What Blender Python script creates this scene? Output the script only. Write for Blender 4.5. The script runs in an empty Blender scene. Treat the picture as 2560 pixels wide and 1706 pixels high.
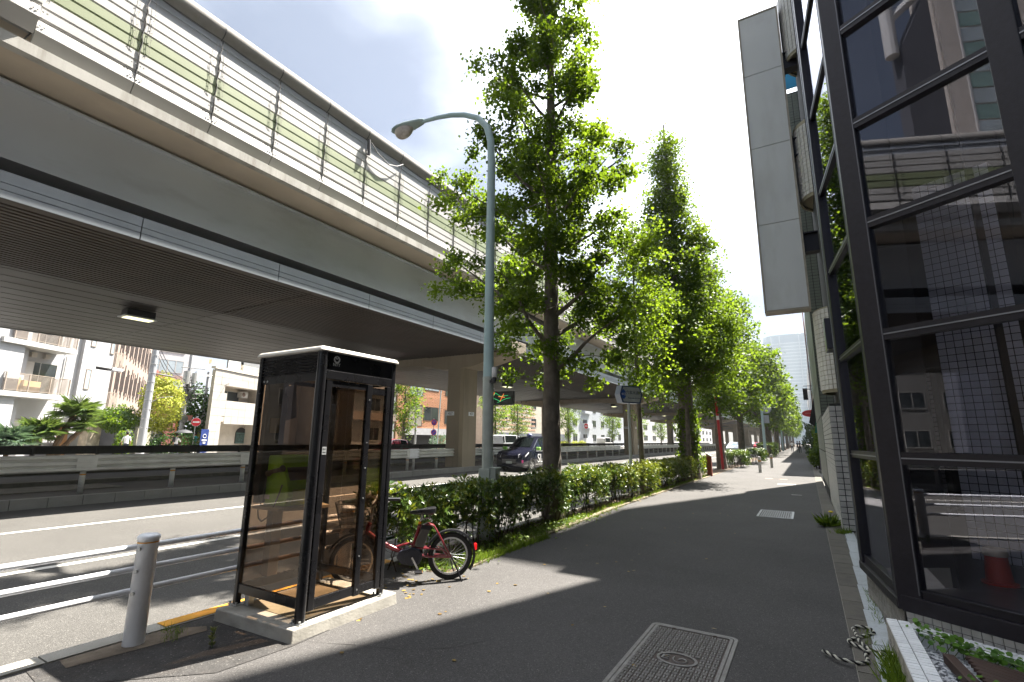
import bpy, math, random
import numpy as np
from math import sin, cos, pi, radians as rad
from mathutils import Vector, Matrix
random.seed(7)
RNG = np.random.default_rng(11)
sc = bpy.context.scene
C = sc.collection

# ---------------------------------------------------------------- camera, sky, sun, exposure
cam = bpy.data.objects.new('camera', bpy.data.cameras.new('camera')); C.objects.link(cam)
cam.data.sensor_width = 36; cam.data.lens = 17.086; cam.data.clip_start = .05; cam.data.clip_end = 3000
R = ((0.859443, -0.091601, -0.502958), (0.511112, 0.175219, 0.841465), (0.011048, -0.980259, 0.197409))
M4 = Matrix.Identity(4)
for i in range(3):
    M4[i][0] = R[i][0]; M4[i][1] = -R[i][1]; M4[i][2] = -R[i][2]
M4.translation = Vector((0, 0, 1.55))
cam.matrix_world = M4
sc.camera = cam
sc.view_settings.view_transform = 'Standard'; sc.view_settings.look = 'None'
sc.view_settings.gamma = 1; sc.view_settings.exposure = 2.4; sc.view_settings.use_curve_mapping = False
sc.render.film_transparent = False
sc.cycles.use_denoising = True
sc.cycles.max_bounces = 10; sc.cycles.transparent_max_bounces = 24; sc.cycles.transmission_bounces = 6
sc.cycles.sample_clamp_indirect = 8; sc.cycles.caustics_reflective = False; sc.cycles.caustics_refractive = False
SUN_EL, SUN_AZ = rad(61), rad(19)
SV = Vector((sin(SUN_AZ) * cos(SUN_EL), cos(SUN_AZ) * cos(SUN_EL), sin(SUN_EL)))
sl = bpy.data.lights.new('sun', 'SUN'); sl.energy = 5.0; sl.angle = rad(.53); sl.color = (1, .94, .84)
so = bpy.data.objects.new('sun', sl); C.objects.link(so); so.rotation_euler = SV.to_track_quat('Z', 'Y').to_euler(); so.location = (0, 0, 60)
w = bpy.data.worlds.new('World'); sc.world = w; w.use_nodes = True
nt = w.node_tree; nt.nodes.clear()
def N(t, ty, **kw):
    n = t.nodes.new(ty)
    for k, v in kw.items(): setattr(n, k, v)
    return n
sky = N(nt, 'ShaderNodeTexSky', sky_type='NISHITA', sun_disc=False, sun_elevation=SUN_EL, sun_rotation=SUN_AZ, air_density=1.0, dust_density=1.0, ozone_density=1.2)
scl = N(nt, 'ShaderNodeVectorMath', operation='SCALE'); scl.inputs['Scale'].default_value = .0215
nt.links.new(sky.outputs[0], scl.inputs[0])
tc = N(nt, 'ShaderNodeTexCoord')
mp = N(nt, 'ShaderNodeMapping'); mp.inputs['Scale'].default_value = (1, 1, 1.9); mp.inputs['Location'].default_value = (4.3, 1.9, .8)
nt.links.new(tc.outputs['Generated'], mp.inputs[0])
no = N(nt, 'ShaderNodeTexNoise'); no.inputs['Scale'].default_value = 1.9; no.inputs['Detail'].default_value = 6; no.inputs['Roughness'].default_value = .45
nt.links.new(mp.outputs[0], no.inputs[0])
dt = N(nt, 'ShaderNodeVectorMath', operation='DOT_PRODUCT'); dt.inputs[1].default_value = SV
nt.links.new(tc.outputs['Generated'], dt.inputs[0])
mr = N(nt, 'ShaderNodeMapRange'); mr.inputs[1].default_value = .58; mr.inputs[2].default_value = .93; mr.inputs[3].default_value = -.06; mr.inputs[4].default_value = .30
nt.links.new(dt.outputs['Value'], mr.inputs[0])
ad = N(nt, 'ShaderNodeMath', operation='ADD'); nt.links.new(no.outputs[0], ad.inputs[0]); nt.links.new(mr.outputs[0], ad.inputs[1])
cr = N(nt, 'ShaderNodeMapRange', interpolation_type='SMOOTHSTEP'); cr.inputs[1].default_value = .40; cr.inputs[2].default_value = .78; cr.inputs[3].default_value = .11; cr.inputs[4].default_value = 1
nt.links.new(ad.outputs[0], cr.inputs[0])
mx = N(nt, 'ShaderNodeMix', data_type='RGBA')
gb = N(nt, 'ShaderNodeMapRange', interpolation_type='SMOOTHSTEP'); gb.inputs[1].default_value = .2; gb.inputs[2].default_value = 1.0; gb.inputs[3].default_value = .36; gb.inputs[4].default_value = .75
nt.links.new(dt.outputs['Value'], gb.inputs[0])
cs = N(nt, 'ShaderNodeVectorMath', operation='SCALE'); cs.inputs[0].default_value = (.93, .975, 1.05); nt.links.new(gb.outputs[0], cs.inputs['Scale']); nt.links.new(cs.outputs[0], mx.inputs['B'])
nt.links.new(cr.outputs[0], mx.inputs['Factor']); nt.links.new(scl.outputs[0], mx.inputs['A'])
bg = N(nt, 'ShaderNodeBackground'); bg.inputs[1].default_value = 1.0
nt.links.new(mx.outputs['Result'], bg.inputs[0])
ow = N(nt, 'ShaderNodeOutputWorld'); nt.links.new(bg.outputs[0], ow.inputs[0])

# ---------------------------------------------------------------- materials
MATS = {}
def M(name, col=(.5, .5, .5), rough=.6, metal=0, var=.12, vs=2.0, bump=0, bs=60, spec=.5, stain=0, stain_col=(.05, .045, .035), sscale=(2.5, 2.5, .35), emit=None, es=1, rnd=0, wave=None, speck=None, coat=0, vdet=6):
    if name in MATS: return MATS[name]
    m = bpy.data.materials.new(name); m.use_nodes = True; t = m.node_tree; L = t.links.new
    b = t.nodes['Principled BSDF']
    g = N(t, 'ShaderNodeNewGeometry')
    n1 = N(t, 'ShaderNodeTexNoise'); n1.inputs['Scale'].default_value = vs; n1.inputs['Detail'].default_value = vdet
    L(g.outputs['Position'], n1.inputs[0])
    r = N(t, 'ShaderNodeMapRange'); r.inputs[1].default_value = .3; r.inputs[2].default_value = .7; r.inputs[3].default_value = 1 - var; r.inputs[4].default_value = 1 + var
    L(n1.outputs[0], r.inputs[0])
    val = r.outputs[0]
    if rnd:
        oi = N(t, 'ShaderNodeObjectInfo'); rr = N(t, 'ShaderNodeMapRange'); rr.inputs[3].default_value = 1 - rnd; rr.inputs[4].default_value = 1 + rnd
        L(oi.outputs['Random'], rr.inputs[0]); mm = N(t, 'ShaderNodeMath', operation='MULTIPLY'); L(val, mm.inputs[0]); L(rr.outputs[0], mm.inputs[1]); val = mm.outputs[0]
    s = N(t, 'ShaderNodeVectorMath', operation='SCALE'); s.inputs[0].default_value = col; L(val, s.inputs['Scale'])
    out = s.outputs[0]
    if stain:
        mpn = N(t, 'ShaderNodeMapping'); mpn.inputs['Scale'].default_value = sscale; L(g.outputs['Position'], mpn.inputs[0])
        n2 = N(t, 'ShaderNodeTexNoise'); n2.inputs['Scale'].default_value = 1; n2.inputs['Detail'].default_value = 8; n2.inputs['Roughness'].default_value = .65; L(mpn.outputs[0], n2.inputs[0])
        r2 = N(t, 'ShaderNodeMapRange'); r2.inputs[1].default_value = .48; r2.inputs[2].default_value = .8; r2.inputs[3].default_value = 0; r2.inputs[4].default_value = stain; L(n2.outputs[0], r2.inputs[0])
        x = N(t, 'ShaderNodeMix', data_type='RGBA'); x.inputs['B'].default_value = (*stain_col, 1); L(r2.outputs[0], x.inputs['Factor']); L(out, x.inputs['A']); out = x.outputs['Result']
    if speck:   # (scale, threshold, colour, amount)
        n3 = N(t, 'ShaderNodeTexVoronoi'); n3.inputs['Scale'].default_value = speck[0]; L(g.outputs['Position'], n3.inputs[0])
        sx = N(t, 'ShaderNodeSeparateColor'); L(n3.outputs['Color'], sx.inputs[0])
        r3 = N(t, 'ShaderNodeMapRange'); r3.inputs[1].default_value = speck[1]; r3.inputs[2].default_value = 1; r3.inputs[4].default_value = speck[3]; L(sx.outputs[0], r3.inputs[0])
        x = N(t, 'ShaderNodeMix', data_type='RGBA'); x.inputs['B'].default_value = (*speck[2], 1); L(r3.outputs[0], x.inputs['Factor']); L(out, x.inputs['A']); out = x.outputs['Result']
        r4 = N(t, 'ShaderNodeMapRange'); r4.inputs[1].default_value = 0; r4.inputs[2].default_value = 1; r4.inputs[3].default_value = .72; r4.inputs[4].default_value = 1.28; L(sx.outputs[1], r4.inputs[0])
        s4 = N(t, 'ShaderNodeVectorMath', operation='SCALE'); L(out, s4.inputs[0]); L(r4.outputs[0], s4.inputs['Scale']); out = s4.outputs[0]
    L(out, b.inputs['Base Color'])
    rv = N(t, 'ShaderNodeMapRange'); rv.inputs[3].default_value = max(0.02, rough - .08); rv.inputs[4].default_value = min(1, rough + .08); L(n1.outputs[0], rv.inputs[0]); L(rv.outputs[0], b.inputs['Roughness'])
    b.inputs['Metallic'].default_value = metal
    b.inputs['Specular IOR Level'].default_value = spec
    if coat: b.inputs['Coat Weight'].default_value = coat
    if bump:
        nb = N(t, 'ShaderNodeTexNoise'); nb.inputs['Scale'].default_value = bs; nb.inputs['Detail'].default_value = 4; L(g.outputs['Position'], nb.inputs[0])
        bp = N(t, 'ShaderNodeBump'); bp.inputs['Strength'].default_value = bump; bp.inputs['Distance'].default_value = .01; L(nb.outputs[0], bp.inputs['Height']); L(bp.outputs[0], b.inputs['Normal'])
    if emit:
        b.inputs['Emission Color'].default_value = (*emit, 1); b.inputs['Emission Strength'].default_value = es
    MATS[name] = m; return m
def glass(name, tint, ior=1.5, rough=0.0, refl=(1, 1, 1), dirt=0):
    if name in MATS: return MATS[name]
    m = bpy.data.materials.new(name); m.use_nodes = True; t = m.node_tree; L = t.links.new; t.nodes.clear()
    ge = N(t, 'ShaderNodeNewGeometry'); dp = N(t, 'ShaderNodeVectorMath', operation='DOT_PRODUCT'); L(ge.outputs['Normal'], dp.inputs[0]); L(ge.outputs['Incoming'], dp.inputs[1])
    ab = N(t, 'ShaderNodeMath', operation='ABSOLUTE'); L(dp.outputs['Value'], ab.inputs[0]); om = N(t, 'ShaderNodeMath', operation='SUBTRACT'); om.inputs[0].default_value = 1; L(ab.outputs[0], om.inputs[1])
    pw = N(t, 'ShaderNodeMath', operation='POWER'); L(om.outputs[0], pw.inputs[0]); pw.inputs[1].default_value = 5; f0 = ((ior - 1) / (ior + 1)) ** 2
    fr = N(t, 'ShaderNodeMapRange'); L(pw.outputs[0], fr.inputs[0]); fr.inputs[3].default_value = f0; fr.inputs[4].default_value = 1
    tr = N(t, 'ShaderNodeBsdfTransparent'); tr.inputs[0].default_value = (*tint, 1)
    gl = N(t, 'ShaderNodeBsdfGlossy'); gl.inputs['Color'].default_value = (*refl, 1); gl.inputs['Roughness'].default_value = rough
    mi = N(t, 'ShaderNodeMixShader'); L(fr.outputs[0], mi.inputs[0]); L(tr.outputs[0], mi.inputs[1]); L(gl.outputs[0], mi.inputs[2])
    o = N(t, 'ShaderNodeOutputMaterial')
    if dirt:
        g = N(t, 'ShaderNodeNewGeometry'); n = N(t, 'ShaderNodeTexNoise'); n.inputs['Scale'].default_value = 3; n.inputs['Detail'].default_value = 8; L(g.outputs['Position'], n.inputs[0])
        r = N(t, 'ShaderNodeMapRange'); r.inputs[1].default_value = .45; r.inputs[2].default_value = .8; r.inputs[4].default_value = dirt; L(n.outputs[0], r.inputs[0])
        d = N(t, 'ShaderNodeBsdfDiffuse'); d.inputs[0].default_value = (.3, .29, .27, 1)
        m2 = N(t, 'ShaderNodeMixShader'); L(r.outputs[0], m2.inputs[0]); L(mi.outputs[0], m2.inputs[1]); L(d.outputs[0], m2.inputs[2]); L(m2.outputs[0], o.inputs[0])
    else: L(mi.outputs[0], o.inputs[0])
    MATS[name] = m; return m
def leafmat(name, dark, light, trans, tw=.45, rough=.5, spec=.25):
    if name in MATS: return MATS[name]
    m = bpy.data.materials.new(name); m.use_nodes = True; t = m.node_tree; L = t.links.new
    b = t.nodes['Principled BSDF']; o = t.nodes['Material Output']
    at = N(t, 'ShaderNodeAttribute', attribute_name='tint')
    x = N(t, 'ShaderNodeMix', data_type='RGBA'); x.inputs['A'].default_value = (*dark, 1); x.inputs['B'].default_value = (*light, 1); L(at.outputs['Fac'], x.inputs['Factor'])
    L(x.outputs['Result'], b.inputs['Base Color']); b.inputs['Roughness'].default_value = rough; b.inputs['Specular IOR Level'].default_value = spec
    y = N(t, 'ShaderNodeMix', data_type='RGBA'); y.inputs['A'].default_value = (trans[0] * .45, trans[1] * .5, trans[2] * .5, 1); y.inputs['B'].default_value = (*trans, 1); L(at.outputs['Fac'], y.inputs['Factor'])
    tr = N(t, 'ShaderNodeBsdfTranslucent'); L(y.outputs['Result'], tr.inputs[0])
    mi = N(t, 'ShaderNodeMixShader'); mi.inputs[0].default_value = tw; L(b.outputs[0], mi.inputs[1]); L(tr.outputs[0], mi.inputs[2]); L(mi.outputs[0], o.inputs[0])
    MATS[name] = m; return m

# ---------------------------------------------------------------- mesh and object helpers
BASE = {}
class MB:
    def __init__(s): s.v = []; s.f = []; s.m = []
    def face(s, idx, mi=0): s.f.append(tuple(idx)); s.m.append(mi)
    def poly(s, pts, mi=0):
        n = len(s.v); s.v += [tuple(p) for p in pts]; s.face(range(n, n + len(pts)), mi); return s
    def hexa(s, p, mi=0):      # 8 points: bottom 4 ccw, top 4 ccw
        n = len(s.v); s.v += [tuple(q) for q in p]
        for q in ((3, 2, 1, 0), (4, 5, 6, 7), (0, 1, 5, 4), (1, 2, 6, 5), (2, 3, 7, 6), (3, 0, 4, 7)): s.face([n + i for i in q], mi)
        return s
    def box(s, x0, x1, y0, y1, z0, z1, mi=0):
        return s.hexa([(x0, y0, z0), (x1, y0, z0), (x1, y1, z0), (x0, y1, z0), (x0, y0, z1), (x1, y0, z1), (x1, y1, z1), (x0, y1, z1)], mi)
    def obox(s, c, a, b, d, mi=0):   # centre and three half vectors
        c, a, b, d = map(Vector, (c, a, b, d))
        return s.hexa([c - a - b - d, c + a - b - d, c + a + b - d, c - a + b - d, c - a - b + d, c + a - b + d, c + a + b + d, c - a + b + d], mi)
    def tube(s, pts, r, n=8, mi=0, cap=True):
        pts = [Vector(p) for p in pts]; k = len(pts)
        if not hasattr(r, '__len__'): r = [r] * k
        up = None; rings = []
        for i, p in enumerate(pts):
            d = (pts[min(i + 1, k - 1)] - pts[max(i - 1, 0)])
            d = d.normalized() if d.length > 1e-9 else Vector((0, 0, 1))
            if up is None: up = Vector((0, 0, 1)) if abs(d.z) < .9 else Vector((1, 0, 0))
            a = d.cross(up)
            if a.length < 1e-6: a = d.cross(Vector((0, 1, 0)))
            a.normalize(); b = a.cross(d).normalized(); up = b
            st = len(s.v); rings.append(st)
            for j in range(n):
                t = 2 * pi * j / n; s.v.append(tuple(p + (a * cos(t) + b * sin(t)) * r[i]))
        for i in range(k - 1):
            for j in range(n):
                q = (j + 1) % n; s.face((rings[i] + j, rings[i] + q, rings[i + 1] + q, rings[i + 1] + j), mi)
        if cap:
            s.face([rings[0] + j for j in range(n)][::-1], mi); s.face([rings[-1] + j for j in range(n)], mi)
        return s
    def prism(s, pts, a, b, mi=0):   # closed outline of 3-D points extruded from offset a to offset b (vectors)
        n = len(s.v); k = len(pts); a = Vector(a); b = Vector(b)
        s.v += [tuple(Vector(p) + a) for p in pts] + [tuple(Vector(p) + b) for p in pts]
        s.face(range(n + k - 1, n - 1, -1), mi); s.face(range(n + k, n + 2 * k), mi)
        for i in range(k):
            j = (i + 1) % k; s.face((n + i, n + j, n + k + j, n + k + i), mi)
        return s
    def sphere(s, c, rx, ry, rz, nu=12, nv=8, mi=0, z0=-1, z1=1):
        n = len(s.v)
        a0, a1 = math.asin(z0), math.asin(z1)
        for i in range(nv + 1):
            a = a0 + (a1 - a0) * i / nv
            for j in range(nu):
                t = 2 * pi * j / nu; s.v.append((c[0] + rx * cos(a) * cos(t), c[1] + ry * cos(a) * sin(t), c[2] + rz * sin(a)))
        for i in range(nv):
            for j in range(nu):
                q = (j + 1) % nu; s.face((n + i * nu + j, n + i * nu + q, n + (i + 1) * nu + q, n + (i + 1) * nu + j), mi)
        s.face([n + j for j in range(nu)][::-1], mi); s.face([n + nv * nu + j for j in range(nu)], mi)
        return s
    def lathe(s, c, prof, n=24, mi=0, axis='z'):
        st = len(s.v)
        for r, z in prof:
            for j in range(n):
                t = 2 * pi * j / n
                d = {'z': (r * cos(t), r * sin(t), z), 'x': (z, r * cos(t), r * sin(t)), 'y': (r * cos(t), z, -r * sin(t))}[axis]
                s.v.append((c[0] + d[0], c[1] + d[1], c[2] + d[2]))
        for i in range(len(prof) - 1):
            for j in range(n):
                q = (j + 1) % n; s.face((st + i * n + j, st + i * n + q, st + (i + 1) * n + q, st + (i + 1) * n + j), mi)
        return s
    def mesh(s, name, mats, smooth=False, off=None):
        me = bpy.data.meshes.new(name)
        v = s.v if off is None else [(p[0] - off[0], p[1] - off[1], p[2] - off[2]) for p in s.v]
        me.from_pydata(v, [], s.f); me.update()
        for q in (mats if isinstance(mats, (list, tuple)) else [mats]): me.materials.append(q)
        if any(s.m): me.polygons.foreach_set('material_index', s.m)
        if smooth: me.polygons.foreach_set('use_smooth', [True] * len(me.polygons))
        return me
    def build(s, name, mats, parent=None, local=False, smooth=False, bevel=0, seg=2, kind=None, label=None):
        off = None if (parent is None or local) else BASE[parent.name]
        o = bpy.data.objects.new(name, s.mesh(name, mats, smooth, off)); C.objects.link(o)
        BASE[o.name] = Vector((0, 0, 0)) if parent is None else BASE[parent.name]
        if parent is not None: o.parent = parent
        if bevel:
            md = o.modifiers.new('bevel', 'BEVEL'); md.width = bevel; md.segments = seg; md.limit_method = 'ANGLE'; md.angle_limit = rad(40)
        if smooth:
            md = o.modifiers.new('split', 'EDGE_SPLIT'); md.split_angle = rad(40)
        if kind: o['kind'] = kind
        if label: o['label'] = label
        return o
def tag(o, label, cat, group=None):
    o['label'] = label; o['category'] = cat
    if group: o['group'] = group
    return o
def thing(name, label, cat, loc=(0, 0, 0), rz=0, group=None):
    o = bpy.data.objects.new(name, None); C.objects.link(o); o.location = loc; o.rotation_euler = (0, 0, rz); o.empty_display_size = .2
    BASE[o.name] = Vector(loc); return tag(o, label, cat, group)
def struct(o): o['kind'] = 'structure'; return o
def inst(name, me, parent, Mx, kind=None):
    o = bpy.data.objects.new(name, me); C.objects.link(o)
    if parent is not None: o.parent = parent; BASE[o.name] = BASE[parent.name]; Mx = Matrix.Translation(-BASE[parent.name]) @ Mx
    o.matrix_basis = Mx
    if kind: o['kind'] = kind
    return o
def T(x, y, z): return Matrix.Translation((x, y, z))
def copy_tree(o, parent=None):
    c = o.copy(); C.objects.link(c); c.parent = parent; BASE[c.name] = BASE[o.name]
    for ch in list(o.children): copy_tree(ch, c)
    return c
def text_mesh(body, size, ext=.002, space=1.0):
    cu = bpy.data.curves.new('lettering', 'FONT'); cu.body = body; cu.size = size; cu.extrude = ext; cu.align_x = 'CENTER'; cu.align_y = 'CENTER'; cu.space_character = space; cu.resolution_u = 3
    ob = bpy.data.objects.new('lettering', cu); C.objects.link(ob); bpy.context.view_layer.update()
    me = bpy.data.meshes.new_from_object(ob.evaluated_get(bpy.context.evaluated_depsgraph_get()))
    bpy.data.objects.remove(ob); return me
def lettering(body, size, mat, parent, loc, right, up, ext=.002, name='lettering'):
    me = text_mesh(body, size, ext); me.materials.clear(); me.materials.append(mat)
    r = Vector(right).normalized(); u = Vector(up).normalized(); n = r.cross(u)
    Mx = Matrix(((r.x, u.x, n.x, loc[0]), (r.y, u.y, n.y, loc[1]), (r.z, u.z, n.z, loc[2]), (0, 0, 0, 1)))
    return inst(name, me, parent, Mx)
def tiles(parent, O, U, V, nu, nv, pu, pv, gap, d, mat, limit=300, order='rows', keep=None, name='tile'):
    """grid of separate tiles on the plane O,U,V (N=UxV outward), standing d proud"""
    O, U, V = Vector(O), Vector(U).normalized(), Vector(V).normalized(); Nn = U.cross(V)
    me = MB().box(0, 1, 0, 1, -1, 0).mesh(name, mat)
    me2 = MB().hexa([(0, 0, 0), (1, 0, 0), (1, 1, 0), (0, 1, 0), (.05, .05, 1), (.95, .05, 1), (.95, .95, 1), (.05, .95, 1)]).mesh(name, mat)
    cells = [(i, j) for j in range(nv) for i in range(nu)]
    if keep: cells = [c for c in cells if keep(*c)]
    rest = MB()
    for k, (i, j) in enumerate(cells):
        P = O + U * (i * pu + gap / 2) + V * (j * pv + gap / 2); a, b = pu - gap, pv - gap; dd = d * random.uniform(.8, 1.2)
        if k < limit:
            inst(name, me2, parent, Matrix(((U.x * a, V.x * b, Nn.x * dd, P.x), (U.y * a, V.y * b, Nn.y * dd, P.y), (U.z * a, V.z * b, Nn.z * dd, P.z), (0, 0, 0, 1))))
        else:
            rest.obox(P + U * a / 2 + V * b / 2 + Nn * (dd / 2), U * a / 2, V * b / 2, Nn * dd / 2)
    if rest.v: rest.build('tiles', mat, parent, kind='stuff')
def leaf_mesh(name, P, Nrm, size, mat, shape='fan', tint=None, sizevar=.35):
    """leaf per point; P (n,3), Nrm (n,3)"""
    n = len(P); rg = RNG
    Nrm = Nrm / (np.linalg.norm(Nrm, axis=1, keepdims=True) + 1e-9)
    a = rg.normal(size=(n, 3)); a -= (a * Nrm).sum(1, keepdims=True) * Nrm; a /= np.linalg.norm(a, axis=1, keepdims=True) + 1e-9
    b = np.cross(Nrm, a); s = size * (1 + sizevar * rg.uniform(-1, 1, n))[:, None]
    if shape == 'fan': pts = [(0, 0, 0), (.62, -.52, .06), (.95, -.2, .0), (.95, .22, .03), (.6, .54, .08)]; fc = [(0, 1, 2), (0, 2, 3), (0, 3, 4)]
    elif shape == 'oval': pts = [(0, 0, 0), (.45, -.2, .07), (1, 0, -.02), (.45, .2, .07)]; fc = [(0, 1, 2), (0, 2, 3)]
    elif shape == 'blade': pts = [(0, -.05, 0), (0, .05, 0), (1, 0, .0)]; fc = [(0, 1, 2)]
    else: pts = [(0, 0, 0), (.35, -.45, .05), (.8, -.35, 0), (1, 0, .05), (.8, .35, 0), (.35, .45, .05)]; fc = [(0, 1, 2), (0, 2, 3), (0, 3, 4), (0, 4, 5)]
    k = len(pts); V = np.empty((n, k, 3))
    for i, (x, y, z) in enumerate(pts): V[:, i] = P + s * (a * x + b * y + Nrm * z)
    F = (np.arange(n)[:, None, None] * k + np.array(fc)[None]).reshape(-1, 3)
    me = bpy.data.meshes.new(name); me.vertices.add(n * k); me.vertices.foreach_set('co', V.reshape(-1)); nf = len(F)
    me.loops.add(nf * 3); me.loops.foreach_set('vertex_index', F.reshape(-1).astype(np.int32)); me.polygons.add(nf)
    me.polygons.foreach_set('loop_start', np.arange(nf, dtype=np.int32) * 3); me.polygons.foreach_set('loop_total', np.full(nf, 3, dtype=np.int32))
    if tint is None: tint = rg.uniform(0, 1, n)
    at = me.attributes.new('tint', 'FLOAT', 'POINT'); at.data.foreach_set('value', np.repeat(np.clip(tint, 0, 1), k).astype(np.float32))
    me.update(calc_edges=True); me.materials.append(mat); return me

# common materials
ASPH = M('sidewalk_asphalt', (.066, .063, .062), .85, var=.2, vs=.7, bump=.8, bs=170, spec=.3, stain=.35, stain_col=(.05, .047, .044), sscale=(1.3, .5, 1.6), speck=(150, .9, (.2, .19, .18), .55))
ROADM = M('road_asphalt', (.075, .072, .068), .85, var=.12, vs=.8, bump=.9, bs=120, spec=.3, stain=.3, stain_col=(.07, .066, .062), sscale=(.9, .12, 1), speck=(140, .9, (.26, .25, .23), .45))
PATCH = M('fresh_asphalt', (.035, .033, .032), .85, var=.35, vs=9, bump=1, bs=120, stain=.5, stain_col=(.06, .045, .035), sscale=(4, 4, 4), speck=(120, .96, (.25, .24, .22), .5))
CONC = M('concrete', (.33, .32, .295), .85, var=.14, vs=1.2, bump=.3, bs=40, stain=.55, stain_col=(.12, .11, .09))
CONC_D = M('old_concrete', (.22, .205, .175), .9, var=.2, vs=2.2, bump=.5, bs=60, stain=.6, stain_col=(.08, .072, .05), sscale=(5, 5, 2))
PIERM = M('pier_paint', (.29, .245, .18), .7, var=.1, vs=.8, bump=.15, bs=20, stain=.5, stain_col=(.11, .09, .065), sscale=(2.2, 2.2, .22))
PAINT = M('road_paint', (.62, .6, .56), .7, var=.18, vs=6, bump=.5, bs=120, stain=.45, stain_col=(.22, .21, .19), sscale=(9, 9, 9))
YEL = M('yellow_paint', (.62, .29, .02), .6, var=.15, vs=8, stain=.35, stain_col=(.3, .2, .06), sscale=(9, 9, 9))
WHITE = M('white_enamel', (.80, .82, .86), .35, var=.05, vs=3, stain=.3, stain_col=(.33, .31, .28), sscale=(14, 14, 6))
BLACK = M('black_enamel', (.012, .012, .013), .3, var=.1, vs=4)
DARK = M('dark_void', (.01, .01, .011), .8)  # near black painting the shade of openings, holes and grooves; bolts too
STEEL = M('galvanised_steel', (.45, .46, .46), .45, metal=.6, var=.15, vs=5, stain=.3)
SOIL = M('soil', (.075, .052, .034), .95, var=.4, vs=12, bump=1, bs=50, stain=.4, stain_col=(.03, .022, .015), sscale=(8, 8, 8))

# ---------------------------------------------------------------- ground, road, kerbs
def sheet(name, x0, x1, y0, y1, z, mat, sub=1):
    m = MB(); m.poly([(x0, y0, z), (x1, y0, z), (x1, y1, z), (x0, y1, z)]); return struct(m.build(name, mat))
GRND = M('city_ground', (.16, .155, .145), .9, var=.2, vs=.3, stain=.4, sscale=(.3, .3, 1))
sheet('ground', -900, 900, -500, 1600, -.16, GRND)
sheet('road', -14.56, -4.80, -70, 520, -.05, ROADM)
sheet('far_road', -34.2, -25.9, -70, 520, -.05, ROADM)
m = MB(); m.box(-44, -34.2, -70, 520, -.15, .08); struct(m.build('far_pavement', M('far_paving', (.26, .25, .23), .85, var=.15, vs=1, stain=.3)))
m = MB()
for x, wd in ((-8.09, .13), (-11.33, .13)):
    m.box(x - wd / 2, x + wd / 2, -60, 400, -.048, -.046)
struct(m.build('lane_lines', PAINT))
m = MB(); m.box(-30.2, -30.05, -60, 400, -.048, -.046); m.box(-26.6, -26.5, -60, 400, -.048, -.046); struct(m.build('far_lane_lines', PAINT))
# sidewalk with planted strip left out
sw = MB()
sw.poly([(-4.62, -60, 0), (.15, -60, 0), (.15, 420, 0), (-3.86, 420, 0), (-3.84, 26, 0), (-3.88, 22, 0), (-3.93, 15, 0), (-3.95, 11.5, 0), (-3.84, 8.4, 0), (-3.76, 6.6, 0), (-3.66, 5.25, 0), (-3.72, 4.85, 0), (-4.62, 4.75, 0)])
sidewalk = struct(sw.build('sidewalk', ASPH))
m = MB(); m.poly([(-4.62, 4.75, -.015), (-3.6, 4.7, -.015), (-3.6, 420, -.015), (-4.62, 420, -.015)]); struct(m.build('planting_strip', SOIL))
# strip kerb of the planted strip (thin brown stone)
kp = [(-3.66, 5.25), (-3.76, 6.6), (-3.84, 8.4), (-3.95, 11.5), (-3.93, 15), (-3.88, 22), (-3.84, 26)]
m = MB()
for (xa, ya), (xb, yb) in zip(kp[:-1], kp[1:]):
    n = int((yb - ya) / .6) + 1
    for i in range(n):
        t0, t1 = i / n, (i + .97) / n; z = .022
        a = (xa + (xb - xa) * t0, ya + (yb - ya) * t0); b = (xa + (xb - xa) * t1, ya + (yb - ya) * t1)
        m.hexa([(a[0] - .11, a[1], -.05), (a[0], a[1], -.05), (b[0], b[1], -.05), (b[0] - .11, b[1], -.05), (a[0] - .11, a[1], z), (a[0], a[1], z), (b[0], b[1], z), (b[0] - .11, b[1], z)])
struct(m.build('strip_edging', M('edging_stone', (.2, .165, .11), .9, var=.3, vs=7, bump=.6, bs=60, stain=.5, sscale=(5, 5, 5))))
# roadside kerb: separate stones
kerb = MB().box(-4.80, -4.62, -60, 420, -.15, -.02).build('roadside_kerb', CONC_D); struct(kerb)
ks = MB().box(-.092, .088, .006, .594, -.14, .012).mesh('kerb_stone', [M('kerb_concrete', (.33, .315, .28), .9, var=.18, vs=4, bump=.6, bs=80, stain=.4, stain_col=(.15, .14, .12), sscale=(4, 4, 4), rnd=.08)])
for i in range(-6, 70): inst('kerb_stone', ks, kerb, T(-4.708, .36 + i * .6, 0))
m = MB()
m.box(-4.78, -4.635, 2.30, 4.9, .0165, .0195)
struct(m.build('yellow_kerb_line', YEL))
# fresh asphalt around the phone booth, patch of concrete at the post
m = MB(); z = .004
m.poly([(-4.61, 1.45, z), (-4.25, 1.42, z), (-3.52, 2.1, z), (-3.47, 2.62, z), (-3.5, 3.0, z), (-4.61, 3.0, z)]); struct(m.build('asphalt_patch', PATCH))
m = MB(); z = .008
m.poly([(-4.6, 1.62, z), (-4.42, 1.6, z), (-4.36, 1.98, z), (-4.3, 2.45, z), (-4.4, 2.5, z), (-4.6, 2.3, z)]); struct(m.build('concrete_patch', M('patch_mortar', (.15, .12, .09), .95, var=.3, vs=9, bump=.8, bs=60, stain=.5, sscale=(6, 6, 6))))
m = MB()    # long crack seam in the sidewalk
pts = [(-3.45, 2.75), (-3.1, 2.9), (-2.75, 3.02), (-2.45, 3.25), (-2.3, 3.5)]
for (xa, ya), (xb, yb) in zip(pts[:-1], pts[1:]):
    m.poly([(xa, ya - .006, .003), (xa + .007, ya, .003), (xb + .007, yb, .003), (xb, yb + .006, .003)])
struct(m.build('sidewalk_crack', PATCH))
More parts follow.
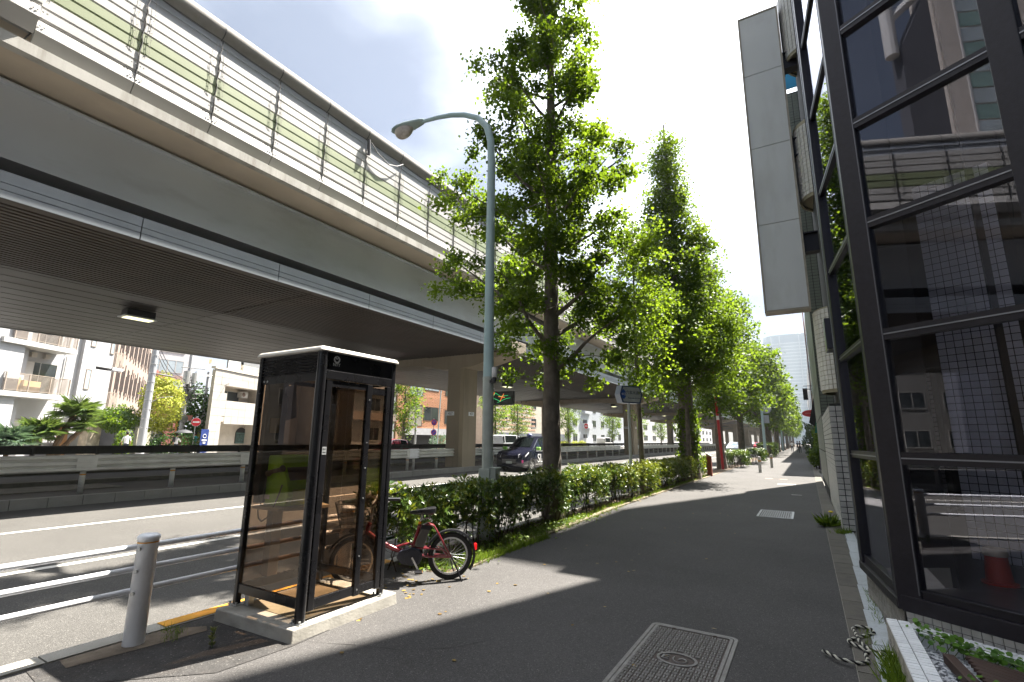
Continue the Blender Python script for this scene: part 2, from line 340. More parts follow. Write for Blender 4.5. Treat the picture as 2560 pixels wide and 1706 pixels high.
# building-side gutter: concrete kerb stones and granite strip
g = MB().box(.15, .40, -20, 60, -.1, .002).build('gutter', CONC_D); struct(g)
ks2 = MB().box(.004, .238, .005, .595, -.05, .018).mesh('kerb_stone', [M('dirty_kerb', (.115, .105, .09), .92, var=.25, vs=6, bump=.9, bs=90, stain=.6, stain_col=(.06, .056, .035), sscale=(6, 6, 6), rnd=.12)])
for i in range(-3, 66): inst('kerb_stone', ks2, g, T(.152, .2 + i * .6, 0))
grn = M('granite', (.4, .43, .45), .75, var=.12, vs=40, bump=.4, bs=120, stain=.35, stain_col=(.2, .2, .17), sscale=(6, 6, 6), rnd=.06)
gs = MB().box(.0, 1, .006, 1.0, -.05, .022).mesh('granite_slab', [grn])
yy = 3.1
while yy < 10.4:
    x0 = .285 + (yy - 4.5) * .0225 if yy < 10 else .41
    inst('granite_slab', gs, g, Matrix(((.135, .0225 * .95, 0, x0 + .0), (0, .95, 0, yy), (0, 0, 1, 0), (0, 0, 0, 1)))); yy += .956
m = MB(); m.poly([(.38, 3, .012), (3, 3, .012), (3, 10.7, .012), (.55, 10.7, .012)]); struct(m.build('forecourt', M('forecourt_paving', (.14, .13, .125), .85, var=.2, vs=8, stain=.4)))
fp = MB().box(0, 1, 0, 1, 0, .01).mesh('paver', [M('dark_paver', (.15, .14, .14), .8, var=.15, vs=12, rnd=.15)])
for j in range(62):
    y = 3.3 + j * .12; x0 = .43 + (y - 4.5) * .0225
    for i in range(2): inst('paver', fp, g, Matrix(((.095, 0, 0, x0 + i * .1), (0, .113, 0, y), (0, 0, 1, .012), (0, 0, 0, 1))))
# ---- median under the expressway
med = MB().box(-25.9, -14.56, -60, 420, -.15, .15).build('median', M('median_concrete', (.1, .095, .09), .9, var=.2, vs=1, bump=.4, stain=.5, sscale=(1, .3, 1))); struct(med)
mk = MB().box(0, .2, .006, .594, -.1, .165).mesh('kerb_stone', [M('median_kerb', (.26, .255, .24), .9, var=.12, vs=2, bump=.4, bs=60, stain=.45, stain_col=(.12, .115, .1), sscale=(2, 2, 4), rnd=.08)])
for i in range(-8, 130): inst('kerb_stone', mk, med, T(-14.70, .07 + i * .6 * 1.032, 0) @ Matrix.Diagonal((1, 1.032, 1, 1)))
m = MB(); m.box(-18.2, -18.0, -60, 400, .15, .26); m.box(-22.9, -22.7, -60, 400, .15, .26); m.box(-17.6, -16.1, 4.0, 6.4, .15, .17); struct(m.build('median_upstand', CONC_D))

# ---------------------------------------------------------------- elevated expressway
Y0, Y1 = -90, 470
SLW = M('louvre_white', (.50, .49, .475), .5, var=.06, vs=1.2, stain=.25, stain_col=(.4, .38, .35), sscale=(.8, .8, 5), rnd=.03)
SLG = M('louvre_green', (.25, .29, .165), .5, var=.06, vs=1.2, stain=.2, stain_col=(.3, .33, .22), sscale=(.8, .8, 5), rnd=.03)
SLB = M('louvre_back', (.2, .205, .21), .7, var=.1, vs=2)
SLT = M('louvre_top_shade', (.42, .45, .5), .55, var=.05, vs=2)  # blue-grey of the shaded band under the pipe, put into the colour
PIPE = M('pipe_concrete', (.27, .26, .245), .8, var=.18, vs=3, bump=.3, bs=30, stain=.6, stain_col=(.12, .108, .09), sscale=(3, 3, 3))
GIRD = M('girder_paint', (.66, .69, .74), .5, var=.10, vs=.28, stain=.6, stain_col=(.30, .29, .28), sscale=(.25, .25, .8))
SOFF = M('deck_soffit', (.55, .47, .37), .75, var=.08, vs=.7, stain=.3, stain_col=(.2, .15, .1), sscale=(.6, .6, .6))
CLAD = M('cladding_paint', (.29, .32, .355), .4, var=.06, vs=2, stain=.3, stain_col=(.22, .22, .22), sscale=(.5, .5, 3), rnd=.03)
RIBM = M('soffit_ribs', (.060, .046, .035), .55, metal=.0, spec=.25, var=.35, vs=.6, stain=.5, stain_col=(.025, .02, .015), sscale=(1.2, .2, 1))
RIBF = M('soffit_plate', (.040, .031, .023), .5, metal=.0, spec=.3, var=.3, vs=.5, stain=.6, stain_col=(.018, .014, .011), sscale=(1.5, .18, 1))  # darker than the ribs, shade between ribs put into the plate colour
ex = thing('elevated_expressway', 'long elevated expressway with white and green louvred noise barrier and rolled concrete top', 'expressway', (-20, 0, 0))
m = MB(); m.box(-27.0, -13.0, Y0, Y1, 6.78, 8.44); m.box(-13.06, -12.82, Y0, Y1, 6.76, 6.80); m.box(-13.04, -12.86, Y0, Y1, 8.33, 8.36)
for i in range(-20, 140): m.box(-13.03, -12.98, i * 3.1, i * 3.1 + .05, 8.2, 8.33)
m.build('girder', GIRD, ex)
m = MB(); m.box(-28.2, -11.85, Y0, Y1, 8.445, 8.9); m.build('deck', [SOFF], ex)
m = MB(); m.box(-11.87, -11.675, Y0, Y1, 8.41, 8.64); m.box(-11.87, -11.86, Y0, Y1, 8.66, 9.3); m.build('fascia', M('fascia_concrete', (.44, .43, .40), .8, var=.15, vs=.9, bump=.2, stain=.9, stain_col=(.16, .135, .10), sscale=(2.6, 2.6, .35)), ex)
m = MB(); m.box(-28.3, -28.2, Y0, Y1, 8.4, 9.9); m.build('far_parapet', CONC, ex)
# soffit: fine ribs
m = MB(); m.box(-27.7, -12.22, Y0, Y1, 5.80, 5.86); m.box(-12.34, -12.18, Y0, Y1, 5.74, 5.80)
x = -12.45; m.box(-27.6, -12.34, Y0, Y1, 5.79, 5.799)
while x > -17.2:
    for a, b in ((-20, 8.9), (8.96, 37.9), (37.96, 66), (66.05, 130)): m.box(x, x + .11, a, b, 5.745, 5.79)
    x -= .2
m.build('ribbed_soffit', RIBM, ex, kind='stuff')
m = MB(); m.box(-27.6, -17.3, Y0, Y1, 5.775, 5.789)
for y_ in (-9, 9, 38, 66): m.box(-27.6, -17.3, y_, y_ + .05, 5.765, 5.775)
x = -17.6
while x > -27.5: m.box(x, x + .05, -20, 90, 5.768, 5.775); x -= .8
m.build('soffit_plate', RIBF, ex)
m = MB(); m.box(-27.8, -27.6, Y0, Y1, 5.75, 6.3); m.box(-26.9, -13.2, Y0, Y1, 5.9, 6.3); m.build('soffit_frame', SLB, ex)
# side cladding panels
cp = MB()
for z0, z1 in ((5.745, 5.885), (5.90, 6.02), (6.035, 6.25)): cp.box(-.03, 0, .012, 3.288, z0, z1)
cp.box(-.05, -.031, 0, 3.3, 5.75, 6.24, 1)
cpm = cp.mesh('cladding_panel', [CLAD, DARK])
for i in range(-8, 60): inst('cladding_panel', cpm, ex, T(-12.15, -2.2 + 3.3 * i, 0))
# noise barrier panels: 1.59 m wide
PW = 1.59
def panel_mesh():
    m = MB()
    def sl(z0, z1, mi):   # folded sheet: face, underside, recess
        pr = [(-.12, z1 + .008), (-.014, z1 + .006), (0, z1), (.003, z0 + .014), (-.015, z0 - .026), (-.12, z0 - .03)]
        m.prism([(x, 0, z) for x, z in pr], (0, .008, 0), (0, PW - .008, 0), mi)
    m.hexa([(-.16, .008, 8.66), (-.13, .008, 8.655), (-.13, PW - .008, 8.655), (-.16, PW - .008, 8.66), (-.16, .008, 9.2), (.03, .008, 8.93), (.03, PW - .008, 8.93), (-.16, PW - .008, 9.2)], 0)
    m.hexa([(-.15, .008, 8.94), (.03, .008, 8.935), (.03, PW - .008, 8.935), (-.15, PW - .008, 8.94), (-.15, .008, 9.2), (.0, .008, 9.17), (.0, PW - .008, 9.17), (-.15, PW - .008, 9.2)], 0)
    for z0, z1, mi in ((9.235, 9.44, 0), (9.475, 9.68, 0), (9.715, 9.93, 1), (9.965, 10.18, 1), (10.215, 10.42, 0), (10.455, 10.66, 0), (10.695, 10.88, 0)): sl(z0, z1, mi)
    m.box(-.13, -.07, .008, PW - .008, 10.92, 11.3, 3); m.box(-.07, -.045, .008, PW - .008, 11.12, 11.16, 3)
    for s in (.05, .11, PW - .05, PW - .11):
        for z in (9.05, 9.36): m.obox((.032, s, z), (.008, 0, 0), (0, .012, 0), (0, 0, .012), 2)
    return m.mesh('noise_panel', [SLW, SLG, SLB, SLT])
pm = panel_mesh()
pp = MB().tube([(0, .006, 0), (0, .2, 0), (0, PW - .2, 0), (0, PW - .006, 0)], .27, 24, cap=False); ppm = pp.mesh('top_pipe', [PIPE], True)
ring = MB().tube([(0, -.012, 0), (0, .012, 0)], .276, 24).mesh('pipe_band', [M('pipe_band', (.05, .05, .05), .6)])
cab = MB(); zz = [(0.0, 11.28), (.02, 11.0), (-.03, 10.86), (.03, 10.72), (-.02, 10.55), (.03, 10.4), (-.02, 10.1), (.03, 9.95), (-.01, 9.7), (.02, 9.4), (0, 9.1), (.0, 8.95), (-.17, 8.66)]
cab.tube([(.006 + (a if b < 8.7 else 0), a * .6, b) for a, b in zz], .012, 6)
cabm = cab.mesh('joint_cable', [M('cable_black', (.02, .02, .02), .6)])
wr = MB()
for sy in (-1, 1):
    for off in (.13, .165):
        wr.tube([(.0, sy * off, 11.15 if off < .15 else 10.6), (.005, sy * (off + .02), 10.5), (.005, sy * (off - .02), 10.2), (.0, sy * off, 9.75), (-.005, sy * (off - .03), 9.66)], .0025, 4)
    for k in range(7): wr.obox((.004, sy * (.15 + .012 * (-1) ** k), 10.75 - k * .16), (.003, 0, 0), (0, .010, .007), (0, -.005, .007))
wrm = wr.mesh('tie_wires', [M('tie_wire', (.22, .2, .18), .5)])
for i in range(-22, 92):
    y = 5.24 + (i - 2) * PW; low = y < 2.0
    dx, dz = (.14, .2) if low else (0, 0)
    inst('noise_panel', pm, ex, T(-11.69 + dx, y + (0 if not low else .0), dz))
    inst('top_pipe', ppm, ex, T(-11.86, y, 11.56)); inst('pipe_band', ring, ex, T(-11.86, y, 11.56))
    if i > -10 and i < 50:
        inst('joint_cable', cabm, ex, T(-11.68 + dx, y, 0)); inst('tie_wires', wrm, ex, T(-11.67 + dx, y, 0))
m = MB(); m.box(-11.85, -11.7, Y0, -31, 8.7, 11.2); m.box(-11.85, -11.7, 151, Y1, 8.7, 11.2); m.tube([(-11.86, 151, 11.56), (-11.86, Y1, 11.56)], .27, 12); m.build('distant_barrier', SLW, ex, kind='stuff')
m = MB()
for i in range(-12, 40):
    y = 5.24 + (i - 2) * PW
    for sag, rr in ((.03, .010), (.06, .007)):
        m.tube([(-11.66, y + PW * t, 11.26 - sag * 4 * t * (1 - t)) for t in (0, .2, .4, .6, .8, 1)], rr, 5, cap=False)
m.tube([(-11.6, 10.1, 11.2), (-11.57, 10.4, 10.95), (-11.56, 10.9, 10.8), (-11.57, 11.3, 10.95), (-11.6, 11.62, 11.2)], .016, 6)
m.tube([(-11.6, 10.0, 11.25), (-11.58, 10.02, 10.7)], .05, 8)
m.build('hanging_cable', M('cable_grey', (.06, .06, .065), .6), ex)
# piers
for k in range(-2, 12):
    yc = 20.55 + 28.6 * k
    p = thing('expressway_pier', 'x', 'pier', (-19, yc, 0), group='piers under the expressway')
    DL = ['third', 'fourth', 'fifth', 'sixth', 'seventh', 'eighth', 'ninth', 'tenth', 'eleventh', 'twelfth']
    p['label'] = ('nearest concrete pier, just left of the pale blue lamp post' if k == 0 else 'second pier, behind the street sign box' if k == 1 else 'pier seen to the left of the ivy covered trunk' if k == 2 else 'distant pier under the deck, %s one beyond the lamp post' % (DL + ['thirteenth'])[min(k - 1, 10)] if k > 2 else ('pier behind the camera, nearer one' if k == -1 else 'pier behind the camera, farther one'))
    for x0, x1 in ((-15.8, -14.75), (-25.1, -24.05)):
        c = .14
        o2 = [(x0 + c, yc - .71, .0), (x1 - c, yc - .71, 0), (x1, yc - .71 + c, 0), (x1, yc + .71 - c, 0), (x1 - c, yc + .71, 0), (x0 + c, yc + .71, 0), (x0, yc + .71 - c, 0), (x0, yc - .71 + c, 0)]
        MB().prism(o2, (0, 0, .14), (0, 0, 5.1)).build('column', PIERM, p)
    out = [(-11.86, 0, 6.28), (-11.86, 0, 5.69), (-14.4, 0, 5.08), (-16.1, 0, 5.08), (-17.9, 0, 5.4), (-22.1, 0, 5.4), (-23.7, 0, 5.08), (-25.4, 0, 5.08), (-28.5, 0, 5.5), (-28.5, 0, 5.85), (-12.35, 0, 5.85), (-12.35, 0, 6.28)]
    MB().prism(out, (0, yc - .7, 0), (0, yc + .7, 0)).build('cap_beam', PIERM, p, bevel=.02)
    m = MB()
    for i in range(3): m.tube([(-28.2 + i * .6, yc - .715, 5.67), (-28.2 + i * .6, yc - .69, 5.67)], .07, 10)
    m.build('painted_hole', DARK, p)
    MB().box(-12.36, -12.3, yc - .7, yc + .7, 5.86, 6.24).build('end_plate', STEEL, p)
    if k in (0, 1, 2):
        for (lx, ly, rt) in ((-15.45, yc - .725, (1, 0, 0)), (-14.735, yc + .1, (0, 1, 0))):
            nrm = Vector(rt).cross(Vector((0, 0, 1)))
            MB().obox((lx, ly, 2.78), Vector(rt) * .24, nrm * .006, (0, 0, .1)).build('number_plate', WHITE, p)
            lettering('%d' % (457 + k), .19, BLACK, p, Vector((lx, ly, 2.78)) + nrm * .008, rt, (0, 0, 1), name='plate_number')
# lights under the deck
for i, y in enumerate((7.4, 32.0, 56.6, 81.0)):
    c = thing('ceiling_lamp', ('ceiling lamp under the deck, nearest one above the white apartments', 'ceiling lamp under the deck between the lamp post and the big trunk', 'small ceiling lamp under the deck beyond the second pier', 'farthest small ceiling lamp under the deck')[i], 'lamp', (-19.5, y, 5.5), group='lamps under the expressway')
    MB().box(-19.75, -19.25, y - .42, y + .42, 5.52, 5.745).build('housing', BLACK, c, bevel=.02)
    MB().box(-19.8, -19.2, y - .5, y + .5, 5.47, 5.52).build('rim', STEEL, c, bevel=.015)
    MB().box(-19.7, -19.3, y - .4, y + .4, 5.455, 5.47).build('diffuser', M('lamp_diffuser', (.8, .8, .55), .5, emit=(1, .95, .55), es=.45), c)
# message board hanging under the deck
c = thing('message_board', 'dark hanging traffic board with red and green lamp lines under the deck', 'traffic sign', (-20, 33.5, 4.2))
MB().box(-22.2, -19.75, 33.3, 33.6, 4.2, 5.3).build('panel', M('board_black', (.012, .016, .015), .5), c, bevel=.02)
MB().box(-20.2, -20.05, 33.4, 33.5, 5.5, 5.74).build('hanger', STEEL, c)
m = MB()
for a, b in (((-21.9, 4.5), (-21.4, 5.2)), ((-21.4, 5.2), (-20.9, 4.9)), ((-21.9, 4.9), (-20.9, 4.5)), ((-21.2, 4.4), (-20.4, 4.7)), ((-20.9, 4.9), (-20.2, 4.95)), ((-20.4, 4.7), (-20.0, 4.75))): m.tube([(a[0], 33.28, a[1]), (b[0], 33.28, b[1])], .022, 5)
m.build('green_lines', M('led_green', (.02, .3, .1), .5, emit=(.05, .9, .3), es=.12), c)
m = MB()
for a, b in (((-21.7, 4.6), (-21.5, 5.25)), ((-20.95, 4.5), (-20.6, 5.1)), ((-21.1, 4.9), (-20.5, 4.8))): m.tube([(a[0], 33.27, a[1]), (b[0], 33.27, b[1])], .028, 5)
m.build('red_lines', M('led_red', (.4, .08, .02), .5, emit=(1, .25, .05), es=.2), c)

# ---------------------------------------------------------------- median guard rails
RAILM = M('rail_zinc', (.64, .65, .63), .5, metal=.0, var=.14, vs=2.5, stain=.55, stain_col=(.2, .19, .17), sscale=(1.2, 1.2, 9))
RAILD = M('rail_far', (.13, .125, .12), .6, var=.2, vs=2)
def beam_mesh(L):
    prof = [(0, .39), (.035, .385), (.07, .36), (.07, .31), (.008, .285), (.008, .255), (.07, .235), (.07, .165), (.008, .14), (.008, .115), (.07, .09), (.07, .035), (.035, .008), (0, 0)]
    out = [(a, 0, b) for a, b in prof] + [(-.012, 0, 0), (-.012, 0, .39)]
    return MB().prism(out, (0, 0, 0), (0, L, 0)).mesh('rail_beam', [RAILM])
bm4 = beam_mesh(4.0)
bolts = MB()
for y in (-.14, .14):
    for z in (.06, .2, .34): bolts.tube([(.03, y, z), (.062, y, z)], .018, 8)
bolts.box(.071, .078, -.2, .2, .03, .36, 1)
boltm = bolts.mesh('splice_plate', [DARK, RAILM])
pmesh = MB().tube([(0, 0, .14), (0, 0, 1.0)], .06, 12).mesh('post', [RAILM], True)
ybm = MB().tube([(0, 0, .52), (0, 0, .55)], .0615, 12).mesh('yellow_band', [YEL])
def guardrail(y0, n, lab, grp, X=-15.2, ends=True):
    t = thing('guardrail', lab, 'guardrail', (X, y0, .15), group=grp)
    for i in range(n):
        inst('rail_beam', bm4, t, T(X, y0 + 4 * i, .66))
        inst('splice_plate', boltm, t, T(X, y0 + 4 * i, .66))
        for j in (0, 2):
            inst('post', pmesh, t, T(X - .075, y0 + 4 * i + j, 0)); inst('yellow_band', ybm, t, T(X - .075, y0 + 4 * i + j, .05))
    ye = y0 + 4 * n
    inst('post', pmesh, t, T(X - .075, ye - .15, 0))
    if ends:
        for y in (ye - .05,): MB().box(X - .02, X + .07, y - .5, y + .12, .64, 1.07).build('end_plate', WHITE, t, bevel=.03)
    return t
GG = 'steel guardrails along the median'
guardrail(-22.8, 10, 'long steel guardrail on the near edge of the median, left of the first pier', GG)
t = guardrail(17.85 - 1.2, 1, 'short steel guardrail section butting against the first pier', GG, ends=False)
MB().box(-15.22, -15.12, 16.6, 17.15, .64, 1.07).build('end_plate', WHITE, t, bevel=.03)
guardrail(21.6, 6, 'steel guardrail on the median between the first and second piers', GG, ends=False)
guardrail(49.6, 6, 'steel guardrail on the median beyond the second pier', GG, ends=False)
guardrail(78.2, 10, 'distant steel guardrail on the median beyond the third pier', GG, ends=False)
t = thing('guardrail', 'dark guardrail on the far edge of the median, seen from behind', 'guardrail', (-25.5, 0, .15), group='guardrails facing the far carriageway')
MB().box(-25.54, -25.5, -30, 160, .76, 1.08).build('rail_beam', RAILD, t)
m = MB().box(-25.49, -25.47, -30, 160, .86, .9); m.box(-25.49, -25.47, -30, 160, 1.0, 1.03); m.build('beam_ridge', RAILD, t)
pm2 = MB().tube([(0, 0, .14), (0, 0, 1.0)], .06, 8).mesh('post', [RAILD])
for i in range(80): inst('post', pm2, t, T(-25.42, -29 + 2 * i + (i % 3) * .01, 0))

# ---------------------------------------------------------------- phone booth
bt = thing('phone_booth', 'black framed telephone booth with smoked glass and a cream lid on a concrete plinth', 'phone booth', (-4.0, 3.2, 0))
BF = M('booth_frame', (.010, .010, .012), .28, var=.2, vs=6, spec=.5, stain=.12, stain_col=(.06, .055, .05), sscale=(8, 8, 8))
BG = glass('booth_glass', (.72, .65, .58), 1.5, dirt=.05)
CREAM = M('booth_lid', (.60, .57, .52), .5, var=.06, stain=.3, stain_col=(.35, .32, .27), sscale=(5, 5, 5))
pc = M('plinth_concrete', (.36, .345, .31), .9, var=.2, vs=6, bump=.25, bs=50, stain=.75, stain_col=(.15, .145, .10), sscale=(3.5, 3.5, 9))
MB().hexa([(-4.50, 2.60, -.02), (-3.50, 2.64, -.02), (-3.50, 3.78, -.02), (-4.50, 3.78, -.02), (-4.49, 2.61, .10), (-3.51, 2.65, .10), (-3.51, 3.77, .10), (-4.49, 3.77, .10)]).build('plinth', pc, bt, bevel=.014, seg=3)
MB().box(-4.40, -3.64, 2.80, 3.60, .1, .104).build('floor', M('booth_floor', (.30, .26, .19), .85, var=.3, vs=5, stain=.7, stain_col=(.12, .11, .05), sscale=(4, 4, 4)), bt)
bx = lambda *a: MB().box(*a)
MB().tube([(-3.585, 2.765, .1), (-3.585, 2.765, 2.29)], .042, 16).build('corner_post', BF, bt, smooth=True)
bx(-4.465, -4.415, 2.735, 2.785, .1, 2.29).build('corner_post', BF, bt, bevel=.008)
bx(-4.465, -4.415, 3.595, 3.645, .1, 2.29).build('corner_post', BF, bt, bevel=.008)
bx(-3.61, -3.56, 3.595, 3.645, .1, 2.29).build('corner_post', BF, bt, bevel=.008)
for (x, y) in ((-3.585, 2.765), (-4.44, 2.76), (-4.44, 3.62), (-3.585, 3.62)):
    m = MB(); m.box(x - .06, x + .06, y - .045, y + .045, .1, .108)
    for s in (-1, 1): m.tube([(x + s * .045, y - .03, .108), (x + s * .045, y - .03, .128)], .01, 6)
    m.build('foot_plate', STEEL, bt)
bx(-4.36, -4.30, 2.78, 2.83, .104, .2).build('bracket', STEEL, bt)
# header with louvres
m = MB(); m.box(-4.42, -3.6, 2.755, 2.775, 2.03, 2.29)
for i in range(6): z = 2.105 + i * .028; m.hexa([(-4.40, 2.735, z), (-3.63, 2.735, z), (-3.63, 2.756, z + .012), (-4.40, 2.756, z + .012), (-4.40, 2.735, z + .005), (-3.63, 2.735, z + .005), (-3.63, 2.756, z + .018), (-4.40, 2.756, z + .018)])
m.build('louvre_header', BF, bt)
m = MB(); m.box(-3.60, -3.57, 2.80, 3.60, 2.135, 2.29); m.box(-3.605, -3.562, 2.80, 3.60, 2.05, 2.128); m.build('header', BF, bt, bevel=.004)
m = MB(); m.box(-4.455, -4.43, 2.78, 3.6, 2.06, 2.29); m.box(-4.42, -3.61, 3.61, 3.635, 2.06, 2.29); m.build('header', BF, bt)
bx(-4.43, -3.6, 2.78, 3.6, 2.10, 2.12).build('inner_ceiling', M('booth_ceiling', (.22, .18, .13), .5, var=.1), bt)
MB().hexa([(-4.495, 2.705, 2.288), (-3.53, 2.705, 2.288), (-3.53, 3.675, 2.288), (-4.495, 3.675, 2.288), (-4.47, 2.73, 2.335), (-3.555, 2.73, 2.335), (-3.555, 3.65, 2.335), (-4.47, 3.65, 2.335)]).build('lid', CREAM, bt, bevel=.02, seg=3)
bx(-4.42, -3.62, 2.757, 2.763, .27, 2.04).build('glass_pane', BG, bt)
bx(-4.443, -4.437, 2.79, 3.6, .27, 2.08).build('glass_pane', BG, bt)
bx(-4.42, -3.61, 3.618, 3.624, .27, 2.08).build('glass_pane', BG, bt)
for a in ((-4.42, -3.62, 2.745, 2.775, .20, .275), (-4.455, -4.425, 2.78, 3.6, .20, .275), (-4.42, -3.61, 3.605, 3.635, .20, .275)): bx(*a).build('bottom_rail', BF, bt, bevel=.004)
# bifold door on the right side (X = -3.58)
dr = bx(-3.60, -3.565, 2.815, 2.875, .17, 2.045).build('door_frame', BF, bt, bevel=.004)
bx(-3.598, -3.57, 2.875, 3.285, .18, .255).build('door_rail', BF, bt, bevel=.003); bx(-3.598, -3.57, 2.875, 3.285, 1.985, 2.045).build('door_rail', BF, bt, bevel=.003)
bx(-3.60, -3.562, 3.285, 3.345, .17, 2.045).build('door_stile', BF, bt, bevel=.004)
bx(-3.598, -3.57, 3.345, 3.535, .18, .25).build('door_rail', BF, bt, bevel=.003); bx(-3.598, -3.57, 3.345, 3.535, 1.955, 2.02).build('door_rail', BF, bt, bevel=.003)
bx(-3.60, -3.562, 3.535, 3.59, .17, 2.045).build('door_stile', BF, bt, bevel=.004)
bx(-3.586, -3.580, 2.875, 3.285, .255, 1.985).build('door_glass', BG, bt)
bx(-3.586, -3.580, 3.345, 3.535, .25, 1.955).build('door_glass', BG, bt)
m = MB()
for z in (.22, .5, 1.0, 1.27, 1.5, 1.9): m.tube([(-3.562, 3.315, z), (-3.557, 3.315, z)], .007, 6)
m.tube([(-4.38, 2.754, 2.055), (-4.38, 2.748, 2.055)], .009, 8); m.tube([(-4.33, 2.754, 2.055), (-4.33, 2.748, 2.055)], .009, 8)
m.build('screw', STEEL, bt)
# emblem and lettering on the header
m = MB()
def ringpts(cy, cz, r, a0, a1, n=20): return [(-3.5675, cy + r * sin(a0 + (a1 - a0) * i / n), cz + r * cos(a0 + (a1 - a0) * i / n)) for i in range(n + 1)]
m.tube(ringpts(2.905, 2.232, .028, 0.55, 2 * pi - .55), [.0042 + .003 * abs(sin(i / 20 * pi)) for i in range(21)], 6)
m.tube(ringpts(2.905, 2.249, .012, 0, 2 * pi), .0035, 6)
LW = M('decal_white', (.75, .75, .73), .6)
m.build('emblem', LW, bt)
lettering('NTT', .040, LW, bt, (-3.5665, 2.905, 2.182), (0, 1, 0), (0, 0, 1), name='emblem_lettering')
bx(-3.5655, -3.5635, 2.825, 2.868, 1.40, 1.465).build('sticker', M('sticker_grey', (.42, .44, .45), .5), bt)
lettering('D-C', .018, BLACK, bt, (-3.563, 2.847, 1.447), (0, 1, 0), (0, 0, 1), ext=.0005, name='sticker_lettering'); lettering('Phone', .012, BLACK, bt, (-3.563, 2.847, 1.42), (0, 1, 0), (0, 0, 1), ext=.0005, name='sticker_lettering')
# equipment panel, shelf, notices
bx(-4.43, -4.36, 2.80, 3.00, .95, 2.06).build('back_panel', M('panel_brown', (.045, .036, .03), .5), bt)
MB().prism([(-4.43, 2.80, 0), (-4.05, 2.80, 0), (-3.93, 3.05, 0), (-3.93, 3.25, 0), (-4.43, 3.40, 0)], (0, 0, .90), (0, 0, .925)).build('shelf', M('shelf_tan', (.38, .31, .22), .5, var=.1), bt)
bx(-4.42, -4.33, 2.95, 3.05, .3, .9).build('shelf_leg', M('panel_grey', (.32, .28, .23), .5), bt)
MB().obox((-4.40, 3.06, 1.88), (0, .06, .02), (.012, 0, 0), (.055, -.055, .16)).build('notice_board', M('notice_mirror', (.28, .24, .2), .08, metal=.8, var=.3, vs=9), bt)
m = MB(); m.box(-4.434, -4.432, 3.19, 3.29, 1.19, 1.32); nt1 = m.build('notice', M('notice_paper', (.78, .72, .62), .7), bt)
m = MB(); m.box(-4.431, -4.429, 3.19, 3.29, 1.285, 1.32); m.build('notice_heading', M('notice_red', (.6, .03, .02), .6), nt1)
lettering('110 119', .026, M('notice_red', (.6, .03, .02)), nt1, (-4.428, 3.24, 1.255), (0, 1, 0), (0, 0, 1), ext=.0005, name='notice_lettering')
bx(-4.358, -4.35, 2.84, 2.93, 1.58, 1.72).build('notice', M('notice_brown', (.25, .18, .08), .6), bt)
# payphone
ph = thing('payphone', 'bright green payphone with grey handset inside the booth', 'payphone', (-4.2, 3.05, .93))
PG = M('phone_green', (.42, .90, .03), .35, var=.06)
MB().prism([(-4.40, 0, .93), (-4.07, 0, .93), (-4.03, 0, 1.02), (-4.06, 0, 1.15), (-4.18, 0, 1.36), (-4.20, 0, 1.375), (-4.40, 0, 1.375)], (0, 2.87, 0), (0, 3.19, 0)).build('body', PG, ph, bevel=.018, seg=3)
MB().obox((-4.125, 3.03, 1.245), (.008, 0, .005), (0, .13, 0), (-.055, 0, .095)).build('keypad_panel', M('keypad_grey', (.18, .17, .16), .4), ph, bevel=.003)
bx(-4.05, -4.028, 2.92, 3.14, .94, 1.08).build('card_slot', M('phone_lime', (.42, .62, .05), .4), ph, bevel=.006)
m = MB(); m.tube([(-4.31, 2.845, 1.21), (-4.27, 2.838, 1.225), (-4.2, 2.836, 1.24), (-4.14, 2.84, 1.25), (-4.1, 2.845, 1.265)], [.03, .021, .019, .021, .032], 10); m.build('handset', M('handset_grey', (.16, .14, .13), .4), ph, smooth=True)
m = MB(); m.tube([(-4.33, 2.85, 1.21), (-4.34, 2.845, 1.1), (-4.36, 2.84, .95), (-4.37, 2.82, .88), (-4.33, 2.81, .82), (-4.27, 2.8, .8), (-4.2, 2.81, .84), (-4.16, 2.84, .95), (-4.12, 2.85, 1.06), (-4.11, 2.86, 1.12)], .007, 6); m.build('cord', M('cord_grey', (.14, .13, .12), .5), ph, smooth=True)
bx(-4.365, -4.29, 2.862, 2.866, .985, 1.02).build('label_plate', LW, ph)

# ---------------------------------------------------------------- pedestrian rail at the kerb
fr = thing('pipe_railing', 'white pipe railing with round posts beside the phone booth', 'railing', (-4.5, 2.02, 0))
cap = MB().lathe((0, 0, 0), [(.0, .795), (.06, .79), (.077, .775), (.077, .755), (.070, .752), (.070, 0)], 28).mesh('post', [WHITE], True)
yb = MB().lathe((0, 0, 0), [(.0712, .728), (.0712, .738)], 28).mesh('yellow_band', [YEL])
bo = MB().tube([(.03, -.062, 0), (.04, -.078, 0)], .013, 8).mesh('bolt', [STEEL])
for y in (-3.9, -1.95 + .02, 2.02, 3.98):
    if y == -1.93: y = 0.05 - 2
    inst('post', cap, fr, T(-4.5, y, 0)); inst('yellow_band', yb, fr, T(-4.5, y, 0))
    for z in (.69, .53, .375): inst('bolt', bo, fr, T(-4.5, y, z))
for z in (.70, .54, .385):
    MB().tube([(-4.53, -8, z), (-4.53, 1.96, z)], .0215, 12).build('rail', WHITE, fr, smooth=True)
    MB().tube([(-4.53, 2.08, z), (-4.53, 3.92, z)], .0215, 12).build('rail', WHITE, fr, smooth=True)
GRF = M('rail_green', (.012, .045, .035), .4, var=.1)
gf = thing('pipe_railing', 'dark green pipe railing running behind the hedge', 'railing', (-4.72, 14, 0))
for z in (.86, .30): MB().tube([(-4.66, 4.05, z * .94), (-4.72, 5.4, z), (-4.74, 15, z), (-4.72, 24.6, z)], .024, 8).build('rail', GRF, gf, smooth=True)
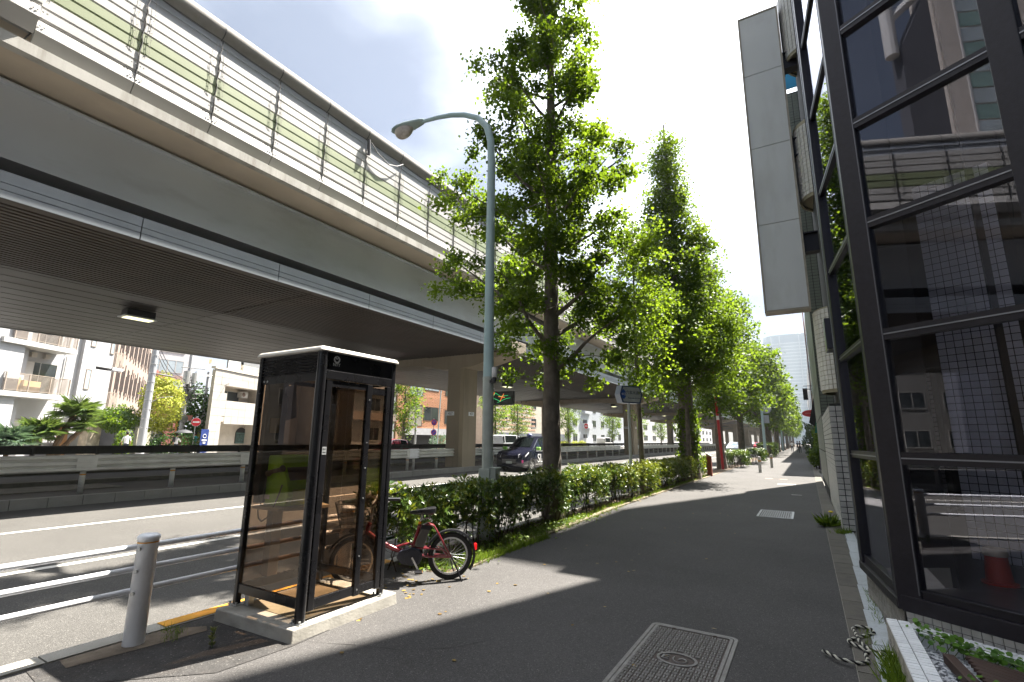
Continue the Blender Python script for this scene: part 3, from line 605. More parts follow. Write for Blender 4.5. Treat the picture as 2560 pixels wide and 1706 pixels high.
pg = MB().tube([(0, 0, -.02), (0, 0, .9)], .03, 8).mesh('post', [GRF])
for i in range(10): inst('post', pg, gf, T(-4.72, 5.5 + 2.0 * i, 0))

# ---------------------------------------------------------------- bicycle
ang = math.atan2(-.725, -.69)
bk = thing('bicycle', 'red electric bicycle with small wheels and a black wire basket, parked behind the booth', 'bicycle', (-3.585, 4.69, 0), ang)
RED = M('bike_red', (.20, .018, .028), .28, var=.05, spec=.6, coat=.4)
RUB = M('rubber', (.015, .015, .015), .8); ALU = M('alloy', (.62, .62, .62), .28, metal=.8, var=.05); BPL = M('black_plastic', (.018, .018, .022), .35)
def lb(mb, name, mat, par=bk, **k): return mb.build(name, mat, par, local=True, **k)
def wheel(cx, r):
    wl = lb(MB().lathe((cx, 0, r), [(r - .052, -.012), (r - .030, -.02), (r - .012, -.02), (r, -.008), (r, .008), (r - .012, .02), (r - .030, .02), (r - .052, .012), (r - .052, -.012)], 40, axis='y'), 'tyre', RUB, smooth=True)
    ri = lb(MB().lathe((cx, 0, r), [(r - .068, -.011), (r - .045, -.013), (r - .045, .013), (r - .068, .011), (r - .068, -.011)], 40, axis='y'), 'rim', ALU, smooth=True)
    sp = MB()
    for k in range(28):
        a = 2 * pi * k / 28; b = a + (.5 if k % 2 else -.5); s = .025 if k % 4 < 2 else -.025
        sp.tube([(cx + .018 * cos(b), s, r + .018 * sin(b)), (cx + (r - .066) * cos(a), 0, r + (r - .066) * sin(a))], .0012, 3, cap=False)
    lb(sp, 'spokes', ALU)
    lb(MB().tube([(cx, -.05, r), (cx, .05, r)], .022, 12), 'hub', ALU, smooth=True)
wheel(0, .25); wheel(1.04, .25)
def arc(cx, cz, r, a0, a1, w, n=16):
    m = MB()
    for i in range(n):
        a, b = a0 + (a1 - a0) * i / n, a0 + (a1 - a0) * (i + 1) / n
        m.poly([(cx + r * cos(a), -w, cz + r * sin(a)), (cx + r * cos(b), -w, cz + r * sin(b)), (cx + r * cos(b), w, cz + r * sin(b)), (cx + r * cos(a), w, cz + r * sin(a))])
        for s in (-1, 1): m.poly([(cx + r * cos(a), s * w, cz + r * sin(a)), (cx + (r - .02) * cos(a), s * w * 1.25, cz + (r - .02) * sin(a)), (cx + (r - .02) * cos(b), s * w * 1.25, cz + (r - .02) * sin(b)), (cx + r * cos(b), s * w, cz + r * sin(b))])
    return m
lb(arc(0, .25, .285, rad(5), rad(200) * .0 + rad(175), .026), 'mudguard', BPL, smooth=True)
lb(arc(0, .25, .287, rad(150), rad(215), .02, 6), 'mudguard_stay', BPL)
lb(arc(1.04, .25, .285, rad(20), rad(150), .026), 'mudguard', BPL, smooth=True)
hd0, hd1 = (.91, 0, .62), (.955, 0, .47)
m = MB(); m.tube([(.925, 0, .54), (.78, 0, .43), (.62, 0, .35), (.48, 0, .30)], [.026, .027, .026, .024], 12)
m.tube([(.44, 0, .30), (.375, 0, .52), (.355, 0, .60)], [.02, .018, .018], 10)
m.tube([(.62, 0, .36), (.54, 0, .385), (.46, 0, .40), (.42, 0, .38)], .014, 8)
m.tube([(.60, 0, .345), (.50, 0, .34), (.43, 0, .36)], .012, 8)
for s in (-1, 1):
    m.tube([(.37, .02 * s, .57), (.26, .035 * s, .60), (.2, .045 * s, .58), (.15, .05 * s, .50), (.08, .052 * s, .38), (0, .055 * s, .25)], .0105, 8)
    m.tube([(.42, .02 * s, .29), (.25, .045 * s, .26), (0, .055 * s, .245)], .0115, 8)
    m.tube([(.40, .02 * s, .35), (.25, .045 * s, .345), (.1, .05 * s, .33), (.03, .055 * s, .26)], .010, 8)
m.tube([(.25, -.035, .598), (.25, .035, .598)], .008, 6); m.tube(((.9, 0, .63), (.945, 0, .47)), .026, 12)
lb(m, 'frame', RED, smooth=True)
m = MB()
for s in (-1, 1): m.tube([(.95, .03 * s, .47), (.98, .045 * s, .40), (1.04, .05 * s, .25)], .011, 8)
m.tube([(.945, -.04, .475), (.945, .04, .475)], .014, 8); lb(m, 'fork', BPL, smooth=True)
m = MB(); m.tube([(.9, 0, .63), (.88, 0, .80)], .013, 8); m.tube([(.60, .26, .90), (.72, .27, .905), (.83, .2, .90), (.87, .06, .83), (.88, 0, .81), (.87, -.06, .83), (.83, -.2, .90), (.72, -.27, .905), (.60, -.26, .90)], .011, 8); lb(m, 'handlebar', ALU, smooth=True)
for s in (-1, 1): lb(MB().tube([(.60, .26 * s, .90), (.73, .27 * s, .905)], [.018, .016], 10), 'grip', BPL, smooth=True)
m = MB(); m.tube([(.78, .24, .92), (.80, .16, .90), (.72, .24, .885)], .006, 6); m.tube([(.78, -.24, .92), (.80, -.16, .90), (.72, -.24, .885)], .006, 6); lb(m, 'brake_lever', BPL)
m = MB(); m.sphere((.82, .15, .96), .028, .028, .024, 12, 8); lb(m, 'bell', M('bell_orange', (.8, .28, .02), .4), smooth=True)
m = MB()
for dy in (-.05, .02, .07): m.tube([(.80, dy * 3, .89), (.95, dy, .92), (.98, dy, .8), (.94, dy * .4, .62)], .004, 5)
m.tube([(.9, .03, .53), (.7, .05, .34), (.5, .05, .25)], .0035, 5); lb(m, 'brake_cable', BPL)
# saddle
sm = MB()
secs = [(.47, .018, .012), (.43, .026, .03), (.36, .04, .045), (.29, .075, .06), (.235, .1, .07), (.20, .095, .06), (.185, .06, .035)]
st = []
for x, wdt, th in secs:
    k = len(sm.v); st.append(k); zt = .735 + (.36 - x) * .12
    for a in range(12):
        t = 2 * pi * a / 12; sm.v.append((x, wdt * cos(t), zt + (.012 + .012 * abs(cos(t)) if sin(t) > 0 else 0) + th * .5 * sin(t) - th * .3))
for i in range(len(secs) - 1):
    for a in range(12): sm.face((st[i] + a, st[i] + (a + 1) % 12, st[i + 1] + (a + 1) % 12, st[i + 1] + a))
sm.face([st[0] + a for a in range(12)][::-1]); sm.face([st[-1] + a for a in range(12)])
lb(sm, 'saddle', M('saddle_vinyl', (.012, .012, .014), .3, spec=.6), smooth=True)
m = MB(); m.tube([(.33, 0, .70), (.362, 0, .585)], .014, 10); m.tube([(.25, .03, .69), (.25, .03, .66), (.33, 0, .655)], .005, 5); m.tube([(.25, -.03, .69), (.25, -.03, .66), (.33, 0, .655)], .005, 5); lb(m, 'seat_post', ALU, smooth=True)
lb(MB().tube([(.352, 0, .628), (.358, 0, .60)], .0165, 10), 'reflector_band', M('reflect_orange', (.9, .35, .02), .4))
MBx = MB().hexa([(.30, -.045, .35), (.41, -.045, .37), (.41, .045, .37), (.30, .045, .35), (.235, -.045, .575), (.335, -.045, .59), (.335, .045, .59), (.235, .045, .575)])
lb(MBx, 'battery', M('battery_grey', (.09, .085, .08), .35), bevel=.02)
lb(MB().hexa([(.245, -.047, .53), (.352, -.047, .545), (.352, .047, .545), (.245, .047, .53), (.232, -.047, .585), (.337, -.047, .6), (.337, .047, .6), (.232, .047, .585)]), 'battery_cap', BPL, bevel=.012)
lb(MB().prism([(.57, 0, .33), (.60, 0, .27), (.55, 0, .20), (.42, 0, .17), (.34, 0, .19), (.31, 0, .27), (.34, 0, .34), (.45, 0, .37)], (0, -.065, 0), (0, .055, 0)), 'motor_cover', M('motor_blue', (.018, .02, .035), .3), bevel=.018, seg=3)
m = MB(); m.lathe((.43, .07, .265), [(.085, -.006), (.085, .006)], 24, axis='y'); lb(m, 'chain_guard', BPL)
m = MB(); m.obox((.395, .085, .20), (.04, 0, .07), (0, .008, 0), (.008, 0, -.006)); m.obox((.47, -.085, .335), (.04, 0, .07), (0, .008, 0), (.008, 0, -.006)); lb(m, 'crank', ALU)
pd = lb(MB().box(.32, .40, .09, .17, .115, .135), 'pedal', BPL, bevel=.005); lb(MB().box(.318, .322, .1, .16, .118, .132), 'pedal_reflector', M('reflect_orange', (.9, .35, .02)), par=pd)
lb(MB().box(.47, .55, -.17, -.09, .395, .415), 'pedal', BPL, bevel=.005)
lb(MB().box(-.302, -.272, -.022, .022, .30, .37), 'rear_light', M('lens_red', (.55, .005, .01), .2, spec=.7, emit=(1, .02, .02), es=.15), bevel=.008)
m = MB(); m.tube([(.0, .06, .25), (-.06, .09, .14), (-.12, .12, .0)], .009, 6); m.tube([(0, -.06, .25), (-.04, -.09, .12), (-.08, -.11, .0)], .009, 6); lb(m, 'kickstand', BPL)
m = MB()    # wire basket
def bring(z, k, r=.004): m.tube([(1.0 - .0, -.15 * k, z), (1.0 + .24 * k, -.15 * k, z), (1.0 + .27 * k, 0, z), (1.0 + .24 * k, .15 * k, z), (1.0, .15 * k, z), (1.0, -.15 * k, z)], r, 5)
for z, k in ((.60, .78), (.66, .84), (.72, .9), (.79, .96), (.85, 1.02)): bring(z, k, .006 if z > .84 else .003)
for s in [i / 5 for i in range(-5, 6)]:
    m.tube([(1.0 + (.27 - .03 * abs(s)) * .78, .15 * .78 * s, .60), (1.0 + (.27 - .03 * abs(s)) * 1.02, .15 * 1.02 * s, .85)], .0025, 4); m.tube([(1.0, .15 * .78 * s, .60), (1.0 + .2, .15 * .78 * s, .60)], .0025, 4)
for q in range(5):
    for s in (-1, 1): m.tube([(1.0 + .05 * q * .78, s * .15 * .78, .60), (1.0 + .05 * q, s * .15 * 1.02, .85)], .0025, 4)
for q in range(1, 5): m.tube([(1.0 + .05 * q * .78, -.117, .60), (1.0 + .05 * q * .78, .117, .60)], .0025, 4)
lb(m, 'basket', M('basket_wire', (.02, .018, .016), .5))
lb(MB().tube([(.985, 0, .58), (1.06, 0, .58), (1.1, 0, .54)], [.035, .03, .02], 10), 'headlight', BPL, smooth=True)

# ---------------------------------------------------------------- street lamp
lp = thing('street_lamp', 'tall pale blue street lamp with curved arm over the road', 'street lamp', (-4.82, 7.28, 0))
LB = M('lamp_blue', (.36, .50, .52), .42, var=.06, vs=3, stain=.2, stain_col=(.3, .33, .3), sscale=(9, 9, 1))
LB2 = M('lamp_weathered', (.42, .47, .44), .6, var=.15, vs=6, stain=.5, stain_col=(.26, .24, .18), sscale=(9, 9, 2))
MB().tube([(-4.82, 7.28, 1.0), (-4.84, 7.28, 2.6)], .098, 20).build('lower_pole', LB2, lp, smooth=True)
MB().tube([(-4.84, 7.28, 2.6), (-4.86, 7.28, 5.2), (-4.87, 7.28, 6.9), (-4.90, 7.28, 7.4), (-5.0, 7.28, 7.75), (-5.22, 7.28, 8.03), (-5.58, 7.28, 8.24), (-5.92, 7.28, 8.36), (-6.3, 7.28, 8.44), (-6.78, 7.28, 8.50)], [.094, .083, .076, .072, .068, .062, .056, .052, .046, .04], 18).build('pole', LB, lp, smooth=True)
MB().tube([(-4.84, 7.28, 2.58), (-4.84, 7.28, 2.64)], .101, 20).build('collar', LB2, lp)
m = MB(); m.box(-4.93, -4.71, 7.17, 7.39, -.16, 1.04); m.build('base_box', LB2, lp, bevel=.006)
m = MB(); m.box(-4.72, -4.60, 7.2, 7.36, .62, 1.05); m.box(-4.735, -4.59, 7.19, 7.37, 1.05, 1.065); m.build('switch_box', LB2, lp, bevel=.006)
hd = MB()
hs = [(-6.70, .05, .05, .03), (-6.78, .085, .07, .07), (-6.95, .12, .085, .10), (-7.2, .165, .10, .12), (-7.42, .165, .09, .11), (-7.58, .12, .065, .075), (-7.66, .05, .03, .03)]
st = []
for x, w_, up_, dn_ in hs:
    st.append(len(hd.v)); zc = 8.50 + (-6.7 - x) * .04
    for a in range(16):
        t = 2 * pi * a / 16; hd.v.append((x, 7.28 + w_ * cos(t), zc + (up_ if sin(t) > 0 else dn_ * .55) * sin(t)))
for i in range(len(hs) - 1):
    for a in range(16): hd.face((st[i] + a, st[i] + (a + 1) % 16, st[i + 1] + (a + 1) % 16, st[i + 1] + a))
hd.face([st[0] + a for a in range(16)]); hd.face([st[-1] + a for a in range(16)][::-1])
hdo = hd.build('lamp_head', M('lamp_head_green', (.28, .37, .37), .4, var=.1, stain=.2), lp, smooth=True)
MB().sphere((-7.3, 7.28, 8.50), .27, .14, .24, 20, 10, z0=-1, z1=-.05).build('lens', M('lamp_lens', (.42, .38, .35), .15, var=.15, vs=20, spec=.8), hdo, smooth=True)
mt = thing('meter', 'small white cylindrical sensor strapped to the lamp post', 'meter', (-4.7, 7.25, 2.6))
MB().tube([(-4.67, 7.22, 2.62), (-4.67, 7.22, 2.80)], .05, 16).build('body', M('meter_white', (.62, .62, .62), .5), mt, bevel=.008, smooth=True)
m = MB(); m.tube([(-4.67, 7.22, 2.54), (-4.67, 7.22, 2.62)], .035, 12); m.tube([(-4.80, 7.25, 2.6), (-4.67, 7.22, 2.57)], .012, 6); m.box(-4.76, -4.66, 7.2, 7.25, 2.52, 2.57); m.build('bracket', BPL, mt)

for o_ in (lp, mt):      # base of the post stands at (-4.50, 6.80)
    b_ = BASE[o_.name]; o_.scale = (.934, .934, .934); o_.location = (b_.x * .934, b_.y * .934, .102 + b_.z * .934)

# ---------------------------------------------------------------- covers in the sidewalk
mh = thing('manhole_cover', 'large rectangular iron utility cover with woven relief in the sidewalk', 'manhole cover', (-.95, 3.9, 0))
IR = M('cast_iron', (.19, .18, .175), .5, metal=.4, var=.2, vs=15, bump=.5, bs=120, stain=.35, stain_col=(.085, .055, .042), sscale=(9, 9, 9))
IRD = M('iron_groove', (.06, .045, .038), .8, var=.3, vs=20)
x0, x1, y0, y1 = -1.29, -.61, 3.18, 4.61
def rrect(x0, x1, y0, y1, r, z, n=5):
    o = []
    for cx, cy, a0 in ((x1 - r, y1 - r, 0), (x0 + r, y1 - r, pi / 2), (x0 + r, y0 + r, pi), (x1 - r, y0 + r, 1.5 * pi)):
        for i in range(n + 1): a = a0 + pi / 2 * i / n; o.append((cx + r * cos(a), cy + r * sin(a), z))
    return o
def ringplate(a, b, z0, z1):
    m = MB(); k = len(a)
    for i in range(k):
        j = (i + 1) % k
        m.hexa([(b[i][0], b[i][1], z0), (a[i][0], a[i][1], z0), (a[j][0], a[j][1], z0), (b[j][0], b[j][1], z0), (b[i][0], b[i][1], z1), (a[i][0], a[i][1], z1), (a[j][0], a[j][1], z1), (b[j][0], b[j][1], z1)])
    return m
ringplate(rrect(x0, x1, y0, y1, .06, 0), rrect(x0 + .028, x1 - .028, y0 + .028, y1 - .028, .045, 0), -.01, .008).build('frame', IR, mh)
ringplate(rrect(x0 + .034, x1 - .034, y0 + .034, y1 - .034, .04, 0), rrect(x0 + .058, x1 - .058, y0 + .058, y1 - .058, .025, 0), -.01, .009).build('lid_rim', IR, mh)
MB().prism(rrect(x0 + .01, x1 - .01, y0 + .01, y1 - .01, .05, 0), (0, 0, -.01), (0, 0, .0015)).build('lid', IRD, mh)
m = MB(); cx, cy = -.95, 3.955
P_ = .043; k = 0
for i in range(40):
    for j in range(90):
        X = x0 + .075 + i * P_ / 2; Yy = y0 + .075 + j * P_ / 2
        if X > x1 - .075 or Yy > y1 - .075: continue
        if ((X - cx) / .155) ** 2 + ((Yy - cy) / .12) ** 2 < 1: continue
        # basket weave of little bars
        a, b = i // 2, j // 2
        if i % 2 or j % 2: continue
        if (a + b) % 2 == 0: m.box(X - .018, X + .018, Yy - .013, Yy - .003, 0, .009); m.box(X - .018, X + .018, Yy + .004, Yy + .014, 0, .009)
        else: m.box(X - .014, X - .004, Yy - .019, Yy + .019, 0, .009); m.box(X + .005, X + .015, Yy - .019, Yy + .019, 0, .009)
m.build('relief', IR, mh, kind='stuff')
el = lambda rx, ry, n=40: [(cx + rx * cos(2 * pi * i / n), cy + ry * sin(2 * pi * i / n), 0) for i in range(n)]
m = ringplate(el(.142, .112), el(.122, .092), 0, .010); m.build('oval_ring', IR, mh)
m = MB(); pts = [(.1 - .05 + .062 * cos(a) * f - .02, .062 * sin(a) * f) for a, f in [(2.6 + i * .42, 1 - i * .045) for i in range(18)]]
m.tube([(cx + p[0] - .0, cy + p[1], .003) for p in pts], .0075, 5)
m.box(cx - .105, cx - .093, cy - .03, cy + .04, 0, .01)
for dy in (-.03, .0, .03): m.box(cx - .093, cx - .055, cy + dy, cy + dy + .009, 0, .01)
m.build('emblem', IR, mh)
m = MB()
for px in (-1.1, -.78): m.lathe((px, 4.535, .0035), [(.0, 0), (.016, 0), (.016, .006), (.024, .006)], 14)
m.build('key_hole', IRD, mh)
sg = thing('access_cover', 'small pale metal cover lying further up the sidewalk near the tiled wall', 'manhole cover', (-.73, 12.55, 0))
AL2 = M('worn_steel', (.34, .34, .35), .45, metal=.5, var=.2, vs=12)
ringplate(rrect(-1.07, -.39, 11.97, 13.15, .03, 0), rrect(-1.03, -.43, 12.01, 13.11, .02, 0), -.01, .007).build('frame', AL2, sg)
m = MB()
for i in range(14):
    for j in range(26):
        X = -1.01 + i * .042; Yy = 12.04 + j * .041
        if X > -.46: continue
        m.box(X, X + .028, Yy, Yy + .026, -.005, .006)
m.build('relief', AL2, sg, kind='stuff'); MB().box(-1.05, -.41, 12.0, 13.12, -.01, .002).build('lid', IRD, sg)
m = MB()
for x, y in ((-1.56, 24.2), (-1.0, 24.1)): m.box(x - .14, x + .14, y - .15, y + .15, .003, .006)
m.box(-1.42, -1.14, 24.12, 24.16, .003, .006); struct(m.build('old_paint_mark', M('faded_orange', (.3, .2, .15), .8)))
m = MB(); m.box(-.55, -.28, 17.3, 17.36, .003, .006); struct(m.build('white_paint_mark', PAINT))
cv = thing('access_cover', 'faint rectangular cover in the sunlit strip of the sidewalk', 'manhole cover', (-.8, 21.3, 0))
MB().box(-1.1, -.5, 21.0, 21.7, .001, .006).build('lid', M('sun_cover', (.16, .15, .14), .7, bump=.8, bs=30), cv, bevel=.002)

# ---------------------------------------------------------------- dark glazed corner building on the right
GB = thing('glazed_building', 'dark framed glass corner building with tiled plinth filling the right side', 'building', (1.5, 6, 0))
FRM = M('bay_frame', (.014, .012, .018), .4, metal=.1, var=.25, vs=25, bump=.15, bs=120)
SIL = M('bay_silver', (.30, .31, .34), .35, metal=.6, var=.1)
BGL = glass('bay_glass', (.96, .95, .97), 1.66, refl=(.86, .88, .97))
MOS = M('mosaic_tile', (.72, .70, .67), .45, var=.12, vs=8, stain=.25, stain_col=(.32, .29, .25), sscale=(3, 3, 3), rnd=.14)
MOSD = M('interior_tile', (.85, .84, .88), .4, var=.06, vs=3, rnd=.1)
GROUT = M('grout', (.035, .034, .036), .9)
GROUTL = M('grout_warm', (.16, .14, .12), .9)
A = Vector((.54, 5.10, 0)); U = Vector((.56, -.38, 0)).normalized(); Bp = Vector((.40, 6.45, 0)); Mv = (Bp - A); LM = Mv.length; Mv.normalize()
NU = Vector((U.y, -U.x, 0));
if NU.y > 0: NU = -NU
NM = Vector((-Mv.y, Mv.x, 0));
if NM.x > 0: NM = -NM
Z = Vector((0, 0, 1)); TOPZ = 13.2
def fbar(mb, O, D, Nn, s0, s1, z0, z1, d0, d1, mi=0):
    c = O + D * (s0 + s1) / 2 + Nn * (d0 + d1) / 2 + Z * (z0 + z1) / 2
    return mb.obox(c, D * (s1 - s0) / 2, Nn * (d1 - d0) / 2, Z * (z1 - z0) / 2, mi)
# tiled plinth
m = MB(); m.poly([A + Z * 0 - NU * .02, A + U * 3.4 - NU * .02, A + U * 3.4 - NU * .02 + Z * .3, A - NU * .02 + Z * .3]); m.poly([A - NM * .02, Bp - NM * .02, Bp - NM * .02 + Z * .3, A - NM * .02 + Z * .3][::-1])
m.build('plinth_backing', GROUTL, GB)
tiles(GB, A - NU * .0, U, Z, 50, 5, .057, .057, .005, .006, MOS, limit=190)
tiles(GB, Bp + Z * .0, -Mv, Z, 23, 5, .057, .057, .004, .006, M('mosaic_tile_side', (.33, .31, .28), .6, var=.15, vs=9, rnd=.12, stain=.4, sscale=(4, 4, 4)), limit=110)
# corner post, sill, mullions
ex_ = [(A + NU * .03 + NM * .03), (A + U * .135 + NU * .03), (A + U * .135 - NU * .06), (A + Mv * .10 - NM * .06 + U * .02), (A + Mv * .14 - NM * .05), (A + Mv * .14 + NM * .03)]
MB().prism([(p.x, p.y, 0) for p in ex_], (0, 0, .30), (0, 0, TOPZ)).build('corner_mullion', FRM, GB, bevel=.006)
m = MB(); fbar(m, A, U, NU, .028, .044, .32, TOPZ, .028, .038); m.build('silver_trim', SIL, GB)
m = MB(); fbar(m, A, U, NU, .12, .128, .42, TOPZ, .028, .036); fbar(m, A, Mv, NM, .125, .133, .42, TOPZ, .028, .036); fbar(m, A, Mv, NM, .05, .056, .42, TOPZ, .028, .036); m.build('edge_trim', M('edge_trim', (.16, .16, .18), .35, metal=.5), GB)
sill = MB(); fbar(sill, A, U, NU, -.0, 3.4, .285, .40, -.05, .05); fbar(sill, A, Mv, NM, .0, LM + .03, .285, .36, -.05, .05); sill.build('sill', FRM, GB, bevel=.006)
m = MB(); fbar(m, A, U, NU, .135, 3.4, .40, .46, -.05, .02); fbar(m, A, U, NU, .135, 3.4, .452, .462, .018, .03); fbar(m, A, Mv, NM, .14, LM, .36, .44, -.04, .02); m.build('bottom_transom', FRM, GB, bevel=.004)
for s0 in (1.10, 2.22): 
    m = MB(); fbar(m, A, U, NU, s0 - .02, s0 + .16, .4, TOPZ, -.06, .045); m.build('mullion', FRM, GB, bevel=.008)
m = MB(); fbar(m, A, Mv, NM, LM - .09, LM + .02, .3, TOPZ, -.08, .04); m.build('mullion', FRM, GB, bevel=.006)
m = MB(); fbar(m, A, Mv, NM, LM + .005, LM + .022, .3, TOPZ, .02, .045); m.build('edge_trim', SIL, GB)
tz = [1.44, 2.45, 3.45, 4.42, 5.42, 6.42, 7.42, 8.42, 9.42, 10.42, 11.42, 12.42]
for z in tz:
    m = MB(); fbar(m, A, U, NU, .135, 1.08, z - .055, z + .04, -.05, .035); fbar(m, A, U, NU, 1.26, 2.2, z - .055, z + .04, -.05, .035)
    fbar(m, A, U, NU, .135, 1.08, z - .012, z - .002, .034, .042, 1); fbar(m, A, U, NU, 1.26, 2.2, z - .012, z - .002, .034, .042, 1); m.build('transom', [FRM, SIL], GB)  # thin silver strips paint the highlight along each transom
    m = MB(); fbar(m, A, Mv, NM, .14, LM - .09, z - .04, z + .03, -.05, .02); fbar(m, A, Mv, NM, .14, LM - .09, z - .01, z, .019, .026, 1); m.build('transom', [FRM, SIL], GB)
zz = [.46] + tz + [TOPZ]
for z0, z1 in zip(zz[:-1], zz[1:]):
    for s0, s1 in ((.135, 1.08), (1.26, 2.2)): 
        m = MB(); fbar(m, A, U, NU, s0, s1, z0, z1 - .0, -.012, -.004); m.build('pane', BGL, GB)
    m = MB(); fbar(m, A, Mv, NM, .14, LM - .09, z0 - .02, z1, -.012, -.004); m.build('pane', BGL, GB)
# body behind (walls, roof slab, floor)
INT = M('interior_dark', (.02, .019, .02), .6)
m = MB(); m.box(4.9, 26, -22, 15.9, 0, 30); m.box(1.9, 4.9, -22, 3.1, 0, 30); m.box(.7, 4.9, 5.2, 13.3, 13.25, 30); m.box(.9, 5, 14.9, 15.9, 0, 13.4)  # upper block above the glass is out of view, raised to shade the sidewalk
m.poly([(.52, 5.2, TOPZ), (.38, 6.5, TOPZ), (1.2, 7.0, TOPZ), (1.2, 15, TOPZ), (5, 15, TOPZ), (5, 3.1, TOPZ), (3.3, 3.1, TOPZ)]); m.build('body', M('building_body', (.35, .34, .33), .7), GB)
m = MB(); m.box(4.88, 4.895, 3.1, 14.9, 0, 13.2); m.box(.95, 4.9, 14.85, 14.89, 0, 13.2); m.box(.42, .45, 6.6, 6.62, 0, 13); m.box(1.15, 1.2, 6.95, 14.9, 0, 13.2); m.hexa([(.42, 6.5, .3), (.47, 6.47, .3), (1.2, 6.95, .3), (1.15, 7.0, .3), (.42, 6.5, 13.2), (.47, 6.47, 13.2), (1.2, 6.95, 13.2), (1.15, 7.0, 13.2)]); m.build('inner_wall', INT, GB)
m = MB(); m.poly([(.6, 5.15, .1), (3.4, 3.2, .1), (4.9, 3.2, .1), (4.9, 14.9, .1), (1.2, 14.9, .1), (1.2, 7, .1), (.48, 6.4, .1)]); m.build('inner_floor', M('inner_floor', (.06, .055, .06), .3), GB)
m = MB(); m.hexa([(.85, 6.2, 3.9), (3.6, 4.3, 3.9), (4.9, 14.9, 3.9), (1.2, 14.9, 3.9), (.85, 6.2, 4.1), (3.6, 4.3, 4.1), (4.9, 14.9, 4.1), (1.2, 14.9, 4.1)]) if False else None
m = MB(); m.box(1.2, 4.85, 9.6, 14.8, 3.3, 3.55); m.box(1.2, 4.85, 9.3, 9.6, 3.2, 3.7); m.box(1.9, 1.96, 7.2, 7.26, .1, 13); m.build('mezzanine', INT, GB)
# tiled columns inside
for (x, y, wd, z0, z1, pt, lim, dp) in ((1.69, 8.8, .85, .1, 5.3, .0945, 300, .5), (2.03, 13.5, .40, .1, 3.05, .0945, 110, .3), (1.5, 10.8, .26, 3.75, 6.6, .0945, 70, .3)):
    co = thing('tiled_column', 'x', 'column', (x, y, 0), group='tiled columns inside the glazed building')
    co['label'] = {1.69: 'wide grey tiled column behind the large glass panes', 2.03: 'narrower tiled column deeper inside, left of the wide one', 1.5: 'small upper tiled column seen high through the glass'}[x]
    D2 = Vector((.88, -.47, 0)).normalized(); N2 = Vector((D2.y, -D2.x, 0)); N2 = -N2 if N2.y > 0 else N2
    O2 = Vector((x, y, z0)); nu = round(wd / pt); nv = int((z1 - z0) / pt)
    m = MB(); c = O2 + D2 * nu * pt / 2 - N2 * (dp / 2 + .004) + Z * (nv * pt / 2); m.obox(c, D2 * nu * pt / 2, N2 * dp / 2, Z * nv * pt / 2); m.build('core', GROUT, co)
    tiles(co, O2, D2, Z, nu, nv, pt, pt, .009, .004, MOSD, limit=lim)
# ceiling strip and tube lights seen inside are reflections; a traffic cone stands on the floor
cn = thing('traffic_cone', 'red bucket shaped cone with white top behind the glass', 'traffic cone', (1.62, 7.42, .1))
MB().lathe((1.62, 7.42, .1), [(.15, 0), (.15, .02), (.115, .025), (.09, .30)], 24).build('body', M('cone_red', (.55, .03, .01), .4), cn, smooth=True)
MB().lathe((1.62, 7.42, .1), [(.092, .28), (.105, .29), (.095, .36), (.085, .36), (.085, .3)], 24).build('white_top', M('cone_white', (.7, .62, .5), .5), cn, smooth=True)
# planter with white brick walls, gravel, deck
pl = thing('planter', 'low planter faced with narrow white tiles, filled with gravel', 'planter', (.6, 4.2, 0))
WT = M('white_strip_tile', (.85, .86, .88), .3, var=.05, vs=6, rnd=.05, stain=.15, sscale=(9, 9, 9))
wallO = Vector((.425, 5.06, .22)); wallD = Vector((-.0, -1.0, 0)); 
m = MB(); m.box(.405, .545, 2.6, 5.05, 0, .212); m.hexa([(.42, 5.06, 0), (.52, 4.93, 0), (2.9, 3.3, 0), (3.0, 3.42, 0), (.42, 5.06, .212), (.52, 4.93, .212), (2.9, 3.3, .212), (3.0, 3.42, .212)]); m.build('wall_core', GROUT, pl)
tiles(pl, (.398, 5.04, .212), (0, -1, 0), (1, 0, 0), 54, 2, .045, .074, .0035, .008, WT, limit=108)
for t in list(pl.children):
    pass
tiles(pl, (.405, 2.6, 0.0), (0, 1, 0), (0, 0, 1), 54, 5, .045, .042, .003, .004, M('white_tile_side', (.30, .28, .25), .6, var=.4, vs=9, rnd=.25, stain=.6, sscale=(6, 6, 12)), limit=150) if False else None
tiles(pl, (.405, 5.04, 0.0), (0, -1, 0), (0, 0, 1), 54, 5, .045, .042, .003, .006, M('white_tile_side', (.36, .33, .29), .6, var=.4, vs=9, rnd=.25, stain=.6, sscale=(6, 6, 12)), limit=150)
U3 = Vector((.83, -.56, 0)).normalized()
V3 = Vector((-U3.y, U3.x, 0))
tiles(pl, Vector((.50, 4.925, .212)), U3, V3, 32, 2, .085, .055, .004, .008, WT, limit=64)
tiles(pl, Vector((.50, 4.925, .10)), U3, Z, 32, 1, .085, .11, .004, .006, WT, limit=32)
GV = M('gravel', (.62, .63, .66), .85, var=.2, vs=30, rnd=.2)
m = MB(); m.poly([(.54, 4.93, .10), (.54, 2.6, .10), (2.9, 2.6, .10), (2.9, 3.4, .10)]); m.build('gravel_bed', M('gravel_base', (.15, .15, .16), .95, var=.4, vs=60, bump=1, bs=60), pl)
m = MB()
for i in range(3200):
    x = random.uniform(.55, 1.25); y = random.uniform(2.9, 4.9)
    if y > 4.9 - (x - .54) * .67: continue
    r = random.uniform(.007, .016); a = random.uniform(0, 6.3)
    m.obox((x, y, .10 + r * .5), (r * cos(a), r * sin(a), random.uniform(-.3, .3) * r), (-r * .7 * sin(a), r * .7 * cos(a), 0), (0, 0, r * .55))
m.build('gravel', GV, pl, kind='stuff')
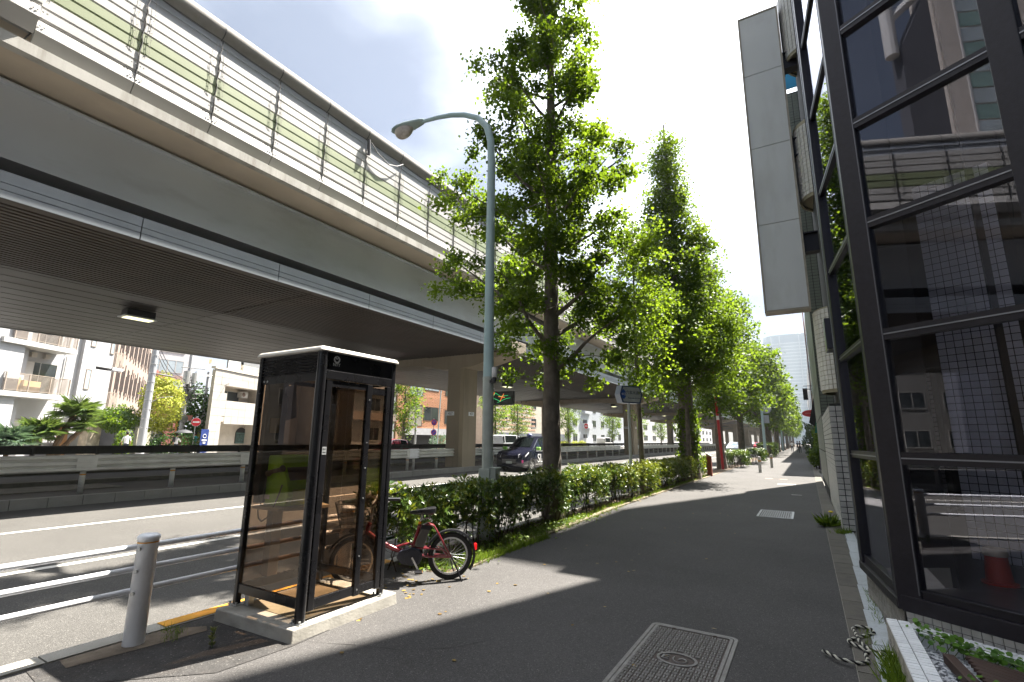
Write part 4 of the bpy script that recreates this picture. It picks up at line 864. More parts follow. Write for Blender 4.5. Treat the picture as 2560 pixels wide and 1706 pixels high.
m = MB(); dk = M('deck_wood', (.07, .042, .034), .55, var=.2, vs=9, stain=.3, sscale=(2, 20, 20))
dkp = thing('deck_hatch', 'dark brown wooden deck hatch lying on the planter gravel', 'deck', (1.0, 4.2, .12))
for i in range(9):
    d = Vector((.72, 4.50, .175)) + Vector((.0, -.062, 0)) * i; 
    MB().obox(d + Vector((.40, -.16, 0)), U3 * .42, Vector((-U3.y, U3.x, 0)) * .024, (0, 0, .012)).build('plank', dk, dkp, bevel=.003)
MB().obox((.70, 4.22, .165), Vector((.03, -.3, 0)), (.03, .0, 0), (0, 0, .03)).build('edge_board', dk, dkp, bevel=.004)
# ---- tiled facade further on, curved balconies
fb = thing('tiled_building', 'pale mosaic tiled building with round balconies beside the glass bay', 'building', (2, 12, 0))
m = MB(); m.box(.415, 1.15, 10.86, 15.8, 0, 2.26); m.box(.45, 1.15, 11.5, 13.3, 14, 27); m.box(.62, 1.15, 11.2, 13.4, 2.26, 13.2); m.build('wall', GROUT, fb)  # topmost block is unseen, added to cast shadow on the sidewalk
tiles(fb, (.405, 10.85, .02), (1, 0, 0), (0, 0, 1), 7, 22, .1, .1, .012, .006, MOS, limit=154)
tiles(fb, (.409, 15.8, .02), (0, -1, 0), (0, 0, 1), 49, 22, .1, .1, .012, .006, MOS, limit=100)
tiles(fb, (.62, 11.19, 2.28), (1, 0, 0), (0, 0, 1), 5, 90, .1, .1, .012, .006, MOS, limit=20)
def balcony(zb, zt, cx=.98, cy=12.3, r=.62, first=False):
    b = []; n = 22; nz = int((zt - zb) / .1); k = .1
    m = MB(); m.lathe((cx, cy, 0), [(.02, zb - .02), (r - .07, zb - .02), (r - .065, zb - .06), (r - .02, zb - .06), (r - .012, zb - .0), (r - .012, zt)], 40); m.build('balcony_core', M('balcony_soffit', (.42, .38, .28), .8, var=.1, stain=.3), fb)
    me = MB().box(-.042, .042, -.006, .006, .006, .094).mesh('tile', [MOS]); cnt = 0
    for j in range(nz):
        for i in range(46):
            a = pi * .42 + 2 * pi * i / (2 * pi * r / k) ; 
            if a > pi * 1.75: break
            Mx = T(cx + r * cos(a), cy + r * sin(a), zb + j * k) @ Matrix.Rotation(a + pi / 2, 4, 'Z')
            b.append(Mx)
    rest = MB(); vs = [(-.042, -.006, .006), (.042, -.006, .006), (.042, .006, .006), (-.042, .006, .006), (-.042, -.006, .094), (.042, -.006, .094), (.042, .006, .094), (-.042, .006, .094)]
    for Mx in b: rest.hexa([Mx @ Vector(v) for v in vs])
    rest.build('balcony_tiles', MOS, fb, kind='stuff')
for zb, zt in ((2.62, 4.35), (6.95, 8.75), (10.6, 12.4)): balcony(zb, zt)
# dark box sign and vertical sign
vs_ = thing('vertical_sign', 'tall blank grey vertical box sign hanging beside the building', 'sign', (-.1, 12, 4))
SGF = M('sign_panel', (.80, .81, .82), .45, var=.06, vs=.6, stain=.35, stain_col=(.36, .33, .29), sscale=(1.5, 1.5, .5)); SFR = M('sign_frame', (.42, .37, .30), .5, metal=.3, var=.15, vs=5)
zs = [4.42, 6.46, 8.42, 10.4, 12.05]
for z0, z1 in zip(zs[:-1], zs[1:]): MB().box(-.51, .30, 11.955, 11.99, z0 + .008, z1 - .008).build('panel', SGF, vs_)
m = MB(); m.box(-.55, -.51, 11.94, 12.32, 4.38, 12.09); m.box(.30, .34, 11.94, 12.32, 4.38, 12.09); m.box(-.51, .30, 11.94, 12.32, 4.38, 4.42); m.box(-.51, .30, 11.94, 12.32, 12.05, 12.09); m.box(-.51, .30, 12.0, 12.3, 4.42, 12.05); m.build('frame', SFR, vs_)
for i, z in enumerate((5.9, 8.25, 10.55)):
    m = MB(); m.box(.34, .66, 12.08, 12.16, z - .22, z + .22); m.box(.345, .36, 12.0, 12.24, z - .28, z + .28); m.box(.34, .66, 12.0, 12.24, z + .2, z + .225); m.box(.34, .66, 12.0, 12.24, z - .225, z - .2); m.build('bracket', FRM, vs_)
db = thing('box_sign', 'small dark box sign edge-on below the vertical sign', 'sign', (.5, 9, 3.3))
MB().box(.40, .62, 8.9, 9.35, 2.98, 3.47).build('case', M('dark_case', (.05, .05, .065), .3, metal=.3), db, bevel=.01); MB().box(.52, .6, 9.1, 9.2, 3.47, 3.9).build('bracket', FRM, db)
# grey tiled building with blue banner
gt = thing('grey_tiled_building', 'greenish grey tiled building with a blue rooftop banner behind the vertical sign', 'building', (1.5, 18, 0))
GTM = M('grey_green_tile', (.165, .185, .165), .5, var=.08, vs=2, rnd=.1, stain=.2)
m = MB(); m.box(.42, 9, 16.02, 24, 0, 12.35); m.box(1.3, 9, 18, 24, 12.3, 21); m.box(2.3, 12, 23.6, 29, 0, 34); m.build('wall', GROUT, gt)  # taller rear blocks are hidden, sized for the shadow they cast on the sidewalk
GT2 = MB()
for i in range(3):
    for j in range(12):
        for k in range(4):
            for l in range(11):
                x = .42 + i * .62 + k * .155; z = .3 + j * 1.0 + l * .0905
                GT2.box(x + .006, x + .147, 16.0, 16.03, z + .006, z + .082)
GT2.build('tiles', GTM, gt, kind='stuff')
pn = MB().box(.02, 1.98, 0, .015, .02, .98).mesh('wall_panel', [GTM])
for i in range(4):
    for j in range(12): inst('wall_panel', pn, gt, T(.40, 16.02 + 2 * i + 2, .3 + j) @ Matrix.Rotation(-pi / 2, 4, 'Z'))
bn = thing('banner', 'blue rooftop banner with white katakana lettering', 'banner', (1.2, 16, 12.5))
MB().box(.40, 3.2, 15.98, 16.03, 12.5, 13.55).build('panel', M('banner_blue', (.02, .28, .55), .6, var=.05), bn); m = MB(); m.box(.36, .44, 16.04, 16.1, 12.3, 13.6); m.build('frame', STEEL, bn)
lettering('エコガス', .52, LW, bn, (1.55, 15.97, 13.15), (1, 0, 0), (0, 0, 1), name='banner_lettering'); lettering('けいひん', .3, LW, bn, (1.75, 15.97, 12.7), (1, 0, 0), (0, 0, 1), name='banner_lettering')
# farther buildings on the right side
b2 = thing('glass_strip_building', 'building with pale wavy reflective glass facade beyond the grey tiled one', 'building', (3, 40, 0))
MB().box(1.05, 12, 33, 52, 0, 12.2).build('wall', M('tower_wall', (.42, .41, .39), .7, stain=.3), b2)
WG = M('wavy_reflection_glass', (.28, .38, .48), .12, metal=.8, var=.35, vs=.5)  # blotchy blue tint paints in the wavy reflection
for i in range(9):
    for j in range(4): MB().box(1.02, 1.05, 33.1 + i * 2.1, 35.1 + i * 2.1, .6 + j * 2.9, 3.4 + j * 2.9).build('glass_panel', WG, b2)
b3 = thing('tan_building', 'tall tan building far along the right side of the street', 'building', (3, 70, 0))
MB().box(1.1, 16, 52.1, 82, 0, 16.5).build('wall', M('tan_wall', (.45, .40, .34), .8, stain=.3), b3); m = MB(); m.box(1.0, 1.1, 74, 76, 0, 19); m.build('fin', M('brown_fin', (.18, .09, .07), .7), b3)
wm = MB().box(-.02, .02, 0, 1.6, 0, 1.2).mesh('window', [glass('far_window', (.1, .12, .14), 1.8)])
wm.materials.clear(); wm.materials.append(M('far_window_pane', (.05, .06, .07), .15, var=.2))
for i in range(10):
    for j in range(5): inst('window', wm, b3, T(1.08, 53 + i * 2.9, 1.2 + j * 3))
b4 = thing('grey_building', 'row of grey buildings at the far right end of the street', 'building', (8, 160, 0))
MB().box(1.6, 20, 84, 130, 0, 20).build('wall', M('far_grey', (.40, .41, .43), .8), b4)
for i in range(10):
    for j in range(5): inst('window', wm, b4, T(1.58, 85 + i * 4.4, 1.5 + j * 3.4))
b5 = thing('pale_building', 'pale low building closing the end of the street', 'building', (8, 220, 0))
MB().box(1.9, 20, 132, 300, 0, 22).build('wall', M('far_pale', (.5, .5, .5), .8), b5)
for i in range(14):
    for j in range(5): inst('window', wm, b5, T(1.88, 133 + i * 9, 1.5 + j * 3.6))
# hazy tower
tw = thing('glass_tower', 'huge pale blue glass tower in haze at the end of the street', 'tower', (-10, 600, 0))
TWM = M('hazy_tower_glass', (.34, .42, .48), .3, metal=.1, var=.06, vs=.02)  # pale blue carries part of the haze in the colour
o = []
for i in range(28):
    a = 2 * pi * i / 28; k = .62; ca, sa = cos(a), sin(a); o.append((-2 + 33 * (abs(ca) ** k) * (1 if ca > 0 else -1), 610 + 28 * (abs(sa) ** k) * (1 if sa > 0 else -1), 0))
MB().prism(o, (0, 0, 0), (0, 0, 106)).build('shaft', TWM, tw)
o2 = [(p[0] * .93 - .3, 610 + (p[1] - 610) * .93, 0) for p in o]
MB().prism(o2, (0, 0, 106), (0, 0, 114)).build('crown', TWM, tw)
TL = M('tower_line', (.44, .51, .56), .5, metal=.2)
for i in range(30): MB().prism([((p[0] + 2) * 1.006 - 2, 610 + (p[1] - 610) * 1.006, 0) for p in o], (0, 0, 2 + i * 3.5), (0, 0, 3.1 + i * 3.5)).build('floor_band', TL, tw)
for x in (-24, -16, 2, 12): MB().box(x, x + .8, 580.8, 582, 0, 112).build('fin', TL, tw)
m = MB(); m.box(-26, -12, 600, 606, 114, 117); m.tube([(-6, 603, 114), (2, 603, 119), (10, 603, 114)], .5, 4); m.box(8, 20, 600, 606, 114, 116); m.build('roof_gantry', TL, tw)
# lobby things along the right wall
ab = thing('a_board', 'dark leaning A-board sign on the sidewalk at the right wall', 'sign', (.72, 33.8, 0))
MB().hexa([(.50, 33.4, 0), (.95, 33.4, 0), (.95, 33.9, 0), (.50, 33.9, 0), (.55, 33.6, 1.15), (.85, 33.6, 1.15), (.85, 33.7, 1.15), (.55, 33.7, 1.15)]).build('board', M('aboard', (.12, .10, .13), .5), ab)
m = MB(); m.obox((.70, 33.47, .7), (.05, 0, 0), (0, .008, .035), (0, 0, .3)); m.build('lettering_panel', M('pink_print', (.45, .2, .25), .6), ab)
rs = thing('oval_sign', 'red oval projecting shop sign on the right', 'sign', (.5, 38, 3.3))
m = MB(); m.prism([(.42 + .55 * cos(2 * pi * i / 28), 38, 3.42 + .23 * sin(2 * pi * i / 28)) for i in range(28)], (0, 0, 0), (0, .12, 0)); m.build('panel', M('sign_red', (.55, .03, .04), .5), rs)
MB().tube([(.95, 38.06, 3.45), (1.3, 38.06, 3.45)], .03, 6).build('bracket', STEEL, rs)
lettering('RESTAURANT', .12, M('lettering_pink', (.75, .35, .35), .6), rs, (.42, 37.99, 3.42), (1, 0, 0), (0, 0, 1), name='sign_lettering')
um = thing('shop_flag', 'folded black and green shop umbrella or flag leaning out above the red oval sign', 'flag', (.8, 34.5, 3))
MB().hexa([(.2, 34.5, 2.7), (.45, 34.5, 2.5), (.5, 34.6, 2.5), (.25, 34.6, 2.7), (.75, 34.5, 4.9), (.95, 34.5, 4.9), (.95, 34.6, 4.9), (.75, 34.6, 4.9)]).build('black_cloth', M('cloth_black', (.012, .012, .014), .8), um)
MB().hexa([(.45, 34.62, 2.1), (.9, 34.62, 2.1), (.9, 34.7, 2.1), (.45, 34.7, 2.1), (.85, 34.62, 4.8), (1.0, 34.62, 4.8), (1.0, 34.7, 4.8), (.85, 34.7, 4.8)]).build('green_cloth', M('cloth_green', (.01, .16, .12), .8), um)
m = MB(); m.tube([(.1, 35, 4.75), (1.02, 35, 4.75)], .02, 5); m.tube([(.1, 35, 4.95), (1.02, 35, 4.95)], .02, 5); m.box(.05, .3, 34.9, 35.1, 4.1, 4.8); m.build('bracket', FRM, um)

# ---------------------------------------------------------------- vegetation
def leaf_cloud(name, P, Nrm, size, mat, parent, shape='fan', tint=None, kind=None, axis=None, sizevar=.35, loc=True):
    if axis is not None:
        me = leaf_axis(name, P, axis, Nrm, size, mat, shape, tint, sizevar)
    else: me = leaf_mesh(name, P, Nrm, size, mat, shape, tint, sizevar)
    o = bpy.data.objects.new(name, me); C.objects.link(o); o.parent = parent
    if parent is not None: BASE[o.name] = BASE[parent.name]; o.location = -BASE[parent.name] if loc else (0, 0, 0)
    if kind: o['kind'] = kind
    return o
def leaf_axis(name, P, Ax, Nrm, size, mat, shape, tint=None, sizevar=.3):
    n = len(P); Ax = Ax / (np.linalg.norm(Ax, axis=1, keepdims=True) + 1e-9)
    b = np.cross(Nrm, Ax); b /= np.linalg.norm(b, axis=1, keepdims=True) + 1e-9; c = np.cross(Ax, b)
    s = size * (1 + sizevar * RNG.uniform(-1, 1, n))[:, None]
    sh = {'oval': ([(0, 0, 0), (.45, -.17, .05), (1, 0, -.03), (.45, .17, .05)], [(0, 1, 2), (0, 2, 3)]), 'blade': ([(0, -.035, 0), (0, .035, 0), (.6, .02, .02), (.6, -.02, .02), (1, 0, -.08)], [(0, 1, 2), (0, 2, 3), (3, 2, 4)]), 'palm': ([(0, 0, 0), (.5, -.026, .03), (1, 0, -.12), (.5, .026, .03)], [(0, 1, 2), (0, 2, 3)])}[shape]
    pts, fc = sh; k = len(pts); V = np.empty((n, k, 3))
    for i, (x, y, z) in enumerate(pts): V[:, i] = P + s * (Ax * x + b * y + c * z)
    F = (np.arange(n)[:, None, None] * k + np.array(fc)[None]).reshape(-1, 3)
    me = bpy.data.meshes.new(name); me.vertices.add(n * k); me.vertices.foreach_set('co', V.reshape(-1)); nf = len(F)
    me.loops.add(nf * 3); me.loops.foreach_set('vertex_index', F.reshape(-1).astype(np.int32)); me.polygons.add(nf)
    me.polygons.foreach_set('loop_start', np.arange(nf, dtype=np.int32) * 3); me.polygons.foreach_set('loop_total', np.full(nf, 3, dtype=np.int32))
    if tint is None: tint = RNG.uniform(0, 1, n)
    at = me.attributes.new('tint', 'FLOAT', 'POINT'); at.data.foreach_set('value', np.repeat(np.clip(tint, 0, 1), k).astype(np.float32))
    me.update(calc_edges=True); me.materials.append(mat); return me

BARK = M('ginkgo_bark', (.15, .128, .105), .95, var=.35, vs=6, bump=1, bs=30, stain=.6, stain_col=(.05, .042, .035), sscale=(14, 14, 2.5))
GINK = leafmat('ginkgo_leaf', (.020, .052, .012), (.075, .14, .018), (.30, .43, .02), .46)
GINKL = leafmat('ginkgo_leaf_light', (.03, .07, .012), (.085, .15, .018), (.26, .38, .02), .42)
def grow(prof, H, r0, zc, nlimb, nleaf, size, seed, lean=(0, 0), asym=(1, 1), cl=.17, up=.75, mat=None, shape='fan', cut=None, light=.5, clump=9, bark=None):
    """returns (trunk MB, leaf points, normals, tint) in local coordinates"""
    rg = np.random.default_rng(seed); rnd = random.Random(seed)
    zs_, rs_ = zip(*prof); rad_at = lambda z: float(np.interp(z, zs_, rs_))
    tb = MB(); tp = []; n = 14; top = cut or H
    for i in range(n + 1):
        t = i / n; z = top * t; tp.append((lean[0] * t + .05 * sin(3.1 * t + seed) * (t > 0), lean[1] * t + .05 * cos(2.3 * t + seed) * (t > 0), z - .02))
    rr = [r0 * (1.25 if i == 0 else 1) * (1 - .93 * (i / n) ** 1.15) + .008 for i in range(n + 1)] if not cut else [r0 * (1.25 if i == 0 else 1 - .25 * i / n + (.15 if i == n else 0)) for i in range(n + 1)]
    tb.tube(tp, rr, 14)
    # bark ridges: perturb vertices
    for i, v in enumerate(tb.v):
        k = 1 + .07 * sin(i * 2.399) * 1; c = Vector((np.interp(v[2], [p[2] for p in tp], [p[0] for p in tp]), np.interp(v[2], [p[2] for p in tp], [p[1] for p in tp]), v[2])); d = Vector(v) - c; tb.v[i] = tuple(c + d * k)
    cen = []; a = rnd.random() * 6
    for i in range(nlimb):
        q = (i + .5 * rnd.random()) / nlimb; z = zc + (H * .96 - zc) * q ** 1.05
        if cut: z = min(z, cut * rnd.uniform(.93, 1))
        a += 2.4 + rnd.uniform(-.4, .4)
        L = rad_at(zc + (H * .96 - zc) * q) * rnd.uniform(.7, 1.12) * ((asym[0] if cos(a) < 0 else asym[1]) if z < 6.3 else 1)
        t0 = z / top; bx = float(np.interp(z, [p[2] for p in tp], [p[0] for p in tp])); by = float(np.interp(z, [p[2] for p in tp], [p[1] for p in tp]))
        rise = L * up * rnd.uniform(.6, 1.2)
        if cut: rise = (zc + (H * .96 - zc) * q - z) * .8
        P = []
        for s in range(6):
            t = s / 5; P.append(Vector((bx + cos(a) * L * t + .08 * sin(7 * t + i) * t, by + sin(a) * L * t + .08 * cos(6 * t + i) * t, z + rise * (t * .75 + .25 * t * t))))
        rb = max(.012, min(.4 * r0 * (1 - .8 * z / H), .03 + L * .028)); tb.tube(P, [rb * (1 - .8 * s / 5) for s in range(6)], 6, cap=False)
        nn = max(3, int(L * clump))
        for s in range(nn):
            t = rnd.uniform(.18, 1.03); k = min(int(t * 5), 4); f = t * 5 - k; c = P[k].lerp(P[k + 1], f) if t <= 1 else P[5]
            sp = L * .30 * (1.1 - t) + .14; c2 = c + Vector((rnd.gauss(0, sp), rnd.gauss(0, sp), rnd.gauss(0, sp * .55) + .02)); cen.append((c2, t))
            if s % 3 == 0: tb.tube([c, c.lerp(c2, .5) + Vector((0, 0, .03)), c2], [.011, .008, .004], 4, cap=False)
    per = max(1, nleaf // len(cen)); ce = np.array([tuple(c) for c, _ in cen]); tt = np.array([t for _, t in cen])
    idx = np.repeat(np.arange(len(cen)), per); P = ce[idx] + rg.normal(size=(len(idx), 3)) * np.array([cl, cl, cl * .7])
    ctr = rg.uniform(0, 1, len(cen)); tint = .65 * ctr[idx] + .35 * rg.uniform(0, 1, len(idx)); tint = tint ** (1.6 if light < .5 else 1.0) * (.6 + .8 * light)
    Nn = rg.normal(size=(len(idx), 3)); Nn[:, 2] = np.abs(Nn[:, 2]) * 1.0 + .25
    return tb, P, Nn, tint
def tree(name, label, x, y, group, mat=GINK, size=.075, shape='fan', bark=None, rz=0, **k):
    t = thing(name, label, 'tree', (x, y, 0), group=group)
    tb, P, Nn, ti = grow(size=size, mat=mat, **k)
    tb.build('trunk', bark or BARK, t, local=True, smooth=True)
    leaf_cloud('crown', P, Nn, size, mat, t, shape, ti, kind='stuff', loc=False)
    return t
GT = 'ginkgo trees along the kerb'
t1 = tree('ginkgo_tree', 'big nearest ginkgo tree with a bare grey trunk beside the blue lamp post', -4.42, 9.08, GT, H=15.2, r0=.185, zc=2.85, nlimb=44, nleaf=64000, size=.068, seed=5, lean=(-.12, 0), asym=(1.35, .85), clump=7, cl=.135, light=.45,
          prof=[(2.5, 1.2), (3.5, 1.7), (5, 2.35), (6.3, 2.0), (8, 1.5), (9.5, 1.35), (11, 1.0), (12.5, .75), (14, .5), (15.2, .25)])
t2 = tree('ginkgo_tree', 'slim young ginkgo with a thin trunk behind the street sign box', -4.30, 14.9, GT, H=8.6, r0=.075, zc=3.1, nlimb=18, nleaf=7000, size=.085, seed=9, clump=12, cl=.16, light=.7, prof=[(2.5, .5), (4, .9), (6, 1.2), (8, .7), (9.2, .3)])
t3 = tree('ginkgo_tree', 'tall pointed ginkgo behind the slim young one, ivy on its thick trunk', -4.3, 21.8, GT, H=16.6, r0=.34, zc=6.0, nlimb=48, nleaf=36000, size=.095, seed=21, lean=(-.25, 0), clump=11, cl=.2, light=.35, prof=[(5, 1.7), (7, 1.75), (10, 1.3), (13, .8), (15, .4), (16.6, .12)])
t3b = tree('leafy_sucker_tree', 'bright low ginkgo crown bushing out round the thick ivy trunk', -4.15, 20.9, GT, H=7.0, r0=.1, zc=3.2, nlimb=28, nleaf=34000, size=.09, seed=31, mat=GINKL, clump=9, cl=.2, light=1.0, prof=[(2.6, 1.5), (3.5, 2.3), (5, 2.5), (7, 1.2)])
t4 = tree('ginkgo_tree', 'narrow ginkgo just behind the red pole', -4.4, 31.4, GT, H=13.6, r0=.24, zc=2.9, nlimb=40, nleaf=15000, size=.13, seed=41, clump=10, cl=.24, light=.45, prof=[(2.5, 1.1), (4, 1.7), (7, 1.3), (10, .9), (13.6, .2)])
t5 = tree('ginkgo_tree', 'ginkgo with forked trunk between the red pole and the far blue lamp post', -4.4, 41.9, GT, H=13.8, r0=.25, zc=3.2, nlimb=44, nleaf=15000, size=.16, seed=51, clump=10, cl=.28, light=.3, prof=[(2.5, 1.6), (5, 2.4), (8, 2.1), (11, 1.5), (13.8, .3)])
far_lab = 'dark distant ginkgo in the row, first beyond the far blue lamp post'
base_far = tree('ginkgo_tree', far_lab, -4.2, 62.5, GT, H=13.0, r0=.33, zc=3.6, nlimb=40, nleaf=11000, size=.24, seed=61, clump=8, cl=.36, light=.35, prof=[(2.8, 2.0), (5, 3.0), (8, 2.6), (11, 1.6), (13, .4)])
for i, y in enumerate((70.5, 79, 90, 101, 113, 125, 137, 150, 164, 180, 198, 220)):
    c = copy_tree(base_far); c['label'] = 'dark distant ginkgo in the row, %s beyond the far blue lamp post' % ('second third fourth fifth sixth seventh eighth ninth tenth eleventh twelfth last'.split()[i]); c.location = (-4.2 - .35 * (i % 2), y, 0); c.rotation_euler = (0, 0, 1.3 * i); s = .95 + .12 * ((i * 37) % 5) / 5; c.scale = (s, s, s * .97)
# ivy on the thick trunk
ti = thing('ivy', 'ivy climbing the thick ginkgo trunk', 'ivy', (-4.3, 21.8, 0))
n = 2600; a = RNG.uniform(0, 6.28, n); z = RNG.uniform(.3, 2.9, n) ** 1; r = .3 + np.abs(RNG.normal(0, .12, n)) * (.4 + np.abs(np.sin(z * 2.2)))
P = np.stack([-4.3 + r * np.cos(a), 21.8 + r * np.sin(a), z], 1); Nn = np.stack([np.cos(a), np.sin(a), .4 + 0 * a], 1) + RNG.normal(size=(n, 3)) * .4
leaf_cloud('leaves', P, Nn, .085, GINK, ti, 'heart', kind='stuff')

# hedges
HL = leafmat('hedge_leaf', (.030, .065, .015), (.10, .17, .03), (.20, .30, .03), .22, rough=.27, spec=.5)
HLY = leafmat('hedge_leaf_sunlit', (.06, .10, .015), (.22, .26, .025), (.40, .44, .03), .3, rough=.3, spec=.5)
TWIG = M('twig', (.05, .035, .025), .9, var=.3, vs=20)
def hedge(name, label, x0, x1, y0, y1, z0, z1, nros, size, light, per=6, group=None, wob=.09, mat2=.35):
    h = thing(name, label, 'hedge', ((x0 + x1) / 2, (y0 + y1) / 2, 0), group=group)
    rg = RNG; w, hh = x1 - x0, z1 - z0
    # choose points on near side (x1), top, far side, ends, with some inside
    u = rg.uniform(0, 1, nros); ys = rg.uniform(y0, y1, nros); prm = 2 * hh + w; s = u * prm
    xs = np.where(s < hh, x1, np.where(s < hh + w, x1 - (s - hh), x0)); zs = np.where(s < hh, z0 + s, np.where(s < hh + w, z1, z1 - (s - hh - w)))
    nx = np.where(s < hh, 1., np.where(s < hh + w, 0., -1.)); nz = np.where((s >= hh) & (s < hh + w), 1., .25)
    wv = wob * (np.sin(ys * 3.1) + np.sin(ys * 7.3 + 1) * .6 + rg.normal(0, .5, nros))
    dep = np.abs(rg.normal(0, .09, nros)); P = np.stack([xs + nx * (wv - dep * 1.0), ys, zs + (nz > .5) * (wv * .8 - dep)], 1)
    low = P[:, 2] < z0 + .28 * hh; keep = ~(low & (rg.uniform(0, 1, nros) < .55)) ; P = P[keep]; nx = nx[keep]; nz = nz[keep]; ys = ys[keep]
    Nb = np.stack([nx, 0 * nx, nz], 1) + rg.normal(size=(len(P), 3)) * .35; Nb /= np.linalg.norm(Nb, axis=1, keepdims=True)
    idx = np.repeat(np.arange(len(P)), per); Nr = Nb[idx]; tan = rg.normal(size=(len(idx), 3)); tan -= (tan * Nr).sum(1, keepdims=True) * Nr; tan /= np.linalg.norm(tan, axis=1, keepdims=True)
    Ax = tan + Nr * rg.uniform(.15, .9, (len(idx), 1)); PP = P[idx] + rg.normal(0, .008, (len(idx), 3))
    ct = rg.uniform(0, 1, len(P)); tint = ct[idx] * .6 + .4 * rg.uniform(0, 1, len(idx))
    yy = (P[idx][:, 1]); top = Nb[idx][:, 2] > .45
    sel = (rg.uniform(0, 1, len(P))[idx] < mat2 * np.where(top, 1.3, .6) * light(yy)) if callable(light) else (rg.uniform(0, 1, len(P))[idx] < mat2 * light)  # sunlight painted in: more light leaves on top and at the sunlit end
    for q, mt_, nm in ((~sel, HL, 'foliage'), (sel, HLY, 'lit_foliage')):
        if q.sum(): leaf_cloud(nm, PP[q], Nr[q], size, mt_, h, 'oval', tint[q], kind='stuff', axis=Ax[q])
    m = MB()
    for i in range(int((y1 - y0) * 7)):
        x = random.uniform(x0 + .1, x1 - .08); y = random.uniform(y0, y1); p = [(x, y, -.02)]
        for k in range(1, 5): p.append((p[-1][0] + random.uniform(-.07, .07), p[-1][1] + random.uniform(-.1, .1), k * (z1 - .1) / 4))
        m.tube(p, [.011, .009, .007, .005, .003], 4, cap=False)
        q = p[2]; m.tube([q, (q[0] + random.uniform(-.2, .2), q[1] + random.uniform(-.25, .25), q[2] + .2)], [.006, .003], 4, cap=False)
    m.build('stems', TWIG, h, kind='stuff')
    return h
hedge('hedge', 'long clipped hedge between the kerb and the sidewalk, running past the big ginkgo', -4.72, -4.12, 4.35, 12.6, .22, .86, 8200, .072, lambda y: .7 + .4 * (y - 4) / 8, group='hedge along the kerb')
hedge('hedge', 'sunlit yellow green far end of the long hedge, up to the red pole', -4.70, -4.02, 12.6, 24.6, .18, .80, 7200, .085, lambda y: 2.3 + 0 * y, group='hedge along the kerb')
hedge('hedge', 'dark clipped shrub block behind the two short bollards, left one', -4.3, -3.3, 32.3, 35.2, .15, .92, 1500, .10, .3)
hedge('hedge', 'dark clipped shrub block at the foot of the far blue lamp post', -4.2, -2.9, 39.5, 43.5, .15, .9, 1500, .12, .2)
hedge('hedge', 'dark taller shrub beneath the distant ginkgo trunks', -4.4, -3.0, 56, 64, .15, 1.35, 1500, .17, .2)
# plants on the right wall
def bush(name, label, c, r, n, size, mat, cat='shrub', shape='oval', tintp=1.0, group=None, flat=1.0, stem=True):
    b = thing(name, label, cat, (c[0], c[1], 0), group=group)
    d = RNG.normal(size=(n, 3)); d /= np.linalg.norm(d, axis=1, keepdims=True); rr = (RNG.uniform(.5, 1, n) ** .5)[:, None] * (1 + .18 * np.sin(d[:, :1] * 7 + d[:, 2:] * 5 + c[1]))
    P = np.array(c) + d * rr * np.array(r); P = P[P[:, 2] > .02]; d = d[:len(P)]
    Nn = d + RNG.normal(size=d.shape) * .5; leaf_cloud('foliage', P, Nn, size, mat, b, shape if shape in ('fan', 'heart') else 'heart', RNG.uniform(0, 1, len(P)) ** tintp, kind='stuff')
    if stem:
        m = MB()
        for i in range(6): m.tube([(c[0] + random.uniform(-.1, .1), c[1] + random.uniform(-.1, .1), 0), (c[0] + random.uniform(-.5, .5) * r[0], c[1] + random.uniform(-.5, .5) * r[1], c[2])], [.03, .01], 5)
        m.build('stems', TWIG, b, kind='stuff')
    return b
OLV = leafmat('olive_leaf', (.05, .08, .05), (.12, .16, .10), (.12, .17, .06), .2)
bush('shrub', 'grey green olive shrub below the red oval sign', (.55, 40.5, 1.7), (.75, 1.2, 1.4), 2600, .12, OLV)
bush('shrub', 'bright green shrub beside the A-board on the right', (.42, 34.9, .75), (.4, .8, .6), 1500, .1, GINK)
bush('shrub', 'leafy green plant wall above the A-board', (.72, 36.6, 1.7), (.4, 1.2, 1.0), 2200, .11, GINK)
# planter vine
vn = thing('vine', 'bright green vine with heart shaped leaves spilling over the planter edge', 'vine', (.8, 4.7, .2))
VL = leafmat('vine_leaf', (.05, .13, .02), (.13, .26, .035), (.2, .38, .04), .25, rough=.35)
n = 260; t = RNG.uniform(0, 1, n); P = np.stack([.56 + t * .62 + RNG.normal(0, .025, n), 4.86 - t * .42 + RNG.normal(0, .04, n), .17 + RNG.uniform(0, .085, n) * (1.2 - t)], 1)
P2 = np.array([[.66, 4.12, .2], [.69, 4.1, .21], [.73, 4.14, .22], [.76, 4.1, .2], [.70, 4.17, .21], [.8, 4.08, .2]])
P = np.concatenate([P, P2]); Nn = RNG.normal(size=(len(P), 3)) * .35 + np.array([-.2, -.5, 1])
vo = leaf_cloud('leaf', P, Nn, .033, VL, vn, 'heart', kind='stuff')
m = MB()
for i in range(14):
    t = i / 14; m.tube([(.56 + t * .6, 4.84 - t * .4, .12), (.6 + t * .6, 4.80 - t * .4, .2), (.66 + t * .62, 4.74 - t * .42, .2)], .0025, 4)
m.build('stems', M('vine_stem', (.12, .2, .05), .7), vn)
